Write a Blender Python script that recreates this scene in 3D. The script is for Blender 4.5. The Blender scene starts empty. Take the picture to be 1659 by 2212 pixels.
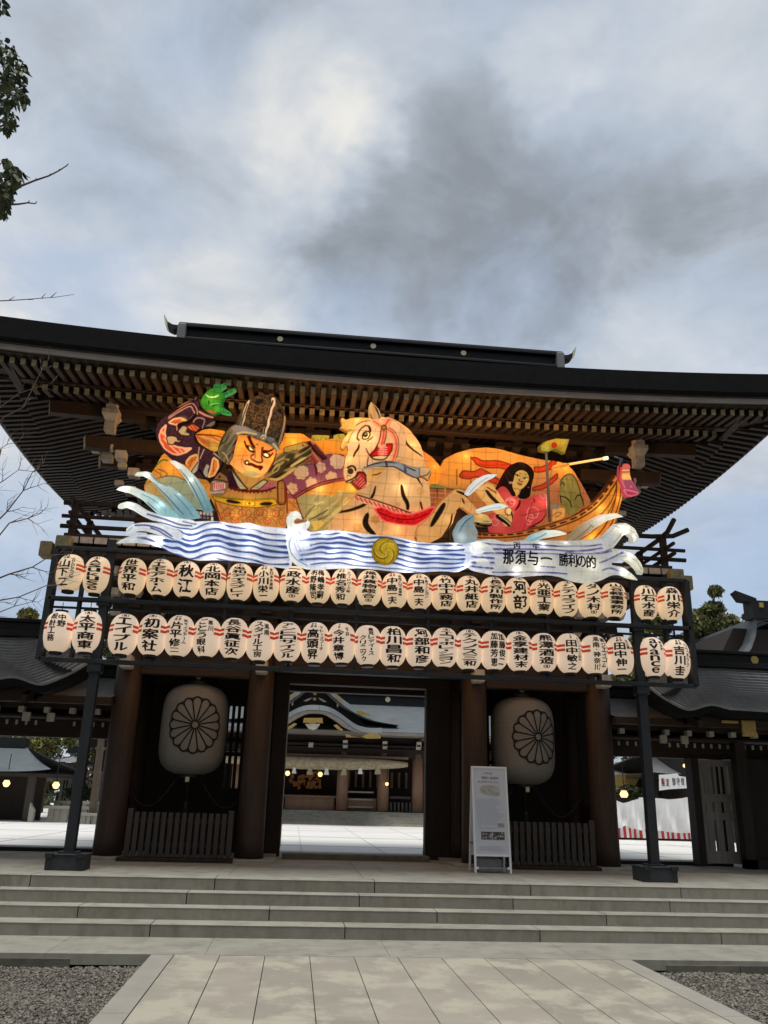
import bpy, bmesh, math, random
import numpy as np
from mathutils import Vector, Matrix
from mathutils.geometry import delaunay_2d_cdt, tessellate_polygon
random.seed(7); RNG = np.random.default_rng(11)
SC = bpy.context.scene
COL = SC.collection
R = math.radians

# ------------------------------------------------------------------ camera
FPX = 1785.48                      # focal length in pixels of a 1659 px wide frame
CAMH = 1.55
CAMR = np.array([[0.99437752, -0.0586959, -0.0881371],
                 [-0.10247109, -0.32348199, -0.94066949],
                 [0.02670267, 0.94441209, -0.32767785]])
cam = bpy.data.cameras.new('camera'); camo = bpy.data.objects.new('camera', cam); COL.objects.link(camo)
cam.sensor_fit = 'HORIZONTAL'; cam.angle_x = 2*math.atan(829.5/FPX)
cam.clip_start = 0.05; cam.clip_end = 2000
M4 = Matrix.Identity(4)
for i in range(3):
    for j in range(3): M4[i][j] = CAMR[i][j]
M4[2][3] = CAMH
camo.matrix_world = M4
SC.camera = camo

def at(x, y, Y):
    "world point on the plane Y for a point of the 1659 px wide picture"
    d = CAMR @ np.array([x-829.5, -(y-1106.0), -FPX]); t = Y/d[1]
    return (d[0]*t, Y, CAMH+d[2]*t)
def atz(x, y, z):
    d = CAMR @ np.array([x-829.5, -(y-1106.0), -FPX]); t = (z-CAMH)/d[2]
    return (d[0]*t, d[1]*t, z)
def direction(x, y):
    d = CAMR @ np.array([x-829.5, -(y-1106.0), -FPX]); return d/np.linalg.norm(d)

# ------------------------------------------------------------------ light
SC.view_settings.view_transform = 'Standard'; SC.view_settings.look = 'None'
SC.view_settings.gamma = 1.0; SC.view_settings.exposure = 0.30
SUN_EL, SUN_AZ = 79.0, 196.0      # high behind the photographer, veiled by cloud
sl = bpy.data.lights.new('sun', 'SUN'); sl.energy = 2.0; sl.angle = R(26); sl.color = (1.0, 0.96, 0.90)
so = bpy.data.objects.new('sun', sl); COL.objects.link(so)
sd = Vector((math.sin(R(SUN_AZ))*math.cos(R(SUN_EL)), math.cos(R(SUN_AZ))*math.cos(R(SUN_EL)), math.sin(R(SUN_EL))))
so.rotation_euler = sd.to_track_quat('Z', 'Y').to_euler()

W = bpy.data.worlds.new('World'); SC.world = W; W.use_nodes = True
nt = W.node_tree; nt.nodes.clear()
def wn(t, **k):
    n = nt.nodes.new(t)
    for a, b in k.items(): setattr(n, a, b)
    return n
L = nt.links.new
out = wn('ShaderNodeOutputWorld'); bg = wn('ShaderNodeBackground'); L(bg.outputs[0], out.inputs[0])
sky = wn('ShaderNodeTexSky', sky_type='NISHITA', sun_disc=False, sun_elevation=R(SUN_EL), sun_rotation=R(SUN_AZ))
sky.air_density = 1.0; sky.dust_density = 0.6; sky.ozone_density = 1.3
tc = wn('ShaderNodeTexCoord')
def vm(op, a, b=None):
    n = wn('ShaderNodeVectorMath', operation=op)
    if hasattr(a, 'is_linked'): L(a, n.inputs[0])
    else: n.inputs[0].default_value = a
    if b is not None:
        if hasattr(b, 'is_linked'): L(b, n.inputs[1])
        else: n.inputs[1].default_value = b
    return n
def mm(op, a, b=None, clamp=False):
    n = wn('ShaderNodeMath', operation=op); n.use_clamp = clamp
    for i, v in enumerate((a, b)):
        if v is None: continue
        if hasattr(v, 'is_linked'): L(v, n.inputs[i])
        else: n.inputs[i].default_value = v
    return n.outputs[0]
DIR = tc.outputs['Generated']
sep = wn('ShaderNodeSeparateXYZ'); L(DIR, sep.inputs[0])
zz = mm('ADD', mm('MAXIMUM', sep.outputs[2], 0.0), 0.30)
cmb = wn('ShaderNodeCombineXYZ'); L(mm('DIVIDE', sep.outputs[0], zz), cmb.inputs[0]); L(mm('DIVIDE', sep.outputs[1], zz), cmb.inputs[1])
def noise(vec, scale, det, rough, dist=0.0):
    n = wn('ShaderNodeTexNoise'); n.inputs['Scale'].default_value = scale; n.inputs['Detail'].default_value = det
    n.inputs['Roughness'].default_value = rough; n.inputs['Distortion'].default_value = dist; L(vec, n.inputs['Vector']); return n
n1 = noise(cmb.outputs[0], 2.0, 8, 0.58, 0.5)
n2 = noise(cmb.outputs[0], 4.6, 8, 0.60, 0.7)
n3 = noise(cmb.outputs[0], 11.0, 6, 0.62, 0.4)
warp = noise(cmb.outputs[0], 2.6, 5, 0.6)
wv = vm('SCALE', vm('SUBTRACT', warp.outputs['Color'], (0.5, 0.5, 0.5)).outputs[0]); wv.inputs['Scale'].default_value = 0.34
WD = vm('NORMALIZE', vm('ADD', DIR, wv.outputs[0]).outputs[0]).outputs[0]
def blob(x, y, rad, soft=0.0):
    d = direction(x, y); dp = vm('DOT_PRODUCT', WD, tuple(d)).outputs['Value']
    mr = wn('ShaderNodeMapRange', interpolation_type='SMOOTHSTEP'); L(dp, mr.inputs[0])
    mr.inputs[1].default_value = math.cos(rad/FPX*1.0); mr.inputs[2].default_value = 1.0
    return mr.outputs[0]
# cloud brightness: a base plus large light and dark masses at their places in the sky
bright = mm('ADD', mm('ADD', mm('MULTIPLY', mm('SUBTRACT', n1.outputs[0], 0.5), 0.55), mm('MULTIPLY', mm('SUBTRACT', n2.outputs[0], 0.5), 0.90)), mm('MULTIPLY', mm('SUBTRACT', n3.outputs[0], 0.5), 0.40))
for (x, y, r, w) in [(690, 240, 190, .32), (520, 340, 220, .16), (470, 640, 240, .34), (80, 600, 330, .30), (1500, 960, 300, .20), (1330, 120, 300, .14), (60, 930, 300, .25), (1160, 160, 130, .16), (820, 200, 110, .14), (1500, 680, 200, .12), (1600, 160, 240, .08),
                     (900, 500, 260, -.25), (1310, 480, 250, -.27), (1090, 540, 260, -.22), (660, 500, 220, -.20), (380, 470, 200, -.08), (560, 90, 240, -.08), (960, 320, 170, -.12), (300, 330, 200, -.10), (1540, 1090, 200, -.12)]:
    bright = mm('ADD', bright, mm('MULTIPLY', blob(x, y, r), w))
cr = wn('ShaderNodeValToRGB'); L(mm('ADD', bright, 0.5, True), cr.inputs[0])
e = cr.color_ramp.elements
e[0].position = 0.0; e[0].color = (0.225, 0.25, 0.285, 1)
e[1].position = 1.0; e[1].color = (0.70, 0.685, 0.65, 1)
for p, c in [(0.22, (0.285, 0.317, 0.362, 1)), (0.5, (0.395, 0.442, 0.505, 1)), (0.76, (0.52, 0.548, 0.58, 1))]:
    q = e.new(p); q.color = c
# blue gaps
gap = mm('MULTIPLY', mm('SUBTRACT', n2.outputs[0], 0.47), 0.7)
for (x, y, r, w) in [(1080, 740, 220, .24), (240, 690, 200, .50), (150, 430, 200, .20), (1600, 750, 240, .22), (1640, 1300, 330, .65), (60, 1230, 240, .5), (760, 690, 200, .25), (1200, 40, 260, .16), (420, 60, 200, .18)]:
    gap = mm('ADD', gap, mm('MULTIPLY', blob(x, y, r), w))
gapc = mm('MULTIPLY', gap, 1.0, True)
skys = vm('SCALE', sky.outputs[0]); skys.inputs['Scale'].default_value = 0.10
# thin high haze keeps the blue pale
bl = wn('ShaderNodeMixRGB', blend_type='MIX'); bl.inputs[0].default_value = 0.62; L(skys.outputs[0], bl.inputs[1]); bl.inputs[2].default_value = (0.41, 0.535, 0.74, 1)
mx = wn('ShaderNodeMixRGB', blend_type='MIX'); L(gapc, mx.inputs[0]); L(cr.outputs[0], mx.inputs[1]); L(bl.outputs[0], mx.inputs[2])
L(mx.outputs[0], bg.inputs[0]); bg.inputs[1].default_value = 1.0

# ------------------------------------------------------------------ helpers
WLOC = {}
def wloc(o): return WLOC.get(o.name, Vector((0, 0, 0))) if o else Vector((0, 0, 0))
def tag(o, label=None, cat=None, group=None, kind=None):
    if label: o['label'] = label
    if cat: o['category'] = cat
    if group: o['group'] = group
    if kind: o['kind'] = kind
    return o
def thing(name, label, cat, loc=(0, 0, 0), group=None):
    o = bpy.data.objects.new(name, None); COL.objects.link(o); o.location = loc; o.empty_display_size = 0.3
    WLOC[o.name] = Vector(loc); return tag(o, label, cat, group)

def srgb(c):
    c = np.asarray(c, float)/255.0
    return np.where(c <= 0.04045, c/12.92, ((c+0.055)/1.055)**2.4)

class MB:
    def __init__(s): s.v = []; s.f = []; s.m = []; s.mi = 0
    def add(s, vs, fs):
        b = len(s.v); s.v += [tuple(map(float, p)) for p in vs]
        for f in fs: s.f.append(tuple(b+i for i in f)); s.m.append(s.mi)
        return s
    def box(s, x0, x1, y0, y1, z0, z1):
        return s.add([(x0,y0,z0),(x1,y0,z0),(x1,y1,z0),(x0,y1,z0),(x0,y0,z1),(x1,y0,z1),(x1,y1,z1),(x0,y1,z1)],
                     [(0,3,2,1),(4,5,6,7),(0,1,5,4),(1,2,6,5),(2,3,7,6),(3,0,4,7)])
    def hexa(s, p):  # 8 points in box order
        return s.add(p, [(0,3,2,1),(4,5,6,7),(0,1,5,4),(1,2,6,5),(2,3,7,6),(3,0,4,7)])
    def beam(s, a, b, w, h, up=(0, 0, 1), cap=None):
        "a square timber from a to b; a and b are the middle of its underside"
        a = Vector(a); b = Vector(b); d = (b-a).normalized(); u = Vector(up); sd = d.cross(u).normalized(); u = sd.cross(d).normalized()
        p = [a-sd*w/2, a+sd*w/2, b+sd*w/2, b-sd*w/2]
        q = [x+u*h for x in p]
        bq = len(s.v); s.v += [tuple(x) for x in p+q]
        fs = [(0,3,2,1),(4,5,6,7),(0,1,5,4),(1,2,6,5),(2,3,7,6),(3,0,4,7)]
        for i, f in enumerate(fs):
            s.f.append(tuple(bq+k for k in f)); s.m.append(cap if (cap is not None and i == 2) else s.mi)
        return s
    def tube(s, pts, r, n=8, r1=None, cap=True):
        pts = [Vector(p) for p in pts]; N = len(pts); rings = []
        rr = r if isinstance(r, (list, tuple)) else [r + ((r1 if r1 is not None else r)-r)*i/max(1, N-1) for i in range(N)]
        base = len(s.v); prev = None
        for i, p in enumerate(pts):
            t = (pts[min(i+1, N-1)]-pts[max(i-1, 0)]).normalized()
            if prev is None: u = t.orthogonal().normalized()
            else:
                u = prev - t*prev.dot(t); u = u.normalized() if u.length > 1e-6 else t.orthogonal().normalized()
            prev = u; w = t.cross(u)
            for k in range(n):
                a = 2*math.pi*k/n; s.v.append(tuple(p+(u*math.cos(a)+w*math.sin(a))*rr[i]))
        for i in range(N-1):
            for k in range(n):
                s.f.append((base+i*n+k, base+i*n+(k+1) % n, base+(i+1)*n+(k+1) % n, base+(i+1)*n+k)); s.m.append(s.mi)
        if cap:
            s.f.append(tuple(base+k for k in range(n))[::-1]); s.m.append(s.mi)
            s.f.append(tuple(base+(N-1)*n+k for k in range(n))); s.m.append(s.mi)
        return s
    def lathe(s, prof, n=24, c=(0, 0, 0), cap=True, fm=None):
        b = len(s.v); N = len(prof)
        for (r, z) in prof:
            for k in range(n):
                a = 2*math.pi*k/n; s.v.append((c[0]+r*math.sin(a), c[1]-r*math.cos(a), c[2]+z))
        for i in range(N-1):
            for k in range(n):
                s.f.append((b+i*n+k, b+i*n+(k+1) % n, b+(i+1)*n+(k+1) % n, b+(i+1)*n+k)); s.m.append(fm(i, k) if fm else s.mi)
        if cap:
            s.f.append(tuple(b+k for k in range(n))[::-1]); s.m.append(s.mi)
            s.f.append(tuple(b+(N-1)*n+k for k in range(n))); s.m.append(s.mi)
        return s
    def prism(s, poly, axis, a, b):
        "2-D outline pushed from a to b along axis (x: poly is (y,z); y: (x,z); z: (x,y))"
        n = len(poly)
        def P(u, w, t): return {'x': (t, u, w), 'y': (u, t, w), 'z': (u, w, t)}[axis]
        base = len(s.v); s.v += [P(u, w, a) for u, w in poly]+[P(u, w, b) for u, w in poly]
        tri = tessellate_polygon([[Vector((u, w, 0)) for u, w in poly]])
        for t in tri:
            s.f.append(tuple(base+i for i in t)); s.m.append(s.mi); s.f.append(tuple(base+n+i for i in t[::-1])); s.m.append(s.mi)
        for i in range(n):
            j = (i+1) % n; s.f.append((base+i, base+j, base+n+j, base+n+i)); s.m.append(s.mi)
        return s
    def grid(s, fn, us, vs):
        b = len(s.v); nv = len(vs)
        for u in us:
            for v in vs: s.v.append(tuple(map(float, fn(u, v))))
        for i in range(len(us)-1):
            for j in range(nv-1):
                s.f.append((b+i*nv+j, b+(i+1)*nv+j, b+(i+1)*nv+j+1, b+i*nv+j+1)); s.m.append(s.mi)
        return s
    def build(s, name, mats, parent=None, loc=None, smooth=False, bevel=0, autos=None):
        me = bpy.data.meshes.new(name); base = wloc(parent)
        own = Vector(loc) if loc is not None else Vector((0, 0, 0))
        off = base+own if parent else own
        me.from_pydata([(x-off.x, y-off.y, z-off.z) for x, y, z in s.v], [], s.f)
        mats = mats if isinstance(mats, (list, tuple)) else [mats]
        for m in mats: me.materials.append(m)
        if len(mats) > 1: me.polygons.foreach_set('material_index', s.m)
        if smooth: me.polygons.foreach_set('use_smooth', [True]*len(me.polygons))
        me.update()
        o = bpy.data.objects.new(name, me); COL.objects.link(o)
        if parent: o.parent = parent
        o.location = own
        WLOC[o.name] = off
        if bevel:
            md = o.modifiers.new('bevel', 'BEVEL'); md.width = bevel; md.segments = 2; md.limit_method = 'ANGLE'; md.angle_limit = R(40)
        return o

# ------------------------------------------------------------------ materials
def mat(name, base, rough=0.6, metal=0.0, var=0.0, vscale=6.0, stretch=(1, 1, 1), bump=0.0, bscale=60.0, bstretch=None, island=0.0, emis=0.0, emc=None, spec=0.4, stain=None):
    m = bpy.data.materials.new(name); m.use_nodes = True; t = m.node_tree; P = t.nodes['Principled BSDF']; k = t.links.new
    P.inputs['Roughness'].default_value = rough; P.inputs['Metallic'].default_value = metal
    P.inputs['Specular IOR Level'].default_value = spec
    base = tuple(base)+(1,) if len(base) == 3 else base
    P.inputs['Base Color'].default_value = base
    def N(ty, **kw):
        n = t.nodes.new(ty)
        for a, b in kw.items(): setattr(n, a, b)
        return n
    cur = None
    geo = N('ShaderNodeNewGeometry')
    if var or bump or stain:
        mp = N('ShaderNodeMapping'); k(geo.outputs['Position'], mp.inputs['Vector']); mp.inputs['Scale'].default_value = stretch
    if var:
        nz = N('ShaderNodeTexNoise'); nz.inputs['Scale'].default_value = vscale; nz.inputs['Detail'].default_value = 6; nz.inputs['Roughness'].default_value = 0.6
        k(mp.outputs[0], nz.inputs['Vector'])
        mr = N('ShaderNodeMapRange'); k(nz.outputs[0], mr.inputs[0]); mr.inputs[1].default_value = 0.25; mr.inputs[2].default_value = 0.75
        mr.inputs[3].default_value = 1-var; mr.inputs[4].default_value = 1+var
        mul = N('ShaderNodeVectorMath', operation='SCALE'); mul.inputs[0].default_value = base[:3]; k(mr.outputs[0], mul.inputs['Scale']); cur = mul.outputs[0]
    if island:
        mr2 = N('ShaderNodeMapRange'); k(geo.outputs['Random Per Island'], mr2.inputs[0]); mr2.inputs[3].default_value = 1-island; mr2.inputs[4].default_value = 1+island
        mul2 = N('ShaderNodeVectorMath', operation='SCALE'); k(mr2.outputs[0], mul2.inputs['Scale'])
        if cur: k(cur, mul2.inputs[0])
        else: mul2.inputs[0].default_value = base[:3]
        cur = mul2.outputs[0]
    if stain:   # (colour, scale, stretch, amount)
        mp3 = N('ShaderNodeMapping'); k(geo.outputs['Position'], mp3.inputs['Vector']); mp3.inputs['Scale'].default_value = stain[2]
        n3 = N('ShaderNodeTexNoise'); n3.inputs['Scale'].default_value = stain[1]; n3.inputs['Detail'].default_value = 5; n3.inputs['Roughness'].default_value = 0.65; k(mp3.outputs[0], n3.inputs['Vector'])
        r3 = N('ShaderNodeMapRange'); k(n3.outputs[0], r3.inputs[0]); r3.inputs[1].default_value = 0.48; r3.inputs[2].default_value = stain[4] if len(stain) > 4 else 0.72; r3.inputs[4].default_value = stain[3]
        mx3 = N('ShaderNodeMixRGB'); k(r3.outputs[0], mx3.inputs[0]); mx3.inputs[2].default_value = tuple(stain[0])+(1,)
        if cur: k(cur, mx3.inputs[1])
        else: mx3.inputs[1].default_value = base
        cur = mx3.outputs[0]
    if cur: k(cur, P.inputs['Base Color'])
    if bump:
        mp2 = N('ShaderNodeMapping'); k(geo.outputs['Position'], mp2.inputs['Vector']); mp2.inputs['Scale'].default_value = bstretch or stretch
        nb = N('ShaderNodeTexNoise'); nb.inputs['Scale'].default_value = bscale; nb.inputs['Detail'].default_value = 4; k(mp2.outputs[0], nb.inputs['Vector'])
        bp = N('ShaderNodeBump'); bp.inputs['Strength'].default_value = bump; bp.inputs['Distance'].default_value = 0.02; k(nb.outputs[0], bp.inputs['Height']); k(bp.outputs[0], P.inputs['Normal'])
    if emis:
        P.inputs['Emission Color'].default_value = tuple(emc or base[:3])+(1,) if len(emc or base[:3]) == 3 else emc
        P.inputs['Emission Strength'].default_value = emis
    return m
M = {}
M['wood'] = mat('dark_timber', (0.024, 0.015, 0.010), 0.65, var=0.45, vscale=3, stretch=(6, 6, 0.6), bump=0.25, bscale=40)
M['col'] = mat('column_timber', (0.050, 0.029, 0.019), 0.6, var=0.45, vscale=3, stretch=(7, 7, 0.5), bump=0.2, bscale=40, stain=((0.035, 0.028, 0.024), 1.2, (1, 1, 1.2), 0.7))
M['woodx'] = mat('dark_beam_timber', (0.040, 0.023, 0.015), 0.65, var=0.45, vscale=3, stretch=(0.6, 6, 6), bump=0.25, bscale=40)
M['plank'] = mat('plank_wall', (0.022, 0.015, 0.011), 0.7, var=0.4, vscale=3, stretch=(8, 8, 0.5), bump=0.2)
M['rafter'] = mat('rafter_timber', (0.034, 0.019, 0.011), 0.7, var=0.35, vscale=8, island=0.3)
M['cap'] = mat('weathered_metal_cap', (0.36, 0.29, 0.15), 0.55, 0.0, var=0.45, vscale=14, island=0.4, stain=((0.13, 0.17, 0.11), 9, (1, 1, 1), 0.7))
M['pale'] = mat('whitened_timber_end', (0.52, 0.48, 0.42), 0.8, var=0.3, vscale=10)
M['copper'] = mat('dark_copper_roof', (0.016, 0.0165, 0.018), 0.6, 0.0, spec=.2, var=0.3, vscale=3)
M['bark'] = mat('dark_eave_edge', (0.009, 0.009, 0.0095), 0.9, spec=.1, var=0.3, vscale=10, bump=0.3, bscale=70, bstretch=(1, 1, 6))
M['band'] = mat('grey_eave_board', (0.22, 0.19, 0.165), 0.7, var=0.25, vscale=5, stretch=(.5, 2, 2))
M['gold'] = mat('gilt_metal', (0.62, 0.43, 0.14), 0.38, 0.7, var=0.3, vscale=20)
M['goldp'] = mat('pale_gilt_disc', (0.75, 0.66, 0.42), 0.45, 0.3)
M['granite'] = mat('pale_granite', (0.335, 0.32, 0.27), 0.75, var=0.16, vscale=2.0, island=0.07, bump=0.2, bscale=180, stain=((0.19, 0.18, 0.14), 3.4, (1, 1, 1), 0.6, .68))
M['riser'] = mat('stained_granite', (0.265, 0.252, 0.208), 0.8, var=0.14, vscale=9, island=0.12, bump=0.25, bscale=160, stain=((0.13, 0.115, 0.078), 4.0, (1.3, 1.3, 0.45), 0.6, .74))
M['slab'] = mat('walk_slab', (0.34, 0.31, 0.255), 0.7, var=0.12, vscale=1.6, island=0.08, bump=0.1, bscale=240, stain=((0.46, 0.43, 0.34), 1.7, (1, .8, 1), 0.9, .58))
M['slabedge'] = mat('walk_border_slab', (0.345, 0.325, 0.28), 0.7, var=0.12, vscale=3, bump=0.1, bscale=240)
M['kerb'] = mat('dark_kerb_stone', (0.13, 0.125, 0.10), 0.85, var=0.35, vscale=6, bump=0.3, bscale=80, island=.15)
M['gravel'] = mat('gravel_bed', (0.15, 0.135, 0.11), 0.95, var=0.5, vscale=60, bump=0.8, bscale=90)
M['stone'] = mat('gravel_stone', (0.205, 0.185, 0.155), 0.9, island=0.5)
M['court'] = mat('courtyard_paving', (0.80, 0.775, 0.73), 0.8, var=0.1, vscale=1.2, stretch=(.3, 1, 1), stain=((0.70, 0.70, 0.70), 0.8, (.25, 1, 1), 0.5))
M['roofg'] = mat('grey_copper_roof', (0.20, 0.205, 0.205), 0.6, 0.0, var=0.25, vscale=4, stretch=(3, .6, 1))
M['roofb'] = mat('blue_grey_copper_roof', (0.105, 0.122, 0.128), 0.6, 0.0, var=0.2, vscale=2)
M['iron'] = mat('painted_steel', (0.026, 0.028, 0.031), 0.5, 0.2, var=0.25, vscale=8)
M['concrete'] = mat('dark_block', (0.034, 0.036, 0.040), 0.7, var=0.3, vscale=12, bump=0.2)
M['white'] = mat('white_enamel', (0.80, 0.80, 0.80), 0.35)
M['black'] = mat('black_lacquer', (0.012, 0.011, 0.011), 0.4)
M['ink'] = mat('black_ink', (0.012, 0.010, 0.009), 0.8)
M['picket'] = mat('grey_picket_timber', (0.062, 0.054, 0.047), 0.8, var=0.3, vscale=4, stretch=(6, 6, .7), island=0.2)
M['hallwood'] = mat('hall_timber', (0.26, 0.155, 0.10), 0.65, var=0.25, vscale=3, stretch=(5, 5, .6))
M['bulb'] = mat('lit_lamp_glass', (1, .8, .45), 0.4, emis=1.6, emc=(1.0, 0.62, 0.24))
M['door'] = mat('pale_door_timber', (0.30, 0.275, 0.25), 0.8, var=0.25, vscale=4, stretch=(6, 6, .6), bump=.2)
M['red'] = mat('red_cloth', (0.55, 0.05, 0.06), 0.8)
M['cloth'] = mat('white_cloth', (0.80, 0.80, 0.80), 0.85, var=0.08, vscale=3)
# ================================================================== ground
X0 = 1.2; PZ = 0.533
b = MB(); b.add([(-400, -40, -0.14), (400, -40, -0.14), (400, 700, -0.14), (-400, 700, -0.14)], [(0, 1, 2, 3)])
tag(b.build('ground', M['gravel']), kind='structure')
# walkway of long slabs between two border strips
WXL, WXR = -1.34, 3.67
b = MB(); xs = [-1.11+0.4555*i for i in range(11)]
for i in range(10):
    y = 9.552; k = 0
    while y > -8:
        ln = random.choice((3.4, 4.2, 5.0)) if k else random.choice((2.6, 3.4, 4.4))
        b.box(xs[i]+.004, xs[i+1]-.004, max(y-ln, -8)+.003, y-.003, -0.16, random.uniform(-.001, .001)); y -= ln; k += 1
tag(b.build('walkway', M['slab']), kind='structure')
b = MB()
for x0, x1 in ((WXL, -1.118), (xs[-1]+.006, WXR)):
    y = 9.552
    while y > -8:
        b.box(x0, x1, max(y-2.4, -8)+.003, y-.003, -0.16, 0.0); y -= 2.4
tag(b.build('walkway_border', M['slabedge']), kind='structure')
# strip at the foot of the stair
b = MB(); x = -26.0
while x < 28:
    ln = random.uniform(1.5, 2.4); b.box(x+.002, x+ln-.002, 9.56, 10.75, -0.1, 0.0); x += ln
tag(b.build('stair_apron', M['granite']), kind='structure')
b = MB(); x = -26.0
while x < 28:
    ln = random.uniform(.8, 1.3)
    if not (x+ln > WXL and x < WXR): b.box(x+.004, x+ln-.004, 9.535, 9.7, -0.2, -0.045)
    x += ln
tag(b.build('kerb', M['kerb']), kind='structure')
# steps: risers and treads of granite blocks with open joints
RY = [10.63, 11.01, 11.34, 11.65]; RZ = [0.132, 0.262, 0.395, 0.533]
off = [-.35, .75, -.1, .42]
st = thing('stone_stair', 'four wide grey granite steps leading up to the gate', 'stairs', (X0, 10.63, 0))
for i in range(4):
    b = MB(); b.mi = 0
    x = -26.0+off[i]; z0 = RZ[i-1] if i else 0.0
    yb = RY[i+1]+.05 if i < 3 else 12.1
    while x < 28:
        ln = 2.02+random.uniform(-.25, .3)
        b.mi = 0; b.box(x+.007, x+ln-.007, RY[i], yb, z0-.05, RZ[i]-.006)
        b.mi = 1; b.box(x+.005, x+ln-.005, RY[i]-.004, yb, RZ[i]-.0055, RZ[i])
        x += ln
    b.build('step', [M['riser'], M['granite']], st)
b = MB(); x = -26.0
while x < 28:
    y = 12.102
    for q in (1.3, 1.4, 1.4, 1.4):
        b.box(x+.002, x+1.796, y+.002, y+q-.002, 0.3, PZ-.001); y += q
    x += 1.8
tag(b.build('platform_paving', M['granite']), kind='structure')
# courtyard
b = MB(); y = 17.62
while y < 95:
    d = 1.2+(y-17)*.08
    b.box(-60, 60, y+.001, y+d-.001, 0.2, 0.50+random.uniform(-.002, .002)); y += d
tag(b.build('courtyard_paving', M['court']), kind='structure')
b = MB()
for xx in (-9, -6, -3.2, -1.4, .2, 1.9, 3.6, 5.4, 8.2, 11): b.box(xx, xx+.03, 17.7, 33, .40, .506)
for yy in (20.2, 24.5, 29.0): b.box(-30, 30, yy, yy+.05, .40, .505)
M['joint'] = mat('paving_joint', (.60, .58, .54), .85)
tag(b.build('courtyard_paving_joints', M['joint']), kind='structure')
# loose gravel either side of the walkway, as far as the picture shows it close up
def gravel(xa, xb, ya, yb, n):
    base = np.array([(1,1,1),(1,-1,-1),(-1,1,-1),(-1,-1,1)])/1.7
    b = MB(); V = []; F = []
    px = RNG.uniform(xa, xb, n); py = RNG.uniform(ya, yb, n); s = RNG.uniform(.008, .021, n)
    oc = np.array([(1,0,0),(-1,0,0),(0,1,0),(0,-1,0),(0,0,1),(0,0,-1)], float)
    of = [(0,2,4),(2,1,4),(1,3,4),(3,0,4),(2,0,5),(1,2,5),(3,1,5),(0,3,5)]
    hum = .02*np.sin(px*3.1)+.02*np.cos(py*4.3+px)
    for i in range(n):
        a = RNG.normal(size=(3, 3)); q, _ = np.linalg.qr(a)
        p = (oc*RNG.uniform(.6, 1.35, (6, 1))) @ q * s[i]; p[:, 2] *= .7
        b0 = len(V); V.extend((p+(px[i], py[i], -.125+hum[i]*.5+s[i]*.3)).tolist()); F.extend([(b0+x, b0+y, b0+z) for x, y, z in of])
    b.v = [tuple(v) for v in V]; b.f = F; b.m = [0]*len(F); return b
g = gravel(-4.6, WXL-.01, 6.6, 9.53, 15000); g2 = gravel(WXR+.01, 6.6, 6.6, 9.53, 13000)
k0 = len(g.v); g.v += g2.v; g.f += [tuple(k0+i for i in f) for f in g2.f]; g.m += g2.m
tag(g.build('gravel', M['stone']), kind='stuff')
b = MB(); b.box(5.0, 7.2, 8.62, 8.74, -0.2, -0.075)
tag(b.build('gravel_edging', M['granite']), kind='structure')

# ================================================================== main gate
G = thing('shrine_gate', 'two-storey dark timber shrine gate with deep black copper roof and balcony', 'gate', (X0, 16.1, PZ))
CX = [X0-4.13, X0-1.875, X0+1.875, X0+4.13]
YF, YM, YB = 14.7, 16.1, 17.5
for yy in (YF, YM, YB):
    for cx in CX:
        b = MB(); b.lathe([(.235, PZ+.05), (.23, PZ+.3), (.222, 2.2), (.215, 4.5)], 28, (cx, yy, 0)); b.build('column', M['col'], G, smooth=True)
        b = MB(); b.box(cx-.42, cx+.42, yy-.42, yy+.42, PZ-.05, PZ+.045); b.build('plinth', M['granite'], G, bevel=.012)
# beams between the column tops
def bx(name, m, x0, x1, y0, y1, z0, z1, bev=.012, parent=None):
    return MB().box(x0, x1, y0, y1, z0, z1).build(name, m, parent or G, bevel=bev)
for yy in (YF, YM, YB):
    bx('head_beam', M['woodx'], CX[0]-.55, CX[3]+.55, yy-.12, yy+.12, 4.05, 4.42)
    for a, c in ((0, 1), (2, 3)): bx('tie_beam', M['woodx'], CX[a]+.2, CX[c]-.2, yy-.11, yy+.11, 3.46, 3.84)
    bx('tie_beam', M['woodx'], CX[1]+.2, CX[2]-.2, yy-.11, yy+.11, 3.60, 3.92)
for cx in CX:
    bx('cross_beam', M['wood'], cx-.1, cx+.1, YF+.2, YB-.2, 3.5, 3.85)
    # white beam noses through the front columns
    for z, h in ((3.50, .22),):
        bx('beam_nose', M['pale'], cx-.10, cx+.10, YF-.50, YF-.20, z, z+h, .03)
for a, c in ((0, 1), (1, 2), (2, 3)):
    bx('wall_panel', M['plank'], CX[a], CX[c], YF-.03, YF+.03, 3.84, 4.06, 0)
bx('frieze_wall', M['plank'], CX[0]-.1, CX[3]+.1, YF+.22, YF+.28, 4.0, 5.56, 0)
bx('frieze_wall', M['plank'], CX[0]-.1, CX[3]+.1, YB-.28, YB-.22, 4.0, 5.56, 0)
for xx in (CX[0], CX[3]): bx('frieze_wall', M['plank'], xx-.03, xx+.03, YF+.3, YB-.3, 3.86, 5.56, 0)
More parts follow.
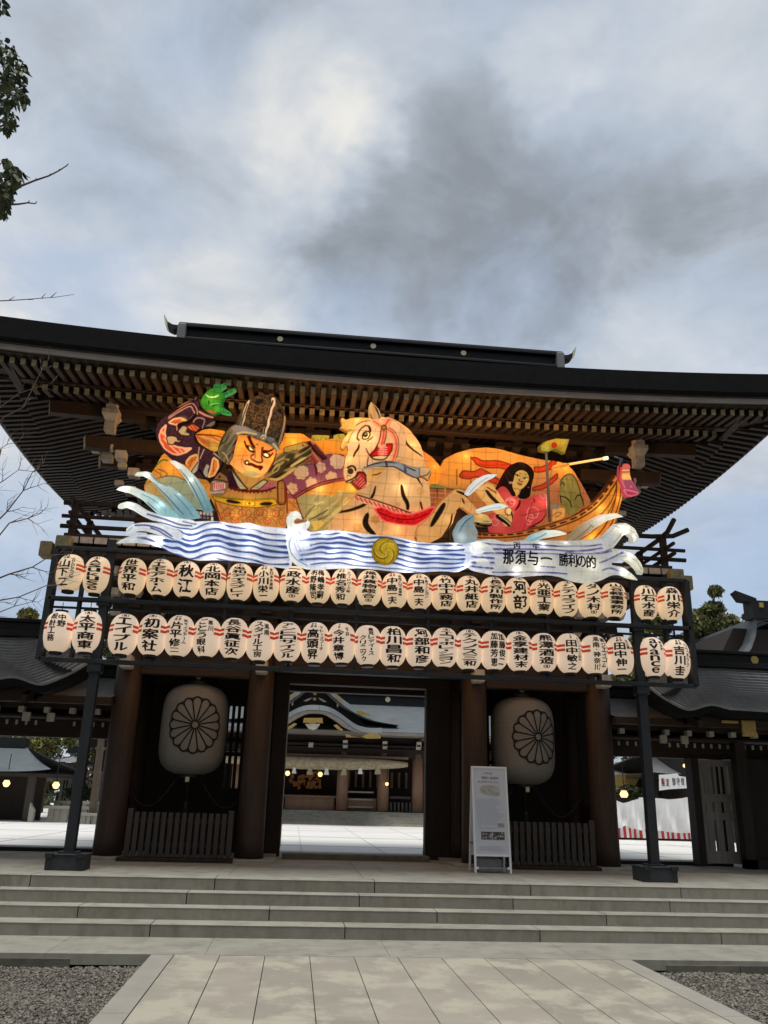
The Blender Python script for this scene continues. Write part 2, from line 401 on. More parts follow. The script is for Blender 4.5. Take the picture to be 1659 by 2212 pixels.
# niche walls
for s in (-1, 1):
    xi, xo = X0+s*1.875, X0+s*4.13
    b = MB(); n = 9
    for i in range(n):
        y0 = YF+.2+(YM-YF-.4)*i/n; b.box(xi-.035, xi+.035, y0+.004, y0+(YM-YF-.4)/n-.004, PZ+.05, 3.5)
    b.build('plank_wall', M['plank'], G)
    b = MB()
    for i in range(17):
        y0 = YF+.24+(YM-YF-.5)*i/16; b.box(xo-.02, xo+.02, y0-.018, y0+.018, 1.55, 3.4)
    for z in (1.5, 2.5, 3.4): b.box(xo-.03, xo+.03, YF+.2, YM-.2, z, z+.07)
    b.build('lattice_panel', M['picket'], G)
    bx('plank_wall', M['plank'], xo-.04, xo+.04, YF+.2, YM-.2, PZ+.05, 1.5, 0)
    # back wall with a barred window next to the passage
    wa, wb = (-1.34, -.88) if s < 0 else (2*X0+.88+.02, 2*X0+1.34)
    x_l, x_r = min(xi, xo)+.2, max(xi, xo)-.2
    for (p, q, z0, z1) in ((x_l, wa, PZ, 3.5), (wb, x_r, PZ, 3.5), (wa, wb, PZ, 1.66), (wa, wb, 3.12, 3.5)):
        bx('plank_wall', M['plank'], p, q, YM-.04, YM+.04, z0, z1, 0)
    b = MB()
    for i in range(5):
        xx = wa+.02+(wb-wa-.04)*i/4; b.box(xx-.028, xx+.028, YM-.045, YM+.02, 1.66, 3.12)
    for z in (2.22, 2.46): b.box(wa, wb, YM-.05, YM+.03, z, z+.07)
    b.build('window_bars', M['wood'], G)
# passage: jambs, threshold, open door leaves
OX0, OX1 = -.2, 2.36
bx('door_jamb', M['wood'], CX[1]+.2, OX0, YM-.13, YM+.13, PZ, 3.61)
bx('door_jamb', M['wood'], OX1+.055, CX[2]-.2, YM-.13, YM+.13, PZ, 3.61)
bx('threshold', M['kerb'], OX0+.05, OX1+.05, 15.35, 15.62, PZ-.03, PZ+.09, .02)
bx('door_lintel', M['woodx'], CX[1]+.2, CX[2]-.2, YM-.14, YM+.14, 3.57, 3.75)
for xd, s in ((OX0+.0, -1), (OX1+.25, 1)):
    d = bx('door_leaf', M['hallwood'], xd-.03 if s < 0 else xd, xd if s < 0 else xd+.05, YM+.13, YM+1.25, PZ+.1, 3.5)
    b = MB()
    for z in (.85, 1.5, 2.3, 3.1): b.box(xd-(.045 if s < 0 else -.05), xd-(.03 if s < 0 else -.062), YM+.2, YM+1.2, z, z+.09)
    b.build('door_strap', M['gold'], d)
# ---- balcony and its brackets
BZ = 5.45; BX, BY = 5.30, 1.0     # balcony half length, front line
BF = 13.72; BBK = 2*YM-BF
for cx in CX:
    for yy, s in ((YF, -1), (YB, 1)):
        b = MB(); b.mi = 0
        for i in range(3):
            z = 4.44+i*.30; yo = yy+s*.32*i
            b.mi = 0; b.box(cx-.09, cx+.09, min(yy, yo+s*.32), max(yy, yo+s*.32), z+.12, z+.24)
            b.box(cx-.42, cx+.42, yo-.085, yo+.085, z+.13, z+.25)
            b.mi = 1
            for dx in (-.36, 0, .36): b.hexa([(cx+dx-.07, yo-.09, z), (cx+dx+.07, yo-.09, z), (cx+dx+.07, yo+.09, z), (cx+dx-.07, yo+.09, z), (cx+dx-.11, yo-.13, z+.115), (cx+dx+.11, yo-.13, z+.115), (cx+dx+.11, yo+.13, z+.115), (cx+dx-.11, yo+.13, z+.115)])
        b.build('bracket_set', [M['wood'], M['pale'] if cx in (CX[0], CX[3]) and s < 0 else M['rafter']], G)
for yy in (BF+.12, YF-.35): bx('balcony_beam', M['woodx'], X0-BX-.25, X0+BX+.25, yy-.08, yy+.08, BZ-.22, BZ-.02)
for s in (-1, 1):
    bx('balcony_beam', M['wood'], X0+s*(BX-.15)-.08, X0+s*(BX-.15)+.08, BF-.35, BBK+.35, BZ-.20, BZ-.03)
    for yy in (BF+.12,):
        b = MB(); xx = X0+s*(BX+.36); b.box(min(xx, xx-s*.2), max(xx, xx-s*.2), yy-.13, yy+.13, BZ-.24, BZ+.02); b.build('beam_nose', M['cap'], G, bevel=.02)
        b = MB(); b.box(X0+s*(BX-.15)-.12, X0+s*(BX-.15)+.12, BF-.5, BF-.32, BZ-.24, BZ-.01); b.build('beam_nose', M['cap'], G, bevel=.02)
bal = bx('balcony_floor', M['woodx'], X0-BX, X0+BX, BF, BBK, BZ+.12, BZ+.18, 0)
b = MB(); x = X0-BX+.05
while x < X0+BX-.2:
    b.mi = 1; b.box(x, x+.205, BF-.03, BF, BZ+.01, BZ+.115); b.mi = 0; b.box(x+.02, x+.185, BF+.001, BF+1, BZ+.0, BZ+.118); x += .235
y = BF+.05
while y < BBK:
    for s in (-1, 1):
        b.mi = 1; xx = X0+s*BX; b.box(min(xx, xx+s*.03), max(xx, xx+s*.03), y, y+.2, BZ+.01, BZ+.115)
    y += .235
b.build('joist_ends', [M['wood'], M['pale']], bal)
b = MB()      # railing with crossing, upturned rail ends
for z, r in ((BZ+.32, .04), (BZ+.5, .035), (BZ+.74, .045)):
    e = .40 if z > BZ+.6 else .3; eL = .10
    for yy in (BF+.08, BBK-.08):
        up = .12 if z > BZ+.6 else 0
        b.tube([(X0-BX-eL, yy, z), (X0-BX-.02, yy, z), (X0-BX+.3, yy, z), (X0+BX-.3, yy, z), (X0+BX+.1, yy, z+up*.25), (X0+BX+e, yy, z+up*1.4)], r, 8)
    for s in (-1, 1):
        xx = X0+s*(BX-.08); up = .12 if z > BZ+.6 else 0
        ef = e if s > 0 else .12; up = up if s > 0 else 0
        b.tube([(xx, BF-ef, z+.01+up*1.4), (xx, BF-.1, z+.01+up*.25), (xx, BF+.3, z+.01), (xx, BBK-.3, z+.01), (xx, BBK+e, z+.01+up*1.4)], r, 8)
for i in range(9):
    xx = X0-BX+.1+(2*BX-.2)*i/8
    for yy in (BF+.08, BBK-.08): b.box(xx-.05, xx+.05, yy-.05, yy+.05, BZ+.18, BZ+.78)
for i in range(1, 4):
    yy = BF+(BBK-BF)*i/4
    for s in (-1, 1): b.box(X0+s*(BX-.08)-.05, X0+s*(BX-.08)+.05, yy-.05, yy+.05, BZ+.18, BZ+.78)
b.build('railing', M['wood'], bal)
# ---- upper storey
UX = 4.0; UF = 14.85; UB = 2*YM-UF
bx('upper_wall', M['plank'], X0-UX, X0+UX, UF, UB, BZ+.18, 8.25, 0)
for cx in (X0-UX, X0-1.6, X0+1.6, X0+UX):
    for yy in (UF, UB): MB().lathe([(.17, BZ+.18), (.165, 7.3)], 16, (cx, yy, 0)).build('upper_column', M['col'], G, smooth=True)
for z in (6.15, 6.75): bx('upper_tie_beam', M['woodx'], X0-UX-.4, X0+UX+.4, UF-.1, UF-.04+.1, z, z+.2)
bx('upper_tie_beam', M['woodx'], X0-UX-.5, X0+UX+.5, UF-.14, UF+.1, 7.2, 7.36)
# ---- eaves: everything hangs from the distance to the eave line
EF = 12.0; EH = 7.02; EBK = 2*YM-EF
def rise(dx, dy):       # upturn of the eave towards a corner
    u = min(1.0, abs(dx)/EH); v = min(1.0, abs(dy)/(YM-EF)); return .21*(u**2.2)*(v**2)
def zr(x, y): return rise(x-X0, y-YM)
NF = 82
raft = []
def flying(x, sgn=-1):
    ye = EF+.15; y1 = min(EF+1.9, EF+max(.35, EH-abs(x-X0)-.12)); yb = 2*YM
    f = (lambda q: q) if sgn < 0 else (lambda q: yb-q)
    r0 = zr(x, EF); b = MB(); b.beam((x, f(ye), 7.76+r0), (x, f(y1), 7.76+r0*.8+(y1-ye)*.13), .078, .10, cap=1); return b
def base_r(x, sgn=-1):
    ye = EF+.82; y1 = min(UF+.1, EF+EH-abs(x-X0)-.1); yb = 2*YM
    if y1 < ye+.15: return None
    f = (lambda q: q) if sgn < 0 else (lambda q: yb-q)
    r0 = zr(x, EF)*.8; b = MB(); b.beam((x, f(ye), 7.69+r0), (x, f(y1), 7.69+r0*.5+(y1-ye)*.30), .085, .105, cap=1); return b
cnt = 0; rest = MB()
def place(b, keep):
    global cnt
    if b is None: return
    if keep and cnt < 100: b.build('rafter', [M['rafter'], M['cap']], G); cnt += 1
    else:
        k0 = len(rest.v); rest.v.extend(b.v); rest.f.extend(tuple(k0+i for i in f) for f in b.f); rest.m.extend(b.m)
xsr = [X0-EH+.12+(2*EH-.24)*i/(NF-1) for i in range(NF)]
vis = [x for x in xsr if -4.9 < x < 7.5]
for x in vis: place(flying(x), True)
mid = [x for x in vis if -1.6 < x < 4.2]
for x in mid: place(base_r(x), True)
for x in xsr:
    if x not in vis: place(flying(x), False)
    if x not in mid: place(base_r(x), False)
    place(flying(x, 1), False); place(base_r(x, 1), False)
y = EF+.15
while y < EBK-.1:
    for s in (-1, 1):
        xe = X0+s*(EH-.15); dy = min(y-EF, EBK-y); x1 = X0+s*(EH-min(1.9, max(.35, dy-.12))); r0 = rise(EH, y-YM)
        rest.beam((xe, y, 7.76+r0), (x1, y, 7.76+r0*.8+abs(x1-xe)*.13), .078, .10, cap=1)
        xe = X0+s*(EH-.82); x1 = X0+s*max(UX-.1, EH-dy+.1)
        if abs(x1-X0) < abs(xe-X0)-.15: rest.beam((xe, y, 7.69+r0*.8), (x1, y, 7.69+r0*.5+abs(x1-xe)*.30), .085, .105, cap=1)
    y += .172
tag(rest.build('rafters', [M['wood'], M['cap']], G), kind='stuff')  # outer rafters in darker timber: eave shade put into their colour
# boards over the rafters
def dist(x, y): return min(EH-abs(x-X0), y-EF, EBK-y)
def soffit(x, y):
    d = dist(x, y); return 7.885+zr(x, y)*max(0, 1-d/4)+(.13*d if d < .8 else .104+.30*(d-.8))
us = np.linspace(X0-EH+.02, X0+EH-.02, 85); vs = np.linspace(EF+.02, EBK-.02, 50)
MB().grid(lambda u, v: (u, v, soffit(u, v)), us, vs).build('soffit', M['wood'], G)
def ring(o0, z0, o1, z1, n=60):   # a closed band around the eaves; o = offset outwards, z = height
    b = MB(); P = []
    for i in range(n+1): P.append((X0-EH+2*EH*i/n, EF, 0, -1))
    for i in range(1, n//2+1): P.append((X0+EH, EF+(EBK-EF)*i/(n//2), 1, 0))
    for i in range(1, n+1): P.append((X0+EH-2*EH*i/n, EBK, 0, 1))
    for i in range(1, n//2): P.append((X0-EH, EBK-(EBK-EF)*i/(n//2), -1, 0))
    return P
def eave_ring(name, m, offs):
    P = ring(0, 0, 0, 0); b = MB(); n = len(P); k = len(offs)
    for (x, y, nx, ny) in P:
        r0 = zr(x, y)
        for (o, z, kz) in offs:
            ox = o*(1 if x > X0 else -1) if abs(abs(x-X0)-EH) < 1e-6 else 0
            oy = o*(1 if y > YM else -1) if (abs(y-EF) < 1e-6 or abs(y-EBK) < 1e-6) else 0
            b.v.append((x+ox, y+oy, z+r0*kz))
    for i in range(n):
        j = (i+1) % n
        for q in range(k):
            p = (q+1) % k; b.f.append((i*k+q, j*k+q, j*k+p, i*k+p)); b.m.append(0)
    return b.build(name, m, G)
eave_ring('eave_board', M['band'], [(.02, 7.905, 1), (.02, 8.0, 1), (-.12, 8.0, 1), (-.12, 7.905, 1)])
eave_ring('eave_lath', M['woodx'], [(.035, 8.003, 1), (.035, 8.03, 1), (-.1, 8.03, 1), (-.1, 8.003, 1)])
eave_ring('kioi_board', M['woodx'], [(-.76, 7.825, .8), (-.76, 7.865, .8), (-.9, 7.865, .8), (-.9, 7.825, .8)])
# ---- roof
def roofz(x, y):
    df = min(y-EF, EBK-y); ds = EH-abs(x-X0)
    zf = 8.445+.36*df+.044*df*df
    zz_ = zf
    if ds < EH-4.45:
        zz_ = min(zf, 8.445+.40*ds+.05*ds*ds)
    return zz_+zr(x, y)*1.15*max(0, 1-min(df, ds)/3)
us = np.concatenate([np.linspace(X0-EH-.03, X0-4.46, 22), [X0-4.44], np.linspace(X0-4.3, X0+4.3, 24), [X0+4.44], np.linspace(X0+4.46, X0+EH+.03, 22)])
vs = np.linspace(EF-.03, EBK+.03, 61)
roof = MB().grid(lambda u, v: (u, v, roofz(min(max(u, X0-EH), X0+EH), min(max(v, EF), EBK))), us, vs).build('roof', M['copper'], G, smooth=False)
eave_ring('eave_edge', M['bark'], [(.05, 8.032, 1), (.07, 8.09, 1.02), (.03, 8.445, 1.15), (-.10, 8.46, 1.15), (-.14, 8.033, 1)])
rz = roofz(X0, YM)-.21
RX0, RX1 = -3.05, 5.40
b = MB()
b.box(RX0+.1, RX1-.1, YM-.42, YM+.42, rz-.35, rz+.10); b.box(RX0+.16, RX1-.16, YM-.30, YM+.30, rz+.10, rz+.20)
b.box(RX0+.1, RX1-.1, YM-.36, YM+.36, rz+.20, rz+.27); b.box(RX0+.16, RX1-.16, YM-.25, YM+.25, rz+.27, rz+.52)
b.box(RX0+.05, RX1-.05, YM-.34, YM+.34, rz+.52, rz+.60); b.box(RX0, RX1, YM-.28, YM+.28, rz+.60, rz+.66)
ridge = b.build('ridge', M['copper'], roof, bevel=.015)
for s, xe in ((-1, RX0), (1, RX1)):
    b = MB()
    b.mi = 0
    P = [(0, -.02), (.02, .06), (.16, .07), (.27, .13), (.35, .28), (.31, .09), (.24, .0), (.14, -.04)]
    b.prism([(xe+s*u, rz+.60+w) for u, w in P], 'y', YM-.13, YM+.13)
    b.build('ridge_horn', M['copper'], roof)
    MB().prism([(xe+s*u, rz+.60+w) for u, w in [(.28, .12), (.355, .30), (.365, .27), (.32, .08), (.26, .01)]], 'y', YM-.14, YM+.14).build('horn_tip', M['goldp'], roof)
    b = MB(); b.box(min(xe, xe-s*.18), max(xe, xe-s*.18), YM-.40, YM+.40, rz+.05, rz+.58); b.build('ridge_end', M['roofg'], roof, bevel=.04)
for (px, py) in ((605, 727), (807, 745), (1003, 760)):
    p = at(px, py, YM-.36); MB().tube([(p[0], YM-.25, rz+.43), (p[0], YM-.275, rz+.43)], .062, 20).build('crest_disc', M['goldp'], roof)
# ---- brackets under the eaves, tail rafters at the corners
for cx in (X0-UX, X0-2.6, X0-1.3, X0, X0+1.3, X0+2.6, X0+UX):
    for yy, s in ((UF, -1), (UB, 1)):
        b = MB()
        for i in range(3):
            z = 7.36+i*.22-.0*i; yo = yy+s*.36*i
            b.mi = 0; b.box(cx-.07, cx+.07, min(yy, yo+s*.3), max(yy, yo+s*.3), z+.09, z+.2)
            b.box(cx-.38, cx+.38, yo-.065, yo+.065, z+.1, z+.19)
            b.mi = 1
            for dx in (-.32, 0, .32): b.hexa([(cx+dx-.06, yo-.07, z), (cx+dx+.06, yo-.07, z), (cx+dx+.06, yo+.07, z), (cx+dx-.06, yo+.07, z), (cx+dx-.09, yo-.1, z+.09), (cx+dx+.09, yo-.1, z+.09), (cx+dx+.09, yo+.1, z+.09), (cx+dx-.09, yo+.1, z+.09)])
        b.build('bracket_set', [M['wood'], M['rafter']], G)
bx('purlin', M['woodx'], X0-5.6, X0+5.6, 13.62, 13.78, 7.90, 8.06)
for s in (-1, 1):
    cx = X0+s*4.77
    b = MB(); z = 7.46
    b.box(cx-.085, cx+.085, 13.5, 13.7, z, z+.2)
    b.hexa([(cx-.09, 13.48, z+.2), (cx+.09, 13.48, z+.2), (cx+.09, 13.72, z+.2), (cx-.09, 13.72, z+.2), (cx-.14, 13.43, z+.3), (cx+.14, 13.43, z+.3), (cx+.14, 13.77, z+.3), (cx-.14, 13.77, z+.3)])
    b.box(cx-.14, cx+.14, 13.43, 13.77, z+.3, z+.38); b.box(cx-.09, cx+.09, 13.45, 13.7, z+.38, z+.6)
    b.build('corner_bracket', M['pale'], G)
    b = MB()     # hip rafter and tail beams, capped ends
    b.beam((X0+s*(EH-.12), EF+.12, 7.98), (X0+s*UX, UF, 8.05), .2, .22, cap=1)
    b.build('hip_rafter', [M['rafter'], M['cap']], G)
    for (dx, y0, z0, l) in ((5.75, 13.35, 7.62, 1.5), (5.15, 13.6, 7.12, 1.3), (5.2, 14.9, 7.3, 1.3)):
        b = MB(); b.beam((X0+s*dx, y0, z0), (X0+s*(dx-l), y0+.55, z0+.2), .17, .23, cap=1); b.build('tail_beam', [M['rafter'], M['cap']], G)
    for (dx, y0, z0) in ((4.55, 13.75, 7.02), (4.35, 14.0, 6.8), (4.9, 14.2, 7.15), (4.42, 14.25, 6.55)):
        b = MB(); b.box(X0+s*dx-.09, X0+s*dx+.09, y0-.1, y0+.1, z0, z0+.14); b.box(X0+s*(dx+.22)-.07, X0+s*(dx+.22)+.07, y0-.07, y0+.07, z0+.16, z0+.25); b.build('bearing_block', M['pale'], G)
# ================================================================== lit paper float
TAGS = {'A': (0, 1100, 1.0369), 'B': (1424, 1200, 1.0369), 'C': (400, 1480, 2.07375), 'D': (1100, 1540, 2.07375), 'E': (1700, 1680, 1.84333),
        'W1': (440, 1960, 2.07375), 'W2': (1080, 1960, 2.07375), 'W3': (1780, 1960, 2.07375), 'H': (580, 1480, 4.1475), 'F': (820, 1520, 4.1475),
        'R': (780, 1850, 3.318), 'K': (1300, 1560, 4.1475), 'O': (1920, 1780, 6.3808), 'T': (2350, 1720, 5.5286)}
def px(tagn, pts):
    ox, oy, s = TAGS[tagn]; a = np.asarray(pts, float).reshape(-1, 2); return np.stack([(ox+a[:, 0]/s)/1.82278, (oy+a[:, 1]/s)/1.82278], 1)
def smooth_closed(P, it=2):
    for _ in range(it):
        Q = np.roll(P, -1, 0); P = np.stack([.86*P+.14*Q, .14*P+.86*Q], 1).reshape(-1, 2)
    return P
def smooth_open(P, it=2):
    for _ in range(it):
        if len(P) < 3: return P
        Q = np.stack([.75*P[:-1]+.25*P[1:], .25*P[:-1]+.75*P[1:]], 1).reshape(-1, 2); P = np.vstack([P[:1], Q, P[-1:]])
    return P
def resample(P, step, closed=True):
    Q = np.vstack([P, P[:1]]) if closed else P
    d = np.r_[0, np.cumsum(np.hypot(*np.diff(Q, axis=0).T))]; n = max(4, int(d[-1]/step))
    t = np.linspace(0, d[-1], n+1); r = np.stack([np.interp(t, d, Q[:, 0]), np.interp(t, d, Q[:, 1])], 1)
    return r[:-1] if closed else r
def segdist(p, S, closed=False):
    "distance of points to a polyline and the position along it"
    A = S; B = np.roll(S, -1, 0) if closed else S[1:]
    if not closed: A = S[:-1]
    best = np.full(len(p), 1e9); tt = np.zeros(len(p)); n = len(A)
    for i in range(n):
        ab = B[i]-A[i]; l = ab@ab+1e-12; t = np.clip(((p-A[i])@ab)/l, 0, 1); d = np.hypot(*(p-A[i]-t[:, None]*ab).T)
        k = d < best; best[k] = d[k]; tt[k] = (i+t[k])/n
    return best, tt
def inside(p, S):
    r = np.zeros(len(p), bool); x, y = p.T; j = len(S)-1
    for i in range(len(S)):
        xi, yi = S[i]; xj, yj = S[j]
        c = ((yi > y) != (yj > y)) & (x < (xj-xi)*(y-yi)/(yj-yi+1e-12)+xi); r ^= c; j = i
    return r
def vnoise(p, s, seed=0):
    q = p/s; i = np.floor(q).astype(int); f = q-i; f = f*f*(3-2*f)
    def h(a, b): return (np.sin(a*127.1+b*311.7+seed*74.7)*43758.5453) % 1.0
    a = h(i[:, 0], i[:, 1]); b = h(i[:, 0]+1, i[:, 1]); c = h(i[:, 0], i[:, 1]+1); d = h(i[:, 0]+1, i[:, 1]+1)
    return (a*(1-f[:, 0])+b*f[:, 0])*(1-f[:, 1])+(c*(1-f[:, 0])+d*f[:, 0])*f[:, 1]

YN = 12.36                                   # plane of the float, in front of the lantern rack
UPX = np.array(at(830, 1001, YN))-np.array(at(830, 1000, YN)); PXM = abs(UPX[2])    # metres per picture pixel here
BUL = Vector((0, -1, -.42)).normalized()     # the paper bellies out towards the people below
def paper(name, gain=1.0):
    m = bpy.data.materials.new(name); m.use_nodes = True; t = m.node_tree; t.nodes.clear(); k = t.links.new
    at_ = t.nodes.new('ShaderNodeAttribute'); at_.attribute_name = 'paint'
    o = t.nodes.new('ShaderNodeOutputMaterial'); em = t.nodes.new('ShaderNodeEmission'); em.inputs[1].default_value = gain
    tr = t.nodes.new('ShaderNodeBsdfTranslucent'); df = t.nodes.new('ShaderNodeBsdfDiffuse'); a1 = t.nodes.new('ShaderNodeAddShader')
    mx_ = t.nodes.new('ShaderNodeMixShader'); mx_.inputs[0].default_value = .65
    sc = t.nodes.new('ShaderNodeVectorMath'); sc.operation = 'SCALE'; sc.inputs['Scale'].default_value = .55; k(at_.outputs['Color'], sc.inputs[0])
    k(at_.outputs['Color'], em.inputs[0]); k(sc.outputs[0], df.inputs[0]); k(at_.outputs['Color'], tr.inputs[0])
    k(df.outputs[0], mx_.inputs[1]); k(tr.outputs[0], mx_.inputs[2]); k(em.outputs[0], a1.inputs[0]); k(mx_.outputs[0], a1.inputs[1]); k(a1.outputs[0], o.inputs[0])
    return m
M['paper'] = paper('painted_lit_paper', .44)
M['paperw'] = paper('white_lit_paper', .40)
M['paperd'] = paper('dim_lit_paper', .40)
FL = thing('lantern_float', 'illuminated paper float of a warrior, a pale horse and a lady in a boat', 'paper float', tuple(np.array(at(830, 1230, YN))))
LAMPS = []
def sheet(name, tg, outline, layer=0.0, bulge=.10, base=(200, 150, 90), paint=(), parent=None, step=1.45, m='paper', wire=27, wirek=.30, it=1, rim=.16, R0=26, edge=None, mott=.10, jit=0):
    "one painted paper surface: outline in picture pixels, swollen over its wire frame"
    Pp = smooth_closed(px(tg, outline), it) if it else px(tg, outline)
    Pp = resample(Pp, step)
    lo, hi = Pp.min(0), Pp.max(0)
    gx, gy = np.meshgrid(np.arange(lo[0], hi[0], step), np.arange(lo[1], hi[1], step*.9)); gx[::2] += step*.5
    g = np.stack([gx.ravel(), gy.ravel()], 1); g = g[inside(g, Pp)]
    d, _ = segdist(g, Pp, True); k = d > step*.55; g = g[k]; d = d[k]
    p = np.vstack([Pp, g]); dd = np.r_[np.zeros(len(Pp)), d]; nb = len(Pp)
    res = delaunay_2d_cdt([Vector(q) for q in p], [], [list(range(nb))], 1, 1e-4)
    V = np.array([tuple(v) for v in res[0]]); F = [tuple(f) for f in res[2]]
    if len(V) == len(p): V = p; D = dd
    else: D, _ = segdist(V, Pp, True); D[D < 1e-3] = 0
    h = np.clip(D/R0, 0, 1); h = np.sqrt(np.maximum(0, h*(2-h)))
    h = h*(1+.25*(vnoise(V, 30, 3)-.5))
    # ---- colour
    c = np.tile(srgb(base), (len(V), 1))
    for s in paint:
        ty = s[0]
        if ty == 'g':      # gradient between two points
            a, b_ = px(tg, [s[1], s[2]]); ab = b_-a; t = np.clip(((V-a)@ab)/(ab@ab), 0, 1)[:, None]; t = t*t*(3-2*t)
            c = c*(1-t)+srgb(s[3])*t if len(s) == 4 else srgb(s[3])*(1-t)+srgb(s[4])*t
        elif ty == 'b':    # soft round patch of colour
            q = px(tg, [s[1]])[0]; r = s[2]/TAGS[tg][2]/1.82278; t = np.exp(-((V-q)**2).sum(1)/(r*r))[:, None]*(s[4] if len(s) > 4 else 1)
            c = c*(1-t)+srgb(s[3])*t
        elif ty == 'f':
            q = smooth_closed(px(tg, s[1]), 1); ins = inside(V, q); dq, _ = segdist(V, q, True); w = s[3] if len(s) > 3 else 0
            a = np.clip(.5+np.where(ins, dq, -dq)/1.6, 0, 1)[:, None]; c = c*(1-a)+srgb(s[2])*a
            if w:
                a = np.clip((w-dq)/1.2+.5, 0, 1)[:, None]; c = c*(1-a)+srgb(s[4])*a
        elif ty == 's':    # brush stroke, width in picture pixels
            q = smooth_open(px(tg, s[1]), 2); dq, t = segdist(V, q); w = s[2]*.5
            if len(s) > 4 and s[4] == 't': w = w*np.sin(np.pi*np.clip(t*.9+.08, 0, 1))**.6
            elif len(s) > 4 and s[4] == 'e': w = w*(1-.75*t)
            elif len(s) > 4 and s[4] == 'v': w = w*(.45+1.0*vnoise(np.stack([q[0, 1]+t*17, t*0+q[0, 1]*.37], 1), 1.0, 6))
            a = np.clip((w-dq)/1.3+.5, 0, 1)[:, None]; c = c*(1-a)+srgb(s[3])*a
        elif ty == 'c':
            q = px(tg, [s[1]])[0]; r = s[2]/TAGS[tg][2]/1.82278; dq = np.hypot(*(V-q).T)
            a = np.clip((r-dq)/1.2+.5, 0, 1)[:, None]; c = c*(1-a)+srgb(s[3])*a
        elif ty == 'fl':   # five-petalled blossom
            q = px(tg, [s[1]])[0]; r = s[2]/TAGS[tg][2]/1.82278
            for kk in range(s[4] if len(s) > 4 else 5):
                an = kk*2*math.pi/(s[4] if len(s) > 4 else 5)+.3; qq = q+r*.62*np.array([math.cos(an), math.sin(an)]); dq = np.hypot(*(V-qq).T)
                a = np.clip((r*.38-dq)/1.1+.5, 0, 1)[:, None]; c = c*(1-a)+srgb(s[3])*a
            dq = np.hypot(*(V-q).T); a = np.clip((r*.26-dq)/1.1+.5, 0, 1)[:, None]; c = c*(1-a)+srgb(s[3])*a
        elif ty == 'ring':
            q = px(tg, [s[1]])[0]; r = s[2]/TAGS[tg][2]/1.82278; dq = np.abs(np.hypot(*(V-q).T)-r); a = np.clip((s[3]*.5-dq)/1.2+.5, 0, 1)[:, None]; c = c*(1-a)+srgb(s[4])*a
        elif ty == 'sp':   # speckle
            q = vnoise(V, s[1], 5); a = np.clip((q-s[3])*6, 0, 1)[:, None]*s[4]
            if len(s) > 5: qq = px(tg, [s[5]])[0]; a = a*np.exp(-((V-qq)**2).sum(1)/(s[6]/TAGS[tg][2]/1.82278)**2)[:, None]
            c = c*(1-a)+srgb(s[2])*a
        elif ty == 'st':   # streaks along a direction
            an = s[1]; u = V@np.array([math.cos(an), math.sin(an)]); w = V@np.array([-math.sin(an), math.cos(an)])
            q = vnoise(np.stack([u/s[2]/6+w*.02, w/s[2]], 1), 1, 9); a = np.clip((q-s[4])*5, 0, 1)[:, None]*s[5]
            if len(s) > 6: a = a*inside(V, px(tg, s[6]))[:, None]
            c = c*(1-a)+srgb(s[3])*a
    if mott: c = c*(1+mott*2*(vnoise(V, 16, 1)-.5)+mott*(vnoise(V, 5, 2)-.5))[:, None]
    if wire:              # the wire frame shows through as a net of thin lines
        wv_ = vnoise(V, 60, 4)*14; wu = vnoise(V, 70, 8)*12
        for u in ((V[:, 0]+wv_+V[:, 1]*.08) % wire, (V[:, 1]+wu-V[:, 0]*.06) % wire):
            u = np.minimum(u, wire-u); c = c*(1-wirek*np.clip(1.4-u, 0, 1))[:, None]
    if edge is not None:
        a = np.clip((edge[0]-D)/1.2+.5, 0, 1)[:, None]; c = c*(1-a)+srgb(edge[1])*a
    # ---- place
    Yp = YN-layer; b = MB(); dx = CAMR
    rays = (CAMR @ np.stack([V[:, 0]-829.5, -(V[:, 1]-1106.0), np.full(len(V), -FPX)]))
    t = Yp/rays[1]; W3_ = np.stack([rays[0]*t, np.full(len(V), Yp), CAMH+rays[2]*t], 1)
    Wb = W3_+np.outer(h*bulge, np.array(BUL))
    b.v = [tuple(q) for q in Wb]; b.f = list(F); b.m = [0]*len(F)
    n0 = len(V); rimv = W3_[:nb]+np.array([0, rim, 0.05])
    b.v += [tuple(q) for q in rimv]; colr = np.vstack([c, c[:nb]*.8])
    for i in range(nb):
        j = (i+1) % nb; b.f.append((i, j, n0+j, n0+i)); b.m.append(0)
    o = b.build(name, M[m], parent or FL, smooth=True)
    ca = o.data.color_attributes.new('paint', 'FLOAT_COLOR', 'POINT')
    ca.data.foreach_set('color', np.hstack([np.clip(colr, 0, 1), np.ones((len(colr), 1))]).astype(np.float32).ravel())
    return o
def lamp(tg, p, w, layer, col=(1, .84, .62), r=.10):
    q = px(tg, [p])[0]; w3 = at(q[0], q[1], YN-layer); LAMPS.append((w3, w, col, r))

BK = (40, 22, 14); DR = (95, 28, 16)
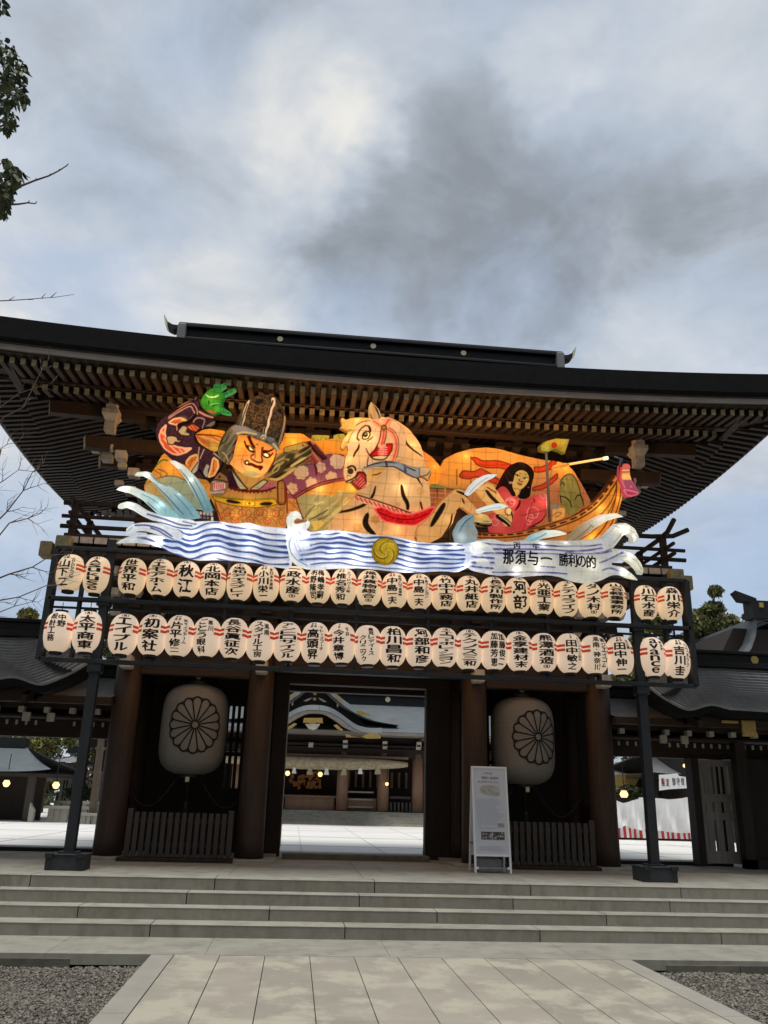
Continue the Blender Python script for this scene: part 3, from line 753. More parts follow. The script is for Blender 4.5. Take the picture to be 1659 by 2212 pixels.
# ---- far layer: rocks, clouds and hills behind the figures
o = sheet('rock', 'C', [(345,900),(380,830),(430,760),(490,650),(520,630),(700,690),(900,900),(850,1120),(500,1150),(420,1080),(360,980)], -.02, .06, (205,140,55), [
    ('f', [(350,900),(480,830),(600,815),(700,860),(800,960),(850,1120),(500,1140),(380,1060)], (150,163,132)),
    ('s', [(350,890),(480,825),(600,812),(700,858)], 2, (70,70,60)), ('s', [(470,760),(560,800),(500,830)], 2, (90,60,30)), ('s', [(430,770),(490,800),(495,830)], 1.6, (90,60,30)),
    ('s', [(440,740),(500,680),(540,690)], 4, (70,110,40)), ('b', (430,930), 90, (195,150,70), .8), ])
o = sheet('cloud', 'D', [(-160,470),(-60,380),(0,345),(190,345),(240,385),(330,400),(430,390),(530,360),(580,420),(580,560),(300,560),(0,520)], -.02, .07, (212,140,48), [('b', (120,400), 80, (230,160,60), .8), ('b', (480,430), 60, (190,140,60), .7)])
sheet('scroll_band', 'D', [(262,375),(300,370),(410,375),(400,390),(330,410),(262,405)], .02, .02, (205,185,70), [('sp', 3, (150,120,30), .5, .7)], o, wire=0, rim=.05)
sheet('scroll_band', 'D', [(440,375),(480,362),(535,362),(530,385),(480,392),(445,392)], .02, .02, (205,190,80), [('sp', 3, (150,120,30), .5, .7)], o, wire=0, rim=.05)
sheet('cloud', 'D', [(1150,470),(1190,500),(1250,540),(1310,610),(1370,710),(1400,770),(1180,770),(1120,620)], -.02, .07, (225,140,45), [('g', (1180,520), (1390,760), (215,140,60), (235,150,40))])
sheet('hill', 'E', [(70,290),(100,230),(180,190),(290,160),(400,150),(500,165),(640,205),(800,240),(900,250),(980,270),(1030,320),(1090,420),(1160,550),(1050,650),(860,720),(500,720),(300,620),(100,520),(20,430),(30,360)], -.03, .10, (212,140,62), [
    ('g', (400,180), (500,640), (215,148,66), (172,108,66)), ('b', (150,300), 110, (225,150,55), .7), ('b', (950,300), 80, (240,165,60), .9), ('b', (880,440), 80, (180,115,75), .6),
    ('s', [(275,215),(276,430)], 2.2, (110,50,25)), ('s', [(173,310),(174,420)], 2.2, (110,50,25)),
    ('f', [(275,225),(310,222),(360,248),(470,245),(540,265),(600,290),(560,318),(480,298),(400,300),(330,285),(300,255)], (196,62,28), 1.2, (110,30,15)),
    ('f', [(190,355),(215,318),(300,325),(350,300),(420,340),(500,400),(480,425),(400,390),(320,360),(260,380),(205,372)], (186,66,36), 1.2, (110,30,15)),
    ('f', [(730,290),(790,292),(850,265),(890,215),(940,190),(925,230),(880,280),(850,310),(790,328),(735,330)], (200,62,28), 1.2, (110,30,15)),
    ('f', [(720,440),(790,420),(850,380),(900,335),(900,375),(850,420),(790,455),(720,462)], (178,62,38), 1.2, (110,30,15)),
    ('f', [(918,400),(945,360),(985,338),(1025,355),(1055,420),(1070,500),(1092,570),(1000,650),(935,610),(915,500)], (128,118,58)), ('st', 1.3, 4, (150,140,80), .5, .5, [(918,400),(945,360),(985,338),(1025,355),(1055,420),(1070,500),(1092,570),(1000,650),(935,610)]),
    ('s', [(918,400),(945,360),(985,338),(1025,355),(1055,420),(1070,500),(1095,575)], 2.4, (60,45,25)), ('s', [(920,420),(940,395),(950,425)], 2.5, BK), ('s', [(915,500),(960,510),(990,540),(1005,590)], 3, BK, 't'), ('s', [(1025,530),(1045,490),(1075,500),(1090,560)], 3, BK, 't'), ('s', [(920,500),(925,550)], 2.5, BK),
    ('f', [(862,600),(880,588),(955,585),(950,660),(866,690)], (232,170,90)), ('s', [(870,640),(900,615),(940,625),(890,655)], 2, (160,95,40)), ('f', [(835,555),(920,555),(915,592),(838,600)], (150,130,105))])
sheet('castle_wall', 'D', [(1220,755),(1400,765),(1530,775),(1500,860),(1420,830),(1330,940),(1235,940)], .03, .05, (165,100,62), [
    ('s', [(1200,768),(1400,778),(1540,788)], 13, (140,140,70)), ('s', [(1225,790),(1400,800),(1530,810)], 2, (70,40,25)), ('s', [(1225,830),(1440,838)], 2, (225,150,80)), ('s', [(1225,868),(1400,875)], 2, (225,150,80)), ('s', [(1225,905),(1380,910)], 2, (225,150,80)),
    ('s', [(1285,795),(1288,930)], 2.4, (60,35,22)), ('s', [(1350,795),(1352,930)], 2, (225,150,80)), ('s', [(1415,800),(1416,900)], 2, (60,35,22)), ('b', (1300,900), 50, (200,120,60), .6)])
# ---- warrior
WR = sheet('warrior_robe', 'D', [(-20,720),(60,640),(250,560),(400,510),(520,515),(550,560),(560,720),(640,800),(660,850),(540,980),(440,1150),(300,1180),(120,1150),(60,1020),(30,880),(20,800)], .05, .12, (150,78,92), [
    ('fl', (180,660), 62, (235,188,140), 7), ('fl', (475,570), 66, (238,192,145), 8), ('fl', (425,705), 52, (232,180,132), 6), ('fl', (335,622), 46, (235,175,140), 6), ('fl', (262,748), 50, (238,190,140), 6), ('fl', (105,792), 48, (235,180,130), 6),
    ('f', [(125,862),(220,805),(320,758),(430,730),(560,712),(680,800),(470,860),(220,845)], (238,155,55)), ('b', (330,800), 60, (250,185,90), .8), ('b', (590,800), 80, (250,170,60), .9),
    ('f', [(135,862),(225,838),(460,850),(480,805),(660,840),(560,980),(440,1180),(280,1190),(180,1030)], (176,158,98)), ('b', (320,900), 70, (205,185,115), .8), ('b', (560,900), 90, (215,165,90), .8), ('st', -.75, 4, (226,206,120), .58, .7, [(225,838),(460,850),(480,805),(660,840),(560,980),(440,1180),(280,1190),(180,1030)]), ('st', -.8, 5, (120,112,78), .64, .5, [(225,838),(460,850),(660,840),(560,980),(440,1180),(280,1190),(180,1030)]),
    ('s', [(290,930),(330,905),(365,905)], 3, (240,215,130), 't'), ('s', [(210,1040),(250,960),(290,930)], 2, (110,90,60)), ('s', [(240,1050),(340,1000),(400,960)], 3.4, (100,90,62), 't'), ('s', [(270,1090),(350,1030),(400,1010)], 3, (105,92,62), 't'), ('f', [(255,1060),(330,1050),(380,1070),(320,1120),(290,1135)], (236,190,90)),
    ('f', [(65,870),(150,880),(190,1050),(60,1080)], (222,142,68)), ('s', [(135,862),(160,950),(200,1050)], 2.6, DR), ('s', [(65,880),(150,960)], 2, (190,100,40)), ('s', [(60,960),(150,985)], 2, (190,100,40)),
    ('s', [(125,862),(220,805),(320,758),(430,730),(560,712)], 9, (170,80,72)), ('s', [(122,852),(220,795),(320,748),(430,720),(550,704)], 2.2, DR), ('s', [(128,874),(225,815),(330,768),(440,738)], 2.2, DR), ('s', [(50,775),(90,830),(125,865)], 2.4, DR), ('s', [(285,590),(305,640),(300,690)], 5, DR, 't'), ('s', [(400,512),(470,508),(530,530)], 3, DR)])
sheet('shoulder_guard', 'D', [(25,475),(60,450),(130,432),(200,415),(262,405),(300,430),(410,556),(300,596),(160,612),(60,602)], .12, .06, (160,82,58), [
    ('f', [(25,475),(60,450),(150,432),(215,420),(230,450),(150,490),(50,500)], (196,168,82)), ('s', [(240,418),(300,500),(380,570)], 7, (62,30,28)), ('s', [(262,410),(330,490),(400,560)], 3, (200,130,120)), ('s', [(285,440),(340,505),(390,550)], 3.4, (45,25,25)),
    ('s', [(215,430),(280,510),(340,585)], 3, (215,120,100)), ('s', [(190,440),(250,520),(300,590)], 3, (120,45,35)), ('st', -.35, 4, (205,178,120), .54, .75, [(25,475),(60,480),(200,450),(230,500),(260,600),(160,612),(40,602)]), ('st', -.4, 5, (70,52,28), .6, .8, [(25,500),(200,470),(290,600),(160,612),(40,602)]), ('s', [(25,475),(60,450),(130,432),(200,415),(255,402)], 2.4, (70,25,15)), ('s', [(60,602),(160,612),(300,600),(410,560)], 5, (55,42,25))], WR)
sheet('sleeve_lining', 'C', [(760,470),(830,440),(880,430),(1020,452),(1010,560),(960,600),(880,622),(800,560)], .04, .06, (206,140,48), [
    ('f', [(770,490),(800,480),(930,488),(985,525),(950,600),(880,620),(830,560)], (160,92,55)), ('st', .5, 4, (215,160,80), .5, .7, [(770,490),(930,488),(985,525),(950,600),(880,620),(830,560)]), ('b', (920,585), 45, (210,185,80), .8), ('s', [(770,478),(900,482),(980,500)], 2.6, DR), ('s', [(760,520),(820,575),(880,622),(960,622)], 4, (45,35,25))], WR)
ARM = sheet('raised_arm', 'H', [(130,900),(160,800),(240,690),(380,600),(520,480),(640,410),(760,395),(800,335),(835,420),(870,560),(1000,620),(1100,670),(1085,705),(1120,745),(1090,820),(1000,860),(900,870),(760,960),(810,1080),(1000,1200),(1120,1250),(1250,1400),(1110,1659),(940,1690),(740,1650),(640,1460),(560,1430),(400,1370),(260,1240),(170,1100)], .10, .12, (58,34,44), [
    ('sp', 2.2, (92,64,70), .62, .45),
    ('f', [(430,555),(560,455),(650,405),(760,400),(735,445),(600,500)], (150,92,52), 1.6, (35,20,18)), ('f', [(820,400),(860,340),(930,275),(1000,400),(1000,560),(880,540),(840,480)], (200,150,95)),
    ('f', [(330,800),(250,880),(210,980),(230,1080),(300,1190),(420,1270),(520,1292),(660,1245),(740,1182),(640,1185),(500,1160),(400,1120),(335,1050),(305,930)], (214,88,56), 1.8, (240,180,140)), ('st', .8, 3, (248,190,150), .56, .8, [(330,800),(250,880),(210,980),(230,1080),(300,1190),(420,1270),(520,1292),(660,1245),(740,1182),(640,1185),(500,1160),(400,1120),(335,1050),(305,930)]),
    ('f', [(365,770),(450,710),(560,690),(660,740),(640,770),(560,762),(500,805)], (222,112,66), 1.8, (240,190,130)), ('s', [(430,770),(470,730)], 1.8, (170,45,25)), ('s', [(470,790),(520,730)], 1.8, (170,45,25)), ('s', [(520,790),(560,730)], 1.8, (170,45,25)), ('b', (610,735), 40, (245,205,120), .8),
    ('f', [(330,1010),(350,990),(420,980),(500,1000),(520,1060),(590,1040),(540,1095),(480,1075),(440,1130),(360,1115)], (188,162,122), 1.2, (35,22,20)),
    ('f', [(515,910),(600,810),(690,840),(650,905),(725,950),(685,985),(570,970)], (192,166,124), 1.2, (35,22,20)), ('s', [(640,920),(720,950)], 1.8, BK), ('f', [(660,830),(760,780),(880,850),(800,925),(700,880)], (222,112,62), 1.4, (60,25,15)), ('s', [(720,820),(780,900)], 2, (160,50,25)), ('s', [(760,800),(830,890)], 2, (160,50,25)),
    ('f', [(650,1400),(720,1320),(830,1280),(835,1380),(760,1480),(700,1560),(640,1480)], (212,130,58), 1.6, (225,185,115)), ('s', [(700,1480),(740,1400),(820,1330)], 2, (150,70,25)), ('s', [(680,1430),(760,1350)], 2, (150,70,25)), ('f', [(740,1560),(800,1480),(860,1400),(830,1540),(760,1600)], (190,180,150)),
    ('f', [(1090,1330),(1160,1380),(1172,1480),(1100,1620),(1000,1655),(1050,1530)], (214,128,62), 1.6, (230,190,125)), ('f', [(930,1560),(985,1440),(1030,1470),(1000,1540),(1000,1650),(930,1640)], (172,165,150)), ('s', [(1100,1380),(1090,1560)], 2, (150,70,25)),
    ('s', [(370,660),(560,530),(745,440)], 7, (30,16,16)), ('s', [(365,700),(500,610),(620,540),(728,490),(765,570),(800,625),(730,690),(690,745),(560,760)], 2.2, (206,152,134)), ('s', [(850,590),(800,650),(740,720),(680,770),(580,780),(520,830)], 8, (32,18,16)), ('s', [(505,890),(500,820)], 1.9, (205,150,130)),
    ('s', [(365,672),(540,545),(650,480),(760,440),(830,560),(830,630)], 1.9, (200,146,128)), ('s', [(862,590),(960,650),(1090,685)], 4.0, (200,140,112)), ('s', [(780,385),(812,340)], 2.2, (200,150,130)), ('s', [(770,760),(780,730),(840,680),(960,712),(940,780),(905,850)], 2.0, (204,150,130)),
    ('f', [(960,820),(1000,800),(1060,760),(1120,735),(1110,780),(1040,830)], (160,130,96)), ('s', [(860,1170),(850,1300),(850,1400)], 1.9, (200,160,135)), ('s', [(940,1200),(880,1350)], 1.9, (200,160,135)), ('s', [(870,1540),(930,1620),(960,1690)], 5, (25,20,15)), ('s', [(1090,1260),(1180,1330),(1250,1400)], 2.2, (190,170,150)), ('s', [(770,1040),(850,1140),(1000,1200),(1150,1230)], 4.4, (40,34,26))], WR, edge=(1.2, (30,18,18)), wirek=.1)
HND = sheet('hand', 'H', [(870,440),(880,380),(930,300),(970,255),(1040,205),(1090,200),(1170,215),(1240,270),(1262,345),(1225,430),(1232,520),(1210,600),(1140,605),(1080,640),(980,590),(900,520)], .18, .10, (60,138,40), [
    ('b', (1000,430), 160, (84,166,44), .8), ('b', (1150,540), 60, (112,200,66), .8), ('b', (1120,250), 60, (56,130,50), .8), ('s', [(970,315),(1015,350)], 2.8, (205,235,130)), ('s', [(1040,352),(1100,358),(1165,328)], 3, (225,245,150)), ('s', [(1020,405),(1015,470)], 3.4, (14,70,24), 't'), ('s', [(1040,500),(1080,465),(1180,455)], 3, (150,215,110), 't'), ('s', [(1060,505),(1110,475),(1170,470)], 2.4, (20,80,26), 't'),
    ('f', [(950,565),(1040,560),(1140,600),(1070,645),(1000,620)], (222,112,62))], WR, edge=(1.0, (40,110,50)), wire=15)
for pts, cc in (([(1085,205),(1075,160),(1110,132),(1180,138),(1235,180),(1225,225),(1150,230)], (62,140,66)), ([(1180,150),(1240,125),(1300,108),(1320,130),(1285,172),(1230,215),(1200,190)], (44,98,44)), ([(1240,280),(1330,240),(1430,196),(1450,230),(1400,272),(1310,310),(1258,340)], (44,110,48)), ([(1200,505),(1240,520),(1310,560),(1365,600),(1358,636),(1280,625),(1200,605)], (66,150,70))):
    sheet('finger', 'H', pts, .20, .05, cc, [('sp', 4, (90,180,80), .5, .5)], HND, edge=(1, (90,170,100)), R0=9, wire=11)
HAT = sheet('tall_hat', 'F', [(430,660),(480,520),(560,380),(640,250),(720,180),(850,140),(1000,135),(1100,170),(1190,280),(1240,400),(1265,520),(1255,700),(1220,850),(1150,980),(1080,980),(880,900),(780,770),(600,700)], .14, .20, (52,43,34), [
    ('sp', 2.2, (150,115,62), .5, .9, (760,600), 330), ('sp', 2.2, (92,72,48), .55, .8), ('f', [(480,640),(560,420),(640,300),(610,430),(560,640)], (84,80,62)), ('f', [(760,270),(830,210),(910,230),(900,290),(800,320)], (28,26,28)), ('f', [(1120,400),(1190,360),(1220,470),(1150,440)], (28,24,24)),
    ('s', [(660,250),(640,330),(600,420),(590,560),(545,650)], 6, (222,196,158)), ('s', [(652,300),(620,390),(594,470),(575,560),(540,650)], 2.8, (24,14,12)),
    ('s', [(1068,225),(1075,300),(1025,385),(1020,470),(980,560),(985,640),(935,720),(925,830)], 8, (235,208,170)), ('s', [(1062,250),(1048,310),(1010,385),(1000,470),(965,560),(962,640),(925,720),(915,830)], 3.6, (26,14,12)),
    ('s', [(1255,500),(1245,620),(1215,760),(1180,900)], 3, (170,140,105)), ('s', [(1200,800),(1150,960)], 2.4, (190,160,110))], WR, wirek=.05, R0=40)
FACE = sheet('face', 'F', [(465,790),(640,795),(780,860),(900,895),(1010,955),(1110,1035),(1112,1110),(1060,1240),(980,1390),(900,1480),(820,1512),(700,1502),(560,1445),(440,1362),(335,1260),(395,1180),(425,1060),(455,900)], .20, .18, (226,154,72), [
    ('g', (560,900), (680,1480), (228,142,58), (222,172,98)), ('b', (1040,1160), 130, (238,130,48), .9), ('b', (560,1000), 120, (232,140,50), .8), ('b', (830,1060), 60, (238,160,80), .7),
    ('f', [(565,1425),(620,1380),(740,1380),(830,1430),(760,1490),(640,1482)], (172,158,100)), ('s', [(560,1190),(560,1300),(620,1380)], 1.8, (180,110,50)), ('s', [(620,1080),(570,1150),(600,1260)], 1.6, (185,115,50)),
    ('s', [(455,1010),(560,1010),(640,1080)], 1.4, (185,115,50)), ('s', [(430,1140),(600,1140),(720,1120)], 1.4, (185,115,50)),
    ('f', [(632,812),(690,812),(740,930),(795,1010),(755,1030),(690,945)], (60,18,10)), ('f', [(885,1062),(905,1040),(1000,1050),(1088,1000),(1060,1055),(980,1092),(900,1098)], (60,18,10)), ('s', [(905,1000),(893,1070)], 2.6, (90,30,12)),
    ('f', [(628,985),(690,975),(770,1058),(700,1062)], (250,230,170), 1.3, (60,18,10)), ('s', [(605,905),(635,995),(700,1068),(775,1080)], 4, (70,20,10)), ('f', [(890,1108),(950,1088),(1020,1120),(990,1165),(920,1152)], (250,232,175), 1.3, (60,18,10)), ('s', [(890,1110),(940,1168),(1005,1165),(1058,1098)], 3.6, (70,20,10)), ('s', [(655,975),(672,1010)], 4, (60,18,10)), ('c', (1000,1120), 18, (80,25,12)),
    ('s', [(780,985),(785,1120),(775,1190)], 2, (170,90,40)), ('s', [(888,1010),(880,1160),(902,1225),(860,1255),(790,1235),(745,1205),(715,1185),(715,1140),(755,1110)], 3.8, (110,36,14)), ('s', [(760,1120),(765,1180)], 2.2, (150,70,30)), ('c', (745,1165), 26, (232,150,90)),
    ('c', (642,1248), 44, (85,22,12)), ('c', (648,1250), 17, (250,235,190)), ('s', [(680,1275),(725,1275),(800,1318),(880,1322)], 7, (80,20,12)), ('c', (860,1345), 30, (85,20,12)), ('c', (808,955), 13, (95,14,10))], WR, edge=(1.2, (120,50,20)), R0=36, mott=.05, wirek=.12)
HR = sheet('grey_hair', 'F', [(165,1000),(200,880),(280,740),(380,650),(450,630),(600,655),(790,735),(870,770),(1000,810),(1100,835),(1110,900),(1170,1010),(1130,1050),(1010,965),(900,905),(780,865),(640,800),(490,790),(500,850),(450,950),(425,1080),(390,1180),(350,1265),(305,1275),(200,1200),(145,1070)], .24, .09, (104,92,64), [
    ('st', -1.0, 4.5, (150,132,92), .5, .8), ('st', -1.0, 5, (58,50,36), .58, .85), ('f', [(400,700),(450,640),(600,662),(800,745),(790,810),(560,770),(420,800)], (142,134,128)), ('s', [(480,780),(600,750),(790,790)], 4, (215,190,130)), ('f', [(355,965),(490,830),(485,905),(390,990)], (38,28,20)), ('f', [(390,1100),(410,1040),(430,1100)], (70,22,14)), ('f', [(430,880),(480,830),(380,1000),(300,1100),(340,1010)], (150,138,128)),
    ('f', [(960,835),(1010,820),(1100,845),(1100,890),(1030,940),(965,905)], (126,122,116), 1.2, (90,80,70)), ('c', (905,842), 48, (226,206,168)), ('ring', (905,855), 28, 2, (120,100,70)), ('f', [(800,760),(850,750),(840,850),(800,865)], (128,118,112)), ('s', [(1070,950),(1140,1040)], 6, (200,185,150)), ('s', [(210,960),(300,900),(360,800)], 3, (60,52,40), 't'), ('s', [(230,1080),(300,1120),(330,1230)], 3, (190,165,110), 't')], WR, R0=16, wire=0)
sheet('windblown_hair', 'F', [(955,1430),(1080,1250),(1120,1100),(1250,1085),(1450,1070),(1560,1000),(1680,960),(1690,1130),(1560,1240),(1400,1380),(1280,1465),(1140,1555),(1000,1535)], .19, .08, (78,62,34), [
    ('st', -.55, 4, (196,164,96), .5, .85), ('st', -.5, 5, (42,32,18), .6, .8), ('s', [(1020,1520),(1140,1535),(1280,1440),(1420,1350)], 6, (215,180,100)), ('s', [(1050,1400),(1120,1280),(1180,1270),(1150,1370),(1060,1420)], 2.4, (200,170,100)), ('s', [(1350,1310),(1450,1250),(1600,1160)], 5, (232,200,120), 't'), ('s', [(1250,1200),(1330,1190),(1300,1220)], 2.4, (190,160,95))], WR, R0=14, wire=0)
ringp = [('ring', (x, y), 46, 2, (158,80,36)) for x, y in ((390,550),(590,555),(815,550),(1020,565),(490,655),(690,650),(910,660),(1110,670))]+[('c', (x, y), 20, (205,96,52)) for x, y in ((390,550),(590,555),(815,550),(1020,565),(490,655),(690,650),(910,660),(1110,670),(300,450))]
hatch = [('s', [(300+i*105,480),(420+i*105,560),(300+i*105,650)], 1.8, (150,88,42)) for i in range(8)]+[('s', [(400+i*105,480),(290+i*105,560),(400+i*105,690)], 1.8, (150,88,42)) for i in range(8)]
sheet('armour', 'R', [(385,230),(375,100),(420,-30),(870,-30),(1000,100),(1110,120),(1150,180),(1172,230),(1172,560),(1150,720),(1140,790),(800,770),(560,730),(290,690),(240,520),(150,330),(190,325),(330,330),(340,270)], .13, .14, (192,134,64), hatch+ringp+[
    ('f', [(150,330),(205,340),(320,640),(330,700),(240,700),(200,520)], (224,150,70)), ('s', [(215,400),(255,520),(315,650)], 4, (110,24,18)), ('s', [(150,330),(190,480),(250,640)], 2, (120,70,30)), ('b', (190,400), 40, (220,180,60), .8), ('b', (290,620), 40, (200,90,80), .6),
    ('f', [(375,225),(380,60),(430,-30),(560,250)], (58,28,40)), ('f', [(420,-30),(470,0),(665,252),(545,252)], (206,192,146), 1.3, (60,30,22)), ('f', [(455,-30),(870,-30),(870,120),(662,252)], (222,162,78)), ('f', [(675,254),(860,120),(925,150),(800,258)], (206,186,128), 1.4, (95,30,18)), ('s', [(440,-10),(540,120),(660,250)], 3, DR), ('f', [(805,256),(930,160),(1015,150),(1000,245),(900,262)], (192,98,106)),
    ('s', [(385,222),(560,268),(740,278),(900,268),(1012,225)], 4.6, (100,22,14)), *[('f', [(x-11, y-10), (x+11, y-10), (x+11, y+10), (x-11, y+10)], (104,26,16)) for x, y in ((440,252),(490,265),(540,275),(595,284),(645,290),(690,292),(740,294),(790,293),(845,290),(900,284),(955,275))],
    ('f', [(185,328),(400,372),(700,388),(1020,370),(1045,450),(760,492),(450,458),(210,392)], (222,166,40), 1.3, (130,85,25)), ('s', [(190,330),(420,360),(700,380),(1015,362)], 3, (150,130,40)), ('f', [(365,395),(405,378),(540,402),(578,432),(500,440),(400,425)], (40,28,24)), ('f', [(802,440),(850,415),(950,413),(995,432),(940,460),(845,462)], (40,28,24)), ('f', [(625,410),(750,410),(750,465),(630,460)], (236,180,50), 1, (150,100,30)), ('c', (680,432), 17, (120,60,25)),
    ('f', [(1040,150),(1110,128),(1138,180),(1142,445),(1050,445)], (178,124,58), 2, (110,46,24)), *[('c', (1088, y), 15, (205,110,60)) for y in (190,280,370)], ('s', [(1160,190),(1165,560)], 3, (120,20,18))], WR, R0=40)
sheet('helmet_ornament', 'R', [(150,300),(160,180),(200,130),(280,25),(350,75),(395,150),(390,270),(330,335),(160,325)], .20, .06, (150,106,66), [
    ('c', (285,90), 18, (70,40,20)), ('s', [(165,150),(250,120),(390,160)], 3, (70,40,25)), ('f', [(210,170),(358,165),(360,245),(205,268)], (240,205,195)), *[('s', [(225+i*27,180),(222+i*27,245)], 2.6, (205,42,34)) for i in range(5)], ('f', [(70,190),(140,180),(160,240),(60,240)], (205,130,60)), ('s', [(150,300),(330,285)], 5, (180,168,160)), ('f', [(180,150),(240,140),(240,165),(180,168)], (190,160,140))], WR, R0=14, wire=0)
sheet('lacquer_box', 'C', [(755,1088),(916,1104),(916,1192),(765,1172)], .30, .03, (52,40,36), [('f', [(772+i*29, 1104+i*3), (792+i*29, 1106+i*3), (792+i*29, 1130+i*3), (772+i*29, 1128+i*3)], (222,178,168)) for i in range(5)]+[('f', [(774+i*29, 1140+i*3), (792+i*29, 1142+i*3), (792+i*29, 1162+i*3), (774+i*29, 1160+i*3)], (132,112,108)) for i in range(4)]+[('f', [(896,1150),(912,1152),(912,1184),(896,1182)], (250,225,190))], WR, it=0, wire=0, R0=8)
# ---- horse
flw = [('fl', (x, y), r, (196,138,70), 6) for x, y, r in ((970,690,34),(1140,812,36),(630,1108,42),(775,1040,36),(960,920,22))]
HO = sheet('horse_body', 'D', [(390,1110),(450,1020),(560,930),(650,820),(700,680),(730,480),(800,300),(870,205),(960,240),(1060,310),(1150,430),(1180,530),(1200,640),(1222,760),(1235,900),(1232,1000),(1240,1080),(1150,1130),(1120,1230),(900,1220),(700,1210),(420,1190)], .16, .22, (222,176,118), flw+[
    ('b', (1000,760), 200, (230,190,132), .8), ('b', (560,1060), 140, (214,152,92), .7), ('b', (980,1130), 120, (226,158,96), .8), ('b', (1080,430), 120, (228,182,112), .8), ('b', (900,300), 100, (236,190,112), .8),
    ('s', [(480,990),(600,962),(700,920),(760,850),(780,770)], 7, (46,26,14), 't'), ('s', [(985,765),(998,850),(1042,920),(1030,985)], 9, (34,24,16), 't'), ('s', [(715,995),(690,1060),(715,1115),(780,1170)], 13, (34,24,18), 't'), ('s', [(1110,700),(1160,778)], 5.5, (40,24,14), 'e'), ('s', [(1140,905),(1155,955)], 5, DR),
    ('s', [(1000,330),(1010,400),(1050,460),(1165,535)], 5, (52,30,14), 't'), ('s', [(960,270),(1000,340),(1010,400)], 2.2, (130,80,40)), ('s', [(610,880),(780,925),(940,980),(1070,1005)], 3.4, DR),
    ('s', [(605,862),(780,908),(940,962),(1035,995)], 15, (236,176,132)), *[('s', [(620+i*36, 858+i*11), (640+i*36, 884+i*11)], 3.4, (206,62,40)) for i in range(12)], ('s', [(620,842),(790,890),(950,945),(1080,998)], 3, (60,20,14))], R0=60)
sheet('chest_cloth', 'D', [(768,962),(790,950),(835,938),(940,988),(1070,1002),(1170,970),(1250,938),(1278,945),(1222,1030),(1110,1102),(980,1092),(840,1062)], .40, .07, (212,36,34), [('sp', 2.4, (140,14,22), .5, .7), ('s', [(800,985),(940,1040),(1090,1050),(1200,1000)], 2.4, (120,10,16))], HO, edge=(2.6, (238,112,104)), R0=16, wire=0)
LEG = sheet('foreleg', 'D', [(1100,1215),(1118,1115),(1240,1010),(1300,920),(1370,850),(1430,800),(1490,800),(1530,850),(1600,950),(1645,1000),(1640,1040),(1600,1045),(1540,990),(1470,940),(1440,1000),(1410,1090),(1330,1190),(1210,1250)], .30, .16, (224,172,104), [
    ('b', (1330,1000), 90, (238,190,120), .8), ('s', [(1340,915),(1290,1000),(1225,1100)], 11, (34,26,18), 't'), ('s', [(1400,1000),(1390,1090),(1320,1190)], 5, (48,28,16), 't'), ('s', [(1100,1120),(1095,1180),(1120,1225)], 5, (48,20,14), 't'), ('s', [(1440,815),(1530,850),(1580,920)], 6, (30,24,18), 't'), ('s', [(1440,975),(1500,955)], 7, (34,24,16), 't'), ('s', [(1480,870),(1500,920)], 4, (50,30,18), 't')], HO, R0=24, edge=(.9, (190,130,70)))
sheet('foreleg', 'E', [(320,450),(400,410),(440,420),(490,490),(540,560),(592,610),(588,680),(540,730),(500,680),(470,620),(410,560),(370,520)], .30, .12, (232,186,112), [('s', [(385,460),(420,510),(490,570)], 8, (44,36,22), 't'), ('s', [(395,440),(460,480)], 3, (120,80,40)), ('c', (548,610), 26, (244,216,138)), ('ring', (548,610), 28, 2.4, (90,60,25)), ('s', [(570,620),(590,690)], 5, (80,50,20))], HO, R0=18)
sheet('hoof', 'E', [(478,635),(500,640),(560,680),(578,705),(570,728),(520,690),(482,660)], .40, .05, (30,24,18), [('s', [(490,645),(540,680),(572,712)], 2.4, (230,205,140))], HO, R0=8, wire=0)
sheet('hoof', 'E', [(314,690),(330,650),(345,628),(400,640),(440,690),(436,722),(380,730),(318,715)], .40, .08, (226,186,112), [('c', (345,640), 22, (240,205,130)), ('f', [(312,690),(380,680),(440,690),(436,728),(380,732),(318,716)], (30,24,18)), ('s', [(320,686),(380,692),(430,694)], 2.6, (230,205,150)), ('s', [(345,700),(420,706)], 2, (150,130,100))], HO, R0=12, wire=0)
def strap(cx0, pts, w):   # patterned bridle strap
    a = [('s', pts, w, (236,166,122)), ('s', pts, w*.28, (214,92,62))]
    return a
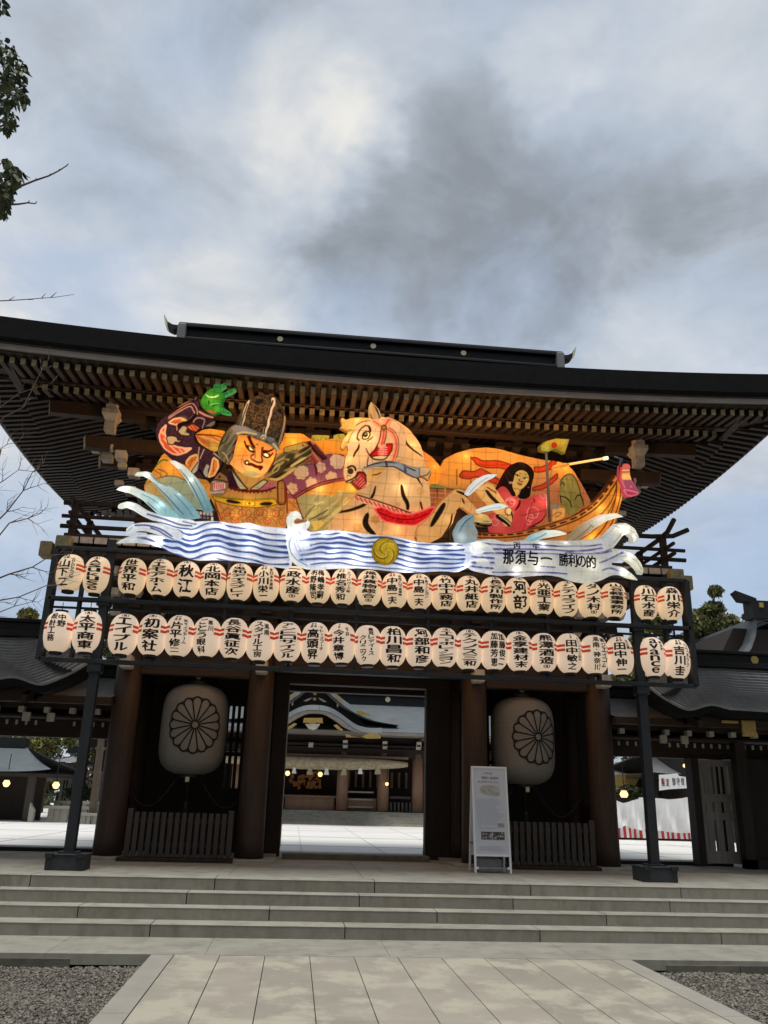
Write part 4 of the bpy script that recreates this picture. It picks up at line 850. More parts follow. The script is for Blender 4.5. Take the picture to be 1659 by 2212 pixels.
HD = sheet('horse_head', 'K', [(165,380),(198,345),(260,385),(350,350),(500,345),(640,352),(760,345),(840,335),(950,350),(1060,400),(1180,520),(1240,700),(1230,900),(1180,1040),(1050,1060),(900,1060),(880,1200),(820,1300),(700,1420),(560,1500),(450,1535),(390,1470),(335,1412),(268,1418),(238,1370),(208,1260),(228,1100),(250,980),(288,880),(275,810),(205,890),(165,830),(200,700),(290,600),(250,580),(148,522),(190,480)], .34, .20, (230,190,138), [
    ('b', (640,720), 200, (236,192,136), .7), ('b', (350,1000), 140, (238,196,124), .8), ('f', [(165,380),(198,345),(260,385),(350,350),(640,350),(700,400),(520,420),(430,470),(340,600),(310,700),(210,890),(160,840),(190,700),(290,600),(250,580),(148,522),(190,480)], (232,186,96)), ('st', -.7, 5, (246,216,130), .52, .8, [(165,380),(260,380),(350,350),(640,350),(660,400),(520,420),(430,470),(340,600),(310,700),(210,890),(160,840),(190,700),(150,520)]), ('b', (340,520), 40, (250,225,120), .9), ('b', (280,700), 40, (250,222,120), .9),
    ('s', [(150,520),(260,580),(350,560)], 2, (150,100,45)), ('s', [(700,400),(520,415),(420,480)], 2.4, (150,95,40)), ('s', [(380,560),(330,640),(290,760)], 2, (150,100,45)),
    ('f', [(515,655),(530,610),(575,575),(625,590),(640,630),(610,690),(560,708),(520,700)], (252,232,150), 1.6, (60,34,14)), ('c', (562,632), 44, (54,40,16)), ('c', (566,622), 15, (160,140,90)), ('s', [(432,700),(440,620),(500,520),(580,478),(615,500)], 3.4, (100,58,24)), ('s', [(620,490),(645,560),(635,600)], 5.5, (50,26,12), 't'), ('s', [(432,690),(455,720)], 4, (90,50,20)), ('s', [(585,742),(650,700),(685,660)], 3.2, (90,50,22), 't'),
    ('s', [(465,790),(450,860),(400,920),(368,1000)], 5, (62,34,16), 't'), ('s', [(570,850),(600,920),(640,980),(700,1035),(880,1042),(950,960),(1000,860)], 3.6, (80,40,20), 't'), ('c', (330,1195), 72, (240,200,140)), ('c', (325,1222), 50, (66,52,24)), ('s', [(285,1165),(335,1132),(392,1150),(406,1205)], 4.6, (56,34,16)), ('s', [(270,1290),(330,1300)], 1.6, (150,100,50)),
    ('f', [(440,1238),(530,1238),(578,1300),(572,1452),(450,1535),(345,1410),(430,1340)], (166,52,46), 2.2, (100,22,20)), *[('s', [(380+i*34, 1400+i*24), (470+i*30, 1290+i*34)], 2.4, (222,120,104)) for i in range(5)], ('f', [(262,1395),(400,1330),(425,1345),(290,1420)], (242,220,150), 1.3, (80,40,20)), ('s', [(265,1390),(400,1330),(440,1240)], 4, (80,26,16)),
    ('f', [(628,962),(700,890),(780,800),(860,790),(1000,778),(992,880),(940,972),(800,960),(665,985)], (204,34,30), 1.5, (110,16,14)), *[('s', [(770,830+i*38), (920,840+i*38)], 4, (240,150,128), 't') for i in range(4)], ('s', [(640,960),(780,850)], 3, (130,30,24)),
    *strap(0, [(700,412),(760,455),(825,505)], 13), *strap(0, [(945,392),(905,450),(868,515)], 17), *strap(0, [(858,560),(852,680),(825,790)], 17), *strap(0, [(915,540),(1010,600),(1060,720),(1062,880),(1020,1035)], 14), ('s', [(815,560),(800,680),(770,770),(720,860)], 2.6, (96,32,22)), ('s', [(900,560),(890,680),(860,780)], 2.2, (120,50,34)), ('s', [(950,520),(1060,600),(1105,740),(1100,900),(1060,1035)], 2, (150,86,50)),
    ('s', [(610,1000),(590,1100),(600,1150)], 3, (150,60,40)), ('c', (860,520), 42, (140,118,40)), ('ring', (860,520), 42, 2.4, (70,50,20)), ('f', [(600,1200),(700,1170),(900,1140),(870,1220),(780,1330),(620,1440),(580,1330)], (226,178,100)), ('s', [(670,1285),(770,1275),(830,1240)], 3.4, (110,64,26), 't')], HO, R0=40, edge=(1.0, (170,110,55)))
sheet('horse_ear', 'K', [(640,352),(632,250),(640,150),(668,88),(720,130),(795,215),(832,320),(832,372),(760,392),(680,390)], .38, .07, (222,180,118), [('s', [(690,110),(750,210),(800,300),(800,375)], 5, (56,32,18), 't'), ('s', [(655,300),(690,380)], 3, (90,50,24)), ('f', [(760,160),(800,230),(830,330),(815,330),(790,260)], (222,206,180)), ('st', 1.4, 4, (190,146,84), .5, .6)], HO, R0=12, wire=0)
RO = sheet('lead_rope', 'K', [(550,1165),(600,1125),(720,1080),(880,1050),(1050,1058),(1200,1105),(1330,1150),(1470,1170),(1470,1330),(1380,1325),(1260,1270),(1140,1190),(1040,1145),(900,1150),(740,1150),(610,1190)], .50, .06, (158,158,154), [('s', [(560,1160),(700,1105),(900,1075),(1060,1085),(1240,1155),(1380,1215)], 3, (44,36,34)), ('s', [(905,1065),(925,1150)], 5, (60,56,70)), ('s', [(1205,1110),(1225,1240)], 6, (70,80,110)), ('b', (1120,1130), 70, (168,176,180), .8), ('s', [(1470,1170),(1455,1320)], 4, (110,105,110)), ('b', (860,1110), 30, (150,150,110), .7)], HO, R0=10, wire=0, edge=(.9, (90,80,80)))
sheet('groom_hand', 'K', [(1460,1160),(1540,1150),(1620,1155),(1655,1250),(1610,1390),(1540,1330),(1455,1320)], .50, .07, (230,188,128), [('s', [(1470,1310),(1560,1295),(1620,1230)], 3, (120,76,34)), ('s', [(1640,1260),(1600,1320),(1620,1380)], 2.6, (120,76,34)), ('b', (1500,1200), 40, (210,196,168), .8)], HO, R0=12, wire=0, edge=(.9, (150,100,50)))
for lp in ((560,1165,22),(530,1205,26)): sheet('rope_knot', 'K', [(lp[0]+lp[2]*math.cos(a*.7854), lp[1]+lp[2]*math.sin(a*.7854)) for a in range(8)], .52, .03, (150,138,90) if lp[2] > 23 else (110,104,100), [], HO, R0=5, wire=0)
# ---- boat and lady
BT = sheet('boat_hull', 'E', [(300,765),(500,772),(700,745),(900,693),(1080,620),(1200,520),(1290,410),(1336,348),(1345,395),(1382,412),(1386,500),(1360,600),(1320,720),(1250,815),(1120,850),(800,855),(300,850)], .14, .14, (196,126,62), [
    ('g', (700,760), (1300,560), (198,126,64), (228,142,52)), ('b', (1200,600), 60, (245,170,70), .9), ('b', (1160,800), 70, (245,165,60), .9), ('b', (1345,530), 40, (246,168,66), .9), ('b', (650,800), 130, (190,118,62), .7),
    ('s', [(305,800),(500,805),(700,782),(910,725),(1100,650),(1230,545),(1335,390)], 2.8, (84,34,16)), ('s', [(305,770),(500,775),(700,750),(900,698),(1080,625),(1200,525),(1335,352)], 2.4, (84,40,20)), ('s', [(600,850),(800,820),(1000,760),(1160,680),(1270,570),(1325,440)], 2.4, (100,44,20)), ('s', [(1000,850),(1150,760),(1250,650),(1310,520)], 2.2, (104,46,20)),
    *[('s', [(a[0], a[1]), (b_[0], b_[1])], 3.2, (36,20,14)) for a, b_ in (((330,780),(352,781)),((368,782),(398,784)),((425,786),(452,786)),((478,785),(510,784)),((545,782),(580,778)),((612,775),(650,770)),((690,763),(730,755)),((770,745),(812,735)),((850,724),(890,712)),((925,700),(965,687)),((1000,672),(1040,655)),((1070,640),(1105,618)),((1125,602),(1155,580)),((1165,570),(1190,548)),((1210,525),(1232,500)),((1250,475),(1270,450)),((1290,425),(1308,400)))],
    ('s', [(1330,398),(1315,520),(1285,620),(1240,720),(1150,830)], 3, (100,34,14)), ('s', [(1362,412),(1352,520),(1320,640),(1270,740),(1200,830)], 3, (100,34,14)), ('s', [(1382,412),(1384,500),(1356,600)], 2.4, (110,40,18))], R0=40, it=0)
LD = sheet('lady_kimono', 'E', [(465,462),(500,432),(545,436),(600,490),(640,540),(700,520),(830,478),(838,560),(830,640),(800,690),(700,745),(560,775),(430,770),(418,700),(430,640),(500,600),(485,520)], .20, .12, (204,72,70), [
    ('b', (560,480), 60, (222,96,84), .7), ('b', (780,560), 70, (222,86,72), .7), ('b', (480,700), 60, (226,110,98), .7), ('b', (690,720), 60, (196,62,68), .7), ('b', (820,500), 30, (196,110,120), .7),
    *[('ring', (x, y), r, 1.7, (236,138,124)) for x, y, r in ((560,545,34),(575,540,18),(720,620,40),(700,660,26),(735,640,20),(450,690,24),(470,655,22),(690,690,18),(800,500,18))], ('s', [(528,535),(560,520),(590,540)], 2.4, (238,150,135)), ('s', [(630,470),(620,500),(606,520)], 2, (120,70,40)),
    ('s', [(640,525),(625,565),(592,605)], 5, (82,12,16), 't'), ('s', [(838,560),(828,640),(790,690),(690,735)], 6, (90,14,16), 't'), ('s', [(735,525),(735,545)], 3, (110,20,26)), ('s', [(825,480),(832,620)], 4, (236,160,140), 't'), ('s', [(720,545),(690,640),(650,760)], 1.8, (150,34,44)), ('s', [(640,640),(830,600)], 1.6, (150,34,44))], R0=28, wirek=.1)
sheet('lady_hair', 'O', [(195,1000),(300,810),(400,600),(500,430),(620,310),(750,250),(870,252),(1000,305),(1110,395),(1165,500),(1165,600),(1130,730),(1100,850),(1085,960),(1068,1110),(960,1172),(860,1155),(810,1080),(600,1120),(520,960),(430,850),(310,880)], .26, .10, (36,22,16), [('st', 1.2, 4, (62,40,26), .55, .6), ('s', [(520,760),(620,775)], 4.4, (170,140,120))], LD, R0=14, wire=0, edge=(1, (70,16,14)))
sheet('lady_face', 'O', [(630,690),(645,600),(680,510),(760,448),(880,440),(985,495),(1035,590),(1040,700),(980,820),(900,910),(840,945),(795,1060),(740,1105),(690,1050),(640,970),(600,860),(600,780)], .33, .07, (232,178,92), [
    ('b', (800,850), 120, (240,190,105), .7), ('b', (900,520), 90, (222,160,84), .6), ('s', [(640,905),(740,925),(830,945),(960,830)], 1.6, (160,96,42)), ('s', [(670,560),(720,570),(790,615)], 3.2, (66,34,16), 't'), ('s', [(862,655),(930,640),(1000,655)], 3.2, (66,34,16), 't'), ('f', [(715,600),(745,595),(780,630),(750,640)], (255,240,160)), ('c', (728,603), 16, (60,34,16)), ('f', [(915,655),(970,648),(975,685),(920,690)], (255,242,160)), ('c', (912,668), 16, (60,34,16)), ('s', [(770,520),(815,550)], 2.2, (150,90,44), 't'), ('s', [(900,575),(960,545)], 2, (170,110,54), 't'),
    ('s', [(770,680),(765,720),(800,745),(850,740)], 3, (150,92,44)), ('s', [(715,770),(770,800),(850,800)], 4, (150,56,34), 't'), ('s', [(760,815),(790,835),(830,815)], 3.4, (176,84,52), 't'), ('s', [(790,960),(760,1080)], 2, (120,70,36))], LD, R0=12, wire=0)
sheet('lady_hair', 'O', [(815,990),(960,850),(1075,900),(1070,1110),(965,1175),(870,1155),(820,1080)], .37, .05, (34,22,16), [('c', (1022,870), 26, (150,124,120))], LD, R0=10, wire=0)
FAN = sheet('folding_fan', 'E', [(790,178),(788,140),(828,104),(900,85),(1000,90),(965,200),(935,182),(885,165),(840,188)], .22, .04, (186,160,52), [
    *[('s', [(850,205),(800+i*26,150-i*9+(i*i)*.9)], 1.3, (120,100,30)) for i in range(8)], ('b', (830,160), 24, (225,215,90), .9), ('c', (884,134), 22, (190,50,24)), ('b', (975,120), 30, (170,158,80), .7)], it=0, wire=0, R0=12, edge=(1, (120,105,40)))
def stick(tg, pts, r, m, name, layer, parent=None):
    q = px(tg, pts); b = MB(); b.tube([at(x, y, YN-layer) for x, y in q], r, 8); return b.build(name, m, parent or FL, smooth=True)
stick('E', [(830,180),(846,470),(856,690)], .022, M['hallwood'], 'fan_pole', .22, FAN)
M['glow'] = mat('glowing_shaft', (1, .75, .35), .5, emis=.8, emc=(1.0, .55, .14)); M['glowtip'] = mat('glowing_tip', (1, .9, .7), .5, emis=.8, emc=(1, .86, .6))
ARW = stick('E', [(985,275),(1150,247),(1250,231)], .020, M['glow'], 'arrow', .16); stick('E', [(1246,232),(1278,227)], .032, M['glowtip'], 'arrow_tip', .16, ARW)
sheet('arrow_feather', 'E', [(880,300),(900,275),(960,262),(1010,270),(960,300),(910,322)], .18, .03, (240,178,80), [('s', [(885,300),(1000,272)], 1.6, (170,100,40))], ARW, wire=0, R0=8)
TS = sheet('tassel', 'T', [(530,640),(545,610),(585,580),(680,580),(735,640),(712,720),(722,830),(765,950),(862,1100),(928,1220),(880,1262),(740,1318),(640,1302),(570,1240),(540,1130),(510,950),(518,740)], .26, .07, (166,88,112), [
    ('f', [(525,640),(545,610),(585,578),(680,578),(738,640),(712,725),(520,725)], (214,112,98)), ('f', [(512,722),(715,715),(725,830),(760,930),(512,930)], (240,188,110)), ('s', [(518,735),(700,728)], 3, (250,215,150)), ('s', [(520,765),(705,758)], 4, (200,110,66)), ('s', [(520,800),(710,790)], 2.4, (236,170,110)),
    ('f', [(560,1140),(700,1170),(900,1225),(740,1290),(620,1260)], (188,66,92), 1.6, (226,130,150)), ('c', (710,1080), 46, (206,112,122)), ('ring', (710,1080), 46, 2, (160,70,100)), ('s', [(525,940),(580,1100)], 2.2, (226,140,140)), ('s', [(740,950),(860,1120)], 2, (190,110,130))], R0=12, wire=0, edge=(1.6, (206,84,90)))
stick('T', [(545,470),(540,660)], .02, M['iron'], 'tassel_rod', .26, TS)
stick('T', [(505,480),(505,990)], .02, M['black'], 'tassel_rod', .2, TS); stick('T', [(385,430),(500,468)], .012, M['roofg'], 'tassel_rod', .26, TS)
# ---- waves
WB = (226,227,234); LB = (54,74,130)
def wl(pts, w=4.2, c=LB): return [('s', [(x, y+5.5) for x, y in pts], w*2.1, (186,199,222), 'v'), ('s', pts, w*1.0, c, 'v')]
def wl2(pts, w=3.0, c=(80,84,130)): return [('s', [(x, y+5) for x, y in pts], w*1.9, (190,192,212), 'v'), ('s', pts, w*.95, c, 'v')]
left = []
base_l = [(430,240),(500,262),(560,262),(620,292),(690,290),(770,258),(870,246),(960,268),(1060,290),(1160,298),(1260,330),(1440,350)]
for dy, w, x0 in ((-46,3.2,460),(0,5,425),(48,5.4,405),(92,6.2,400),(140,5.6,390),(196,4.4,420),(244,3.6,780)):
    sh = [(x, y+dy*(1+.03*math.sin(x*.011+dy))+5*math.sin(x*.021+dy*.13)+2.5*math.sin(x*.05+dy)) for x, y in base_l if x >= x0]; left += wl(sh, w)
left += [('s', [(220,320),(300,330),(390,360),(430,420),(520,470)], 3.6, LB), ('s', [(150,322),(220,316),(290,320)], 2.4, (90,100,160)), ('b', (180,340), 60, (225,228,222), .8), ('b', (70,362), 50, (220,224,214), .9)]
WV = sheet('wave', 'W1', [(30,374),(80,340),(150,312),(240,296),(340,302),(410,320),(430,245),(480,212),(600,200),(700,192),(800,188),(900,194),(1000,210),(1120,200),(1230,232),(1400,244),(1480,260),(1500,400),(1460,585),(1300,562),(1200,535),(1000,520),(860,510),(700,515),(540,472),(420,412),(300,380),(200,370),(100,372)], .34, .16, WB, [('sp', 16, (198,208,222), .48, .6)]+left, m='paperw', R0=36, wirek=.12)
sheet('wave_crest', 'W1', [(48,78),(55,55),(80,42),(130,28),(190,45),(280,105),(420,148),(520,168),(640,175),(705,215),(640,265),(560,262),(470,235),(380,205),(260,155),(180,105),(110,78),(60,92)], .44, .12, (222,224,222), [('s', [(300,130),(400,160),(470,180),(560,215),(660,225)], 3.6, (84,90,140)), ('s', [(350,190),(440,205),(540,240),(640,250)], 3.4, LB), ('s', [(590,190),(640,200),(690,215)], 2.4, (90,96,150)), ('b', (120,60), 60, (236,238,226), .9)], m='paperw', R0=16, wirek=.1)
sheet('wave_crest', 'W1', [(112,292),(122,248),(165,215),(250,200),(370,205),(470,240),(560,265),(600,310),(560,350),(440,330),(370,300),(270,272),(190,274),(142,300),(126,312)], .46, .12, (222,224,224), [('s', [(200,222),(290,218),(370,235),(440,265),(500,310)], 3.4, (72,80,140)), ('s', [(330,240),(400,265),(430,290),(520,345)], 3.2, LB), ('s', [(180,235),(150,260)], 2.4, (140,170,190))], m='paperw', R0=16, wirek=.1)
midl = []
bm = [(215,305),(300,298),(380,285),(450,292),(540,285),(640,300),(720,318),(800,322),(900,325),(1000,332),(1100,362),(1200,384),(1300,380),(1420,388),(1540,384),(1700,398)]
for dy, w, x0, x1 in ((0,3.2,260,1700),(36,4.6,215,1560),(74,5,225,1600),(112,5.2,200,1580),(150,4.8,185,1600),(196,4.6,190,1560),(236,3.2,240,1480)):
    sh = [(x, y+dy*(1-.12*max(0, x-1000)/700)+6*math.sin(x*.02+dy*.7)+3.5*math.sin(x*.047+dy)) for x, y in bm if x0 <= x <= x1]
    midl += wl(sh, w)
midl += [('f', [(75,380),(80,300),(110,250),(100,200),(100,160),(130,115),(180,105),(215,130),(225,175),(190,160),(160,180),(165,215),(230,195),(290,205),(270,250),(230,230),(190,250),(150,330),(130,400),(160,480),(260,560),(260,600),(180,560),(110,490)], (222,226,218)), ('s', [(150,300),(120,360),(130,430),(180,500),(270,545)], 2.6, (120,150,200)), ('s', [(200,270),(230,310),(300,325)], 2.6, (110,140,200)), ('s', [(180,330),(200,400),(260,440)], 2.4, (130,160,205)), ('s', [(165,360),(190,440),(250,500)], 2.2, (140,168,210)), ('b', (240,400), 60, (186,200,226), .7), ('b', (170,150), 40, (242,242,228), .9), ('f', [(160,182),(190,162),(224,176),(270,178),(262,196),(170,212)], (150,100,50)), ('s', [(170,196),(235,184)], 2, (90,60,30))]
sheet('wave', 'W2', [(74,380),(80,300),(108,250),(98,200),(100,160),(130,115),(180,104),(214,128),(228,178),(262,178),(296,200),(286,232),(262,262),(300,280),(370,268),(500,260),(620,275),(760,295),(900,310),(1000,315),(1150,355),(1300,372),(1500,365),(1620,372),(1720,400),(1720,500),(1650,560),(1580,570),(1500,610),(1350,600),(1200,610),(1050,612),(880,592),(700,576),(500,580),(300,592),(200,570),(120,500)], .38, .16, WB, [('sp', 16, (198,208,222), .48, .6)]+midl, m='paperw', R0=36, wirek=.12)
rl = []
br = [(40,384),(150,366),(240,372),(320,372),(440,380),(560,376),(700,376),(820,385),(920,392),(1000,388),(1100,385),(1200,372),(1290,340)]
for dy, w, x0, x1 in ((0,3.2,240,1260),(34,3.8,240,1250),(66,3.6,240,1300),(108,4.2,150,430),(150,4.2,100,420),(190,3.8,110,420),(170,2.8,640,900),(222,3.6,250,960),(258,2.4,260,640)):
    rl += wl2([(x, y+dy+4*math.sin(x*.018+dy)) for x, y in br if x0 <= x <= x1], w)
rl += wl2([(900,440),(1000,446),(1150,450),(1290,428)]) + wl2([(1180,520),(1240,500),(1300,470),(1380,440)]) + wl2([(1200,580),(1260,560),(1330,585)]) + [('b', (1380,230), 90, (226,226,206), .8), ('b', (1500,560), 60, (232,230,200), .9), ('b', (1440,650), 60, (232,230,206), .9), ('b', (1050,590), 120, (205,205,186), .7), ('b', (600,560), 90, (212,210,190), .6), ('s', [(1330,230),(1380,260),(1300,360)], 2, (150,150,150)), ('s', [(1300,480),(1400,465),(1480,500),(1530,580)], 2, (170,170,160))]
sheet('wave', 'W3', [(95,400),(60,385),(150,360),(240,345),(330,335),(440,362),(600,345),(720,345),(860,350),(1000,350),(1100,345),(1230,330),(1290,270),(1340,215),(1420,203),(1490,250),(1522,320),(1500,368),(1470,376),(1475,330),(1430,295),(1390,310),(1330,390),(1290,428),(1400,420),(1480,455),(1540,530),(1560,590),(1545,638),(1520,590),(1470,540),(1400,502),(1300,530),(1300,548),(1400,566),(1480,630),(1522,678),(1450,662),(1380,632),(1300,632),(1200,680),(1100,705),(1000,690),(900,650),(780,632),(640,640),(540,652),(460,632),(380,642),(280,622),(180,600),(132,566),(60,560),(20,545),(75,520),(30,490),(95,470),(40,440)], .42, .16, (226,227,234), [('g', (120,480), (480,480), (226,227,234), (206,207,200)), ('sp', 16, (186,194,204), .5, .6)]+rl, m='paperw', R0=30, wirek=.13)
TE = (158,190,190)
sheet('wave_crest', 'C', [(548,695),(600,690),(680,740),(770,830),(835,920),(880,1040),(918,1125),(840,1130),(760,980),(690,850),(630,765)], .28, .10, TE, [('g', (600,720), (880,1080), (232,236,226), (130,172,176)), ('s', [(640,760),(740,880),(840,1090)], 2.6, (60,90,120), 't'), ('s', [(760,840),(840,980),(880,1090)], 2, (110,150,165))], m='paperw', R0=14, wirek=.1)
sheet('wave_crest', 'C', [(262,815),(290,785),(380,778),(425,830),(480,878),(560,900),(650,968),(740,1050),(830,1165),(640,1175),(560,1030),(470,930),(400,850),(330,815)], .30, .12, TE, [('g', (330,800), (720,1120), (230,234,224), (140,176,182)), ('s', [(400,800),(450,860),(540,900)], 2.4, (140,160,160)), ('s', [(430,870),(560,1000),(680,1130)], 3, (50,96,136), 't'), ('s', [(600,960),(700,1060),(760,1150)], 2.2, (90,140,165), 't')], m='paperw', R0=16, wirek=.1)
sheet('wave_crest', 'C', [(117,930),(150,903),(240,898),(330,938),(440,978),(530,1050),(620,1130),(700,1185),(520,1190),(440,1110),(330,1010),(230,958),(150,940)], .34, .10, TE, [('g', (180,915), (580,1120), (234,236,226), (150,190,194)), ('s', [(330,960),(440,1010),(540,1110)], 2.4, (110,160,175), 't'), ('s', [(380,1030),(470,1110)], 3, (60,110,150), 't')], m='paperw', R0=14, wirek=.1)
sheet('wave_crest', 'W3', [(940,348),(1010,268),(1110,198),(1230,138),(1340,124),(1402,155),(1340,166),(1260,190),(1180,240),(1090,300),(1030,350)], .46, .10, (190,190,176), [('g', (1010,310), (1280,150), (168,150,120), (236,236,220)), ('s', [(1110,210),(1140,240)], 2, (150,140,120)), ('s', [(980,345),(1080,260),(1120,225)], 2, (130,110,90))], m='paperw', R0=14, wirek=.1)
sheet('wave_crest', 'W3', [(605,350),(660,300),(780,262),(870,265),(948,296),(850,316),(740,332),(670,358)], .48, .08, TE, [('g', (640,340), (830,280), (160,192,196), (236,238,226)), ('s', [(640,345),(720,310),(760,285)], 2, (110,150,165))], m='paperw', R0=12, wirek=.08)
sheet('wave_crest', 'E', [(240,490),(280,430),(330,378),(400,345),(482,345),(440,375),(385,402),(330,450),(272,502)], .46, .07, (226,230,226), [('s', [(270,480),(330,410),(400,370)], 2, (170,190,190))], m='paperw', R0=10, wirek=.08)
sheet('wave_crest', 'E', [(328,602),(400,575),(490,553),(565,580),(490,600),(400,615),(340,628)], .52, .05, (224,232,228), [('s', [(345,615),(430,590),(500,585)], 2, (160,190,190))], m='paperw', R0=9, wirek=.06)
sheet('wave_crest', 'E', [(160,770),(200,690),(260,640),(312,634),(304,700),(338,770),(318,850),(180,850)], .40, .08, (150,172,176), [('s', [(190,770),(230,690),(300,645)], 2.6, (80,100,120), 't'), ('b', (215,800), 36, (220,232,230), .9), ('b', (280,760), 40, (186,170,150), .7)], m='paperw', R0=16, wirek=.1)
sheet('wave_crest', 'W3', [(155,385),(220,358),(300,380),(350,430),(368,480),(320,440),(250,425),(170,425)], .54, .06, (214,216,206), [('b', (210,390), 36, (240,240,228), .9)], m='paperw', R0=10, wirek=.06)
sheet('wave_crest', 'W3', [(185,505),(240,478),(300,498),(322,545),(250,550),(190,535)], .54, .05, (224,224,214), [], m='paperw', R0=10, wirek=.06)
cc = (905, 437); CR = 114
sw = []
for k in range(3):
    a0 = k*2.0944+.4
    for q, (w, col) in enumerate(((5.5, (120,92,20)), (2, (232,200,90)))):
        sw.append(('s', [(cc[0]+(14+9.2*t)*math.cos(a0+t*.33+q*.3), cc[1]+(14+9.2*t)*math.sin(a0+t*.33+q*.3)) for t in range(10)], w, col, 't'))
CD = sheet('crest_disc', 'W2', [(cc[0]+CR*math.cos(i*math.pi/16), cc[1]+CR*math.sin(i*math.pi/16)) for i in range(32)], .52, .07, (196,158,34), sw+[('ring', cc, 96, 1.6, (140,108,24)), ('c', cc, 10, (240,210,110)), ('b', (930,400), 60, (220,186,50), .6)], m='paper', R0=24, edge=(1.8, (90,72,20)), wire=26)
# title lettering is set by the text builder further down
TITLE = [('丙', 530, 392, 46, 46), ('午', 685, 400, 48, 48), ('那', 460, 483, 74, 104), ('須', 560, 486, 76, 104), ('与', 660, 492, 72, 104), ('一', 770, 500, 84, 60), ('勝', 912, 505, 66, 92), ('利', 985, 512, 64, 92), ('の', 1058, 520, 60, 80), ('的', 1136, 522, 66, 92)]
# ---- bulbs behind the paper
for x, y in ((500,190),(900,240),(1120,250),(700,370),(860,430),(1130,390),(640,340),(380,370),(410,330)): lamp('W1', (x, y), 1.7, .40, (1, .93, .85), .03)
for x, y in ((400,290),(480,450),(660,500),(700,460),(560,300),(1090,550),(1120,400),(1470,400),(1300,440),(1650,500),(130,290),(1540,560),(240,350)): lamp('W2', (x, y), 1.7, .44, (1, .93, .85), .03)
for x, y in ((200,400),(520,590),(740,390),(1130,560),(930,360),(1400,270),(1480,320),(1450,470),(1400,600),(700,560)): lamp('W3', (x, y), .7, .50, (1, .95, .84), .03)
for x, y in ((150,45),): lamp('W1', (x, y), .5, .5, (1, .95, .85), .03)
for t, x, y in (('C',380,800),('C',190,915),('C',730,850),('C',480,1070),('C',640,960)): lamp(t, (x, y), .45, .36, (1, .97, .88), .03)
for t, x, y, w, ly in (('F',560,1010,1.6,.26),('F',1020,1180,1.6,.26),('F',720,1350,1.3,.26),('K',400,700,1.2,.42),('K',650,750,1.6,.42),('K',320,1050,1.0,.42),('D',1000,800,2.2,.30),('D',1080,450,1.6,.26),('D',620,1080,1.6,.24),('D',950,1130,1.6,.26),('E',150,700,1.4,.36),('E',960,300,1.6,.02),('E',250,220,1.6,.02),('E',600,560,.8,.24),('E',800,560,.8,.24),('E',1220,600,1.6,.20),('E',1345,520,1.0,.2),('E',1150,800,1.6,.2),('D',330,800,1.4,.12),('D',590,800,1.4,.1),('R',680,440,1.4,.2),('R',500,600,1.2,.2),('R',950,600,1.2,.2),('D',1270,620,1.4,.02),('D',120,430,1.4,.02),('C',560,770,1.0,.02),('H',1050,420,.7,.22),('T',610,870,.5,.3),('O',800,800,.5,.36)):
    lamp(t, (x, y), w, ly)
for x, y in ((480, 960), (580, 960), (680, 970), (780, 970), (890, 980), (990, 985), (1090, 1000), (1200, 1010), (390, 1000)):   # unseen fill lamps added behind the float to warm the eaves
    LAMPS.append((at(x, y, YN+.50), 22.0, (1.0, .52, .19), .15))
for i, (w3, w, col, r) in enumerate(LAMPS):
    ld = bpy.data.lights.new('float_bulb_or_fill', 'POINT'); ld.energy = w*(.62 if i < 1000 else 1); ld.color = col; ld.shadow_soft_size = r
    lo = bpy.data.objects.new('float_bulb_or_fill', ld); COL.objects.link(lo); lo.parent = FL; lo.location = Vector(w3)-wloc(FL)
# ================================================================== lettering
UP = [("代表\n取締", '山下二', 'ふれんどテラス会', 's'), ('(株)', 'Asukuse', '', ''), ('', '世界平和', '', ''), ('(株)', 'エモアホーム', '', ''), ('(株)', '秋江', '', ''), ('(株)', '北岡本店', '', ''), ('(有)', '兎和ディスプレイ', '', ''),
      ('取締代表', '小川栄一', '東日本水産㈱', 's'), ('', '一政水産', '', '(株)'), ('', '明野隆司', '梅嶋孝嗣', 'd'), ('取締代表', '椎名秀和', 'ホワードパーク㈱', 's'), ('', '福井貨物総合', '', '(株)'), ('取締代表', '中島一夫', '湘南アロマ産業㈱', 's'), ('取締代表', '中島一夫', '中島マンション', 's'),
      ('(株)', '竹中工務店', '', ''), ('(株)', '丸井紙店', '', ''), ('(株)', '長谷川製作所', '', ''), ('(株)', '阿部', '', ''), ('(有)', '光亜工業', '', ''), ('(株)は', 'シティライフ', '', ''), ('', 'ダノ木村', '', '(株)'), ('', '山谷軽重事務所', '', ''), ('(株)', '川石水産', '', ''), ('', '森川栄介', '', '')]
LO = [('', '設計工務', '中野', 'n'), ('(株)', '太平商車', '', ''), ('(株)', 'エイブル', '', ''), ('(株)', '初案社', '', ''), ('取締代表', '片平修二', '㈲サイファーム', 's'), ('', 'ごとう眼科', '寒川', 'n'), ('', '長谷眞征次', '', ''), ('', 'スタイル工房', '湘南', 'n'), ('', 'アンヒロサイクル', '', ''),
      ('取締代表', '高頭昇', 'マトーズフーチ', 's'), ('代表', '今井章博', '今井', 's'), ('', 'クリニック', '豊見レディース', 'w'), ('', '柏川昌和', '', ''), ('', '阿部和彦', '', ''), ('(株)', 'エコーポレーション', '', ''), ('(株)', 'テクノス三和', '', ''), ('', '加藤芳恵', '加藤俊二', 'd'), ('(株)', '金享建材末', '', ''),
      ('', '熊澤酒造', '', '(株)'), ('代表', '田中敏之', 'クリーニング田中', 's'), ('', '湘南・神奈川', '㈱ジェイコム', 'm'), ('取締代表', '田中伸一', '足立種', 's'), ('', 'avance', '㈱会計', 's'), ('取締代表', '吉川圭', 'リフォック', 's')]
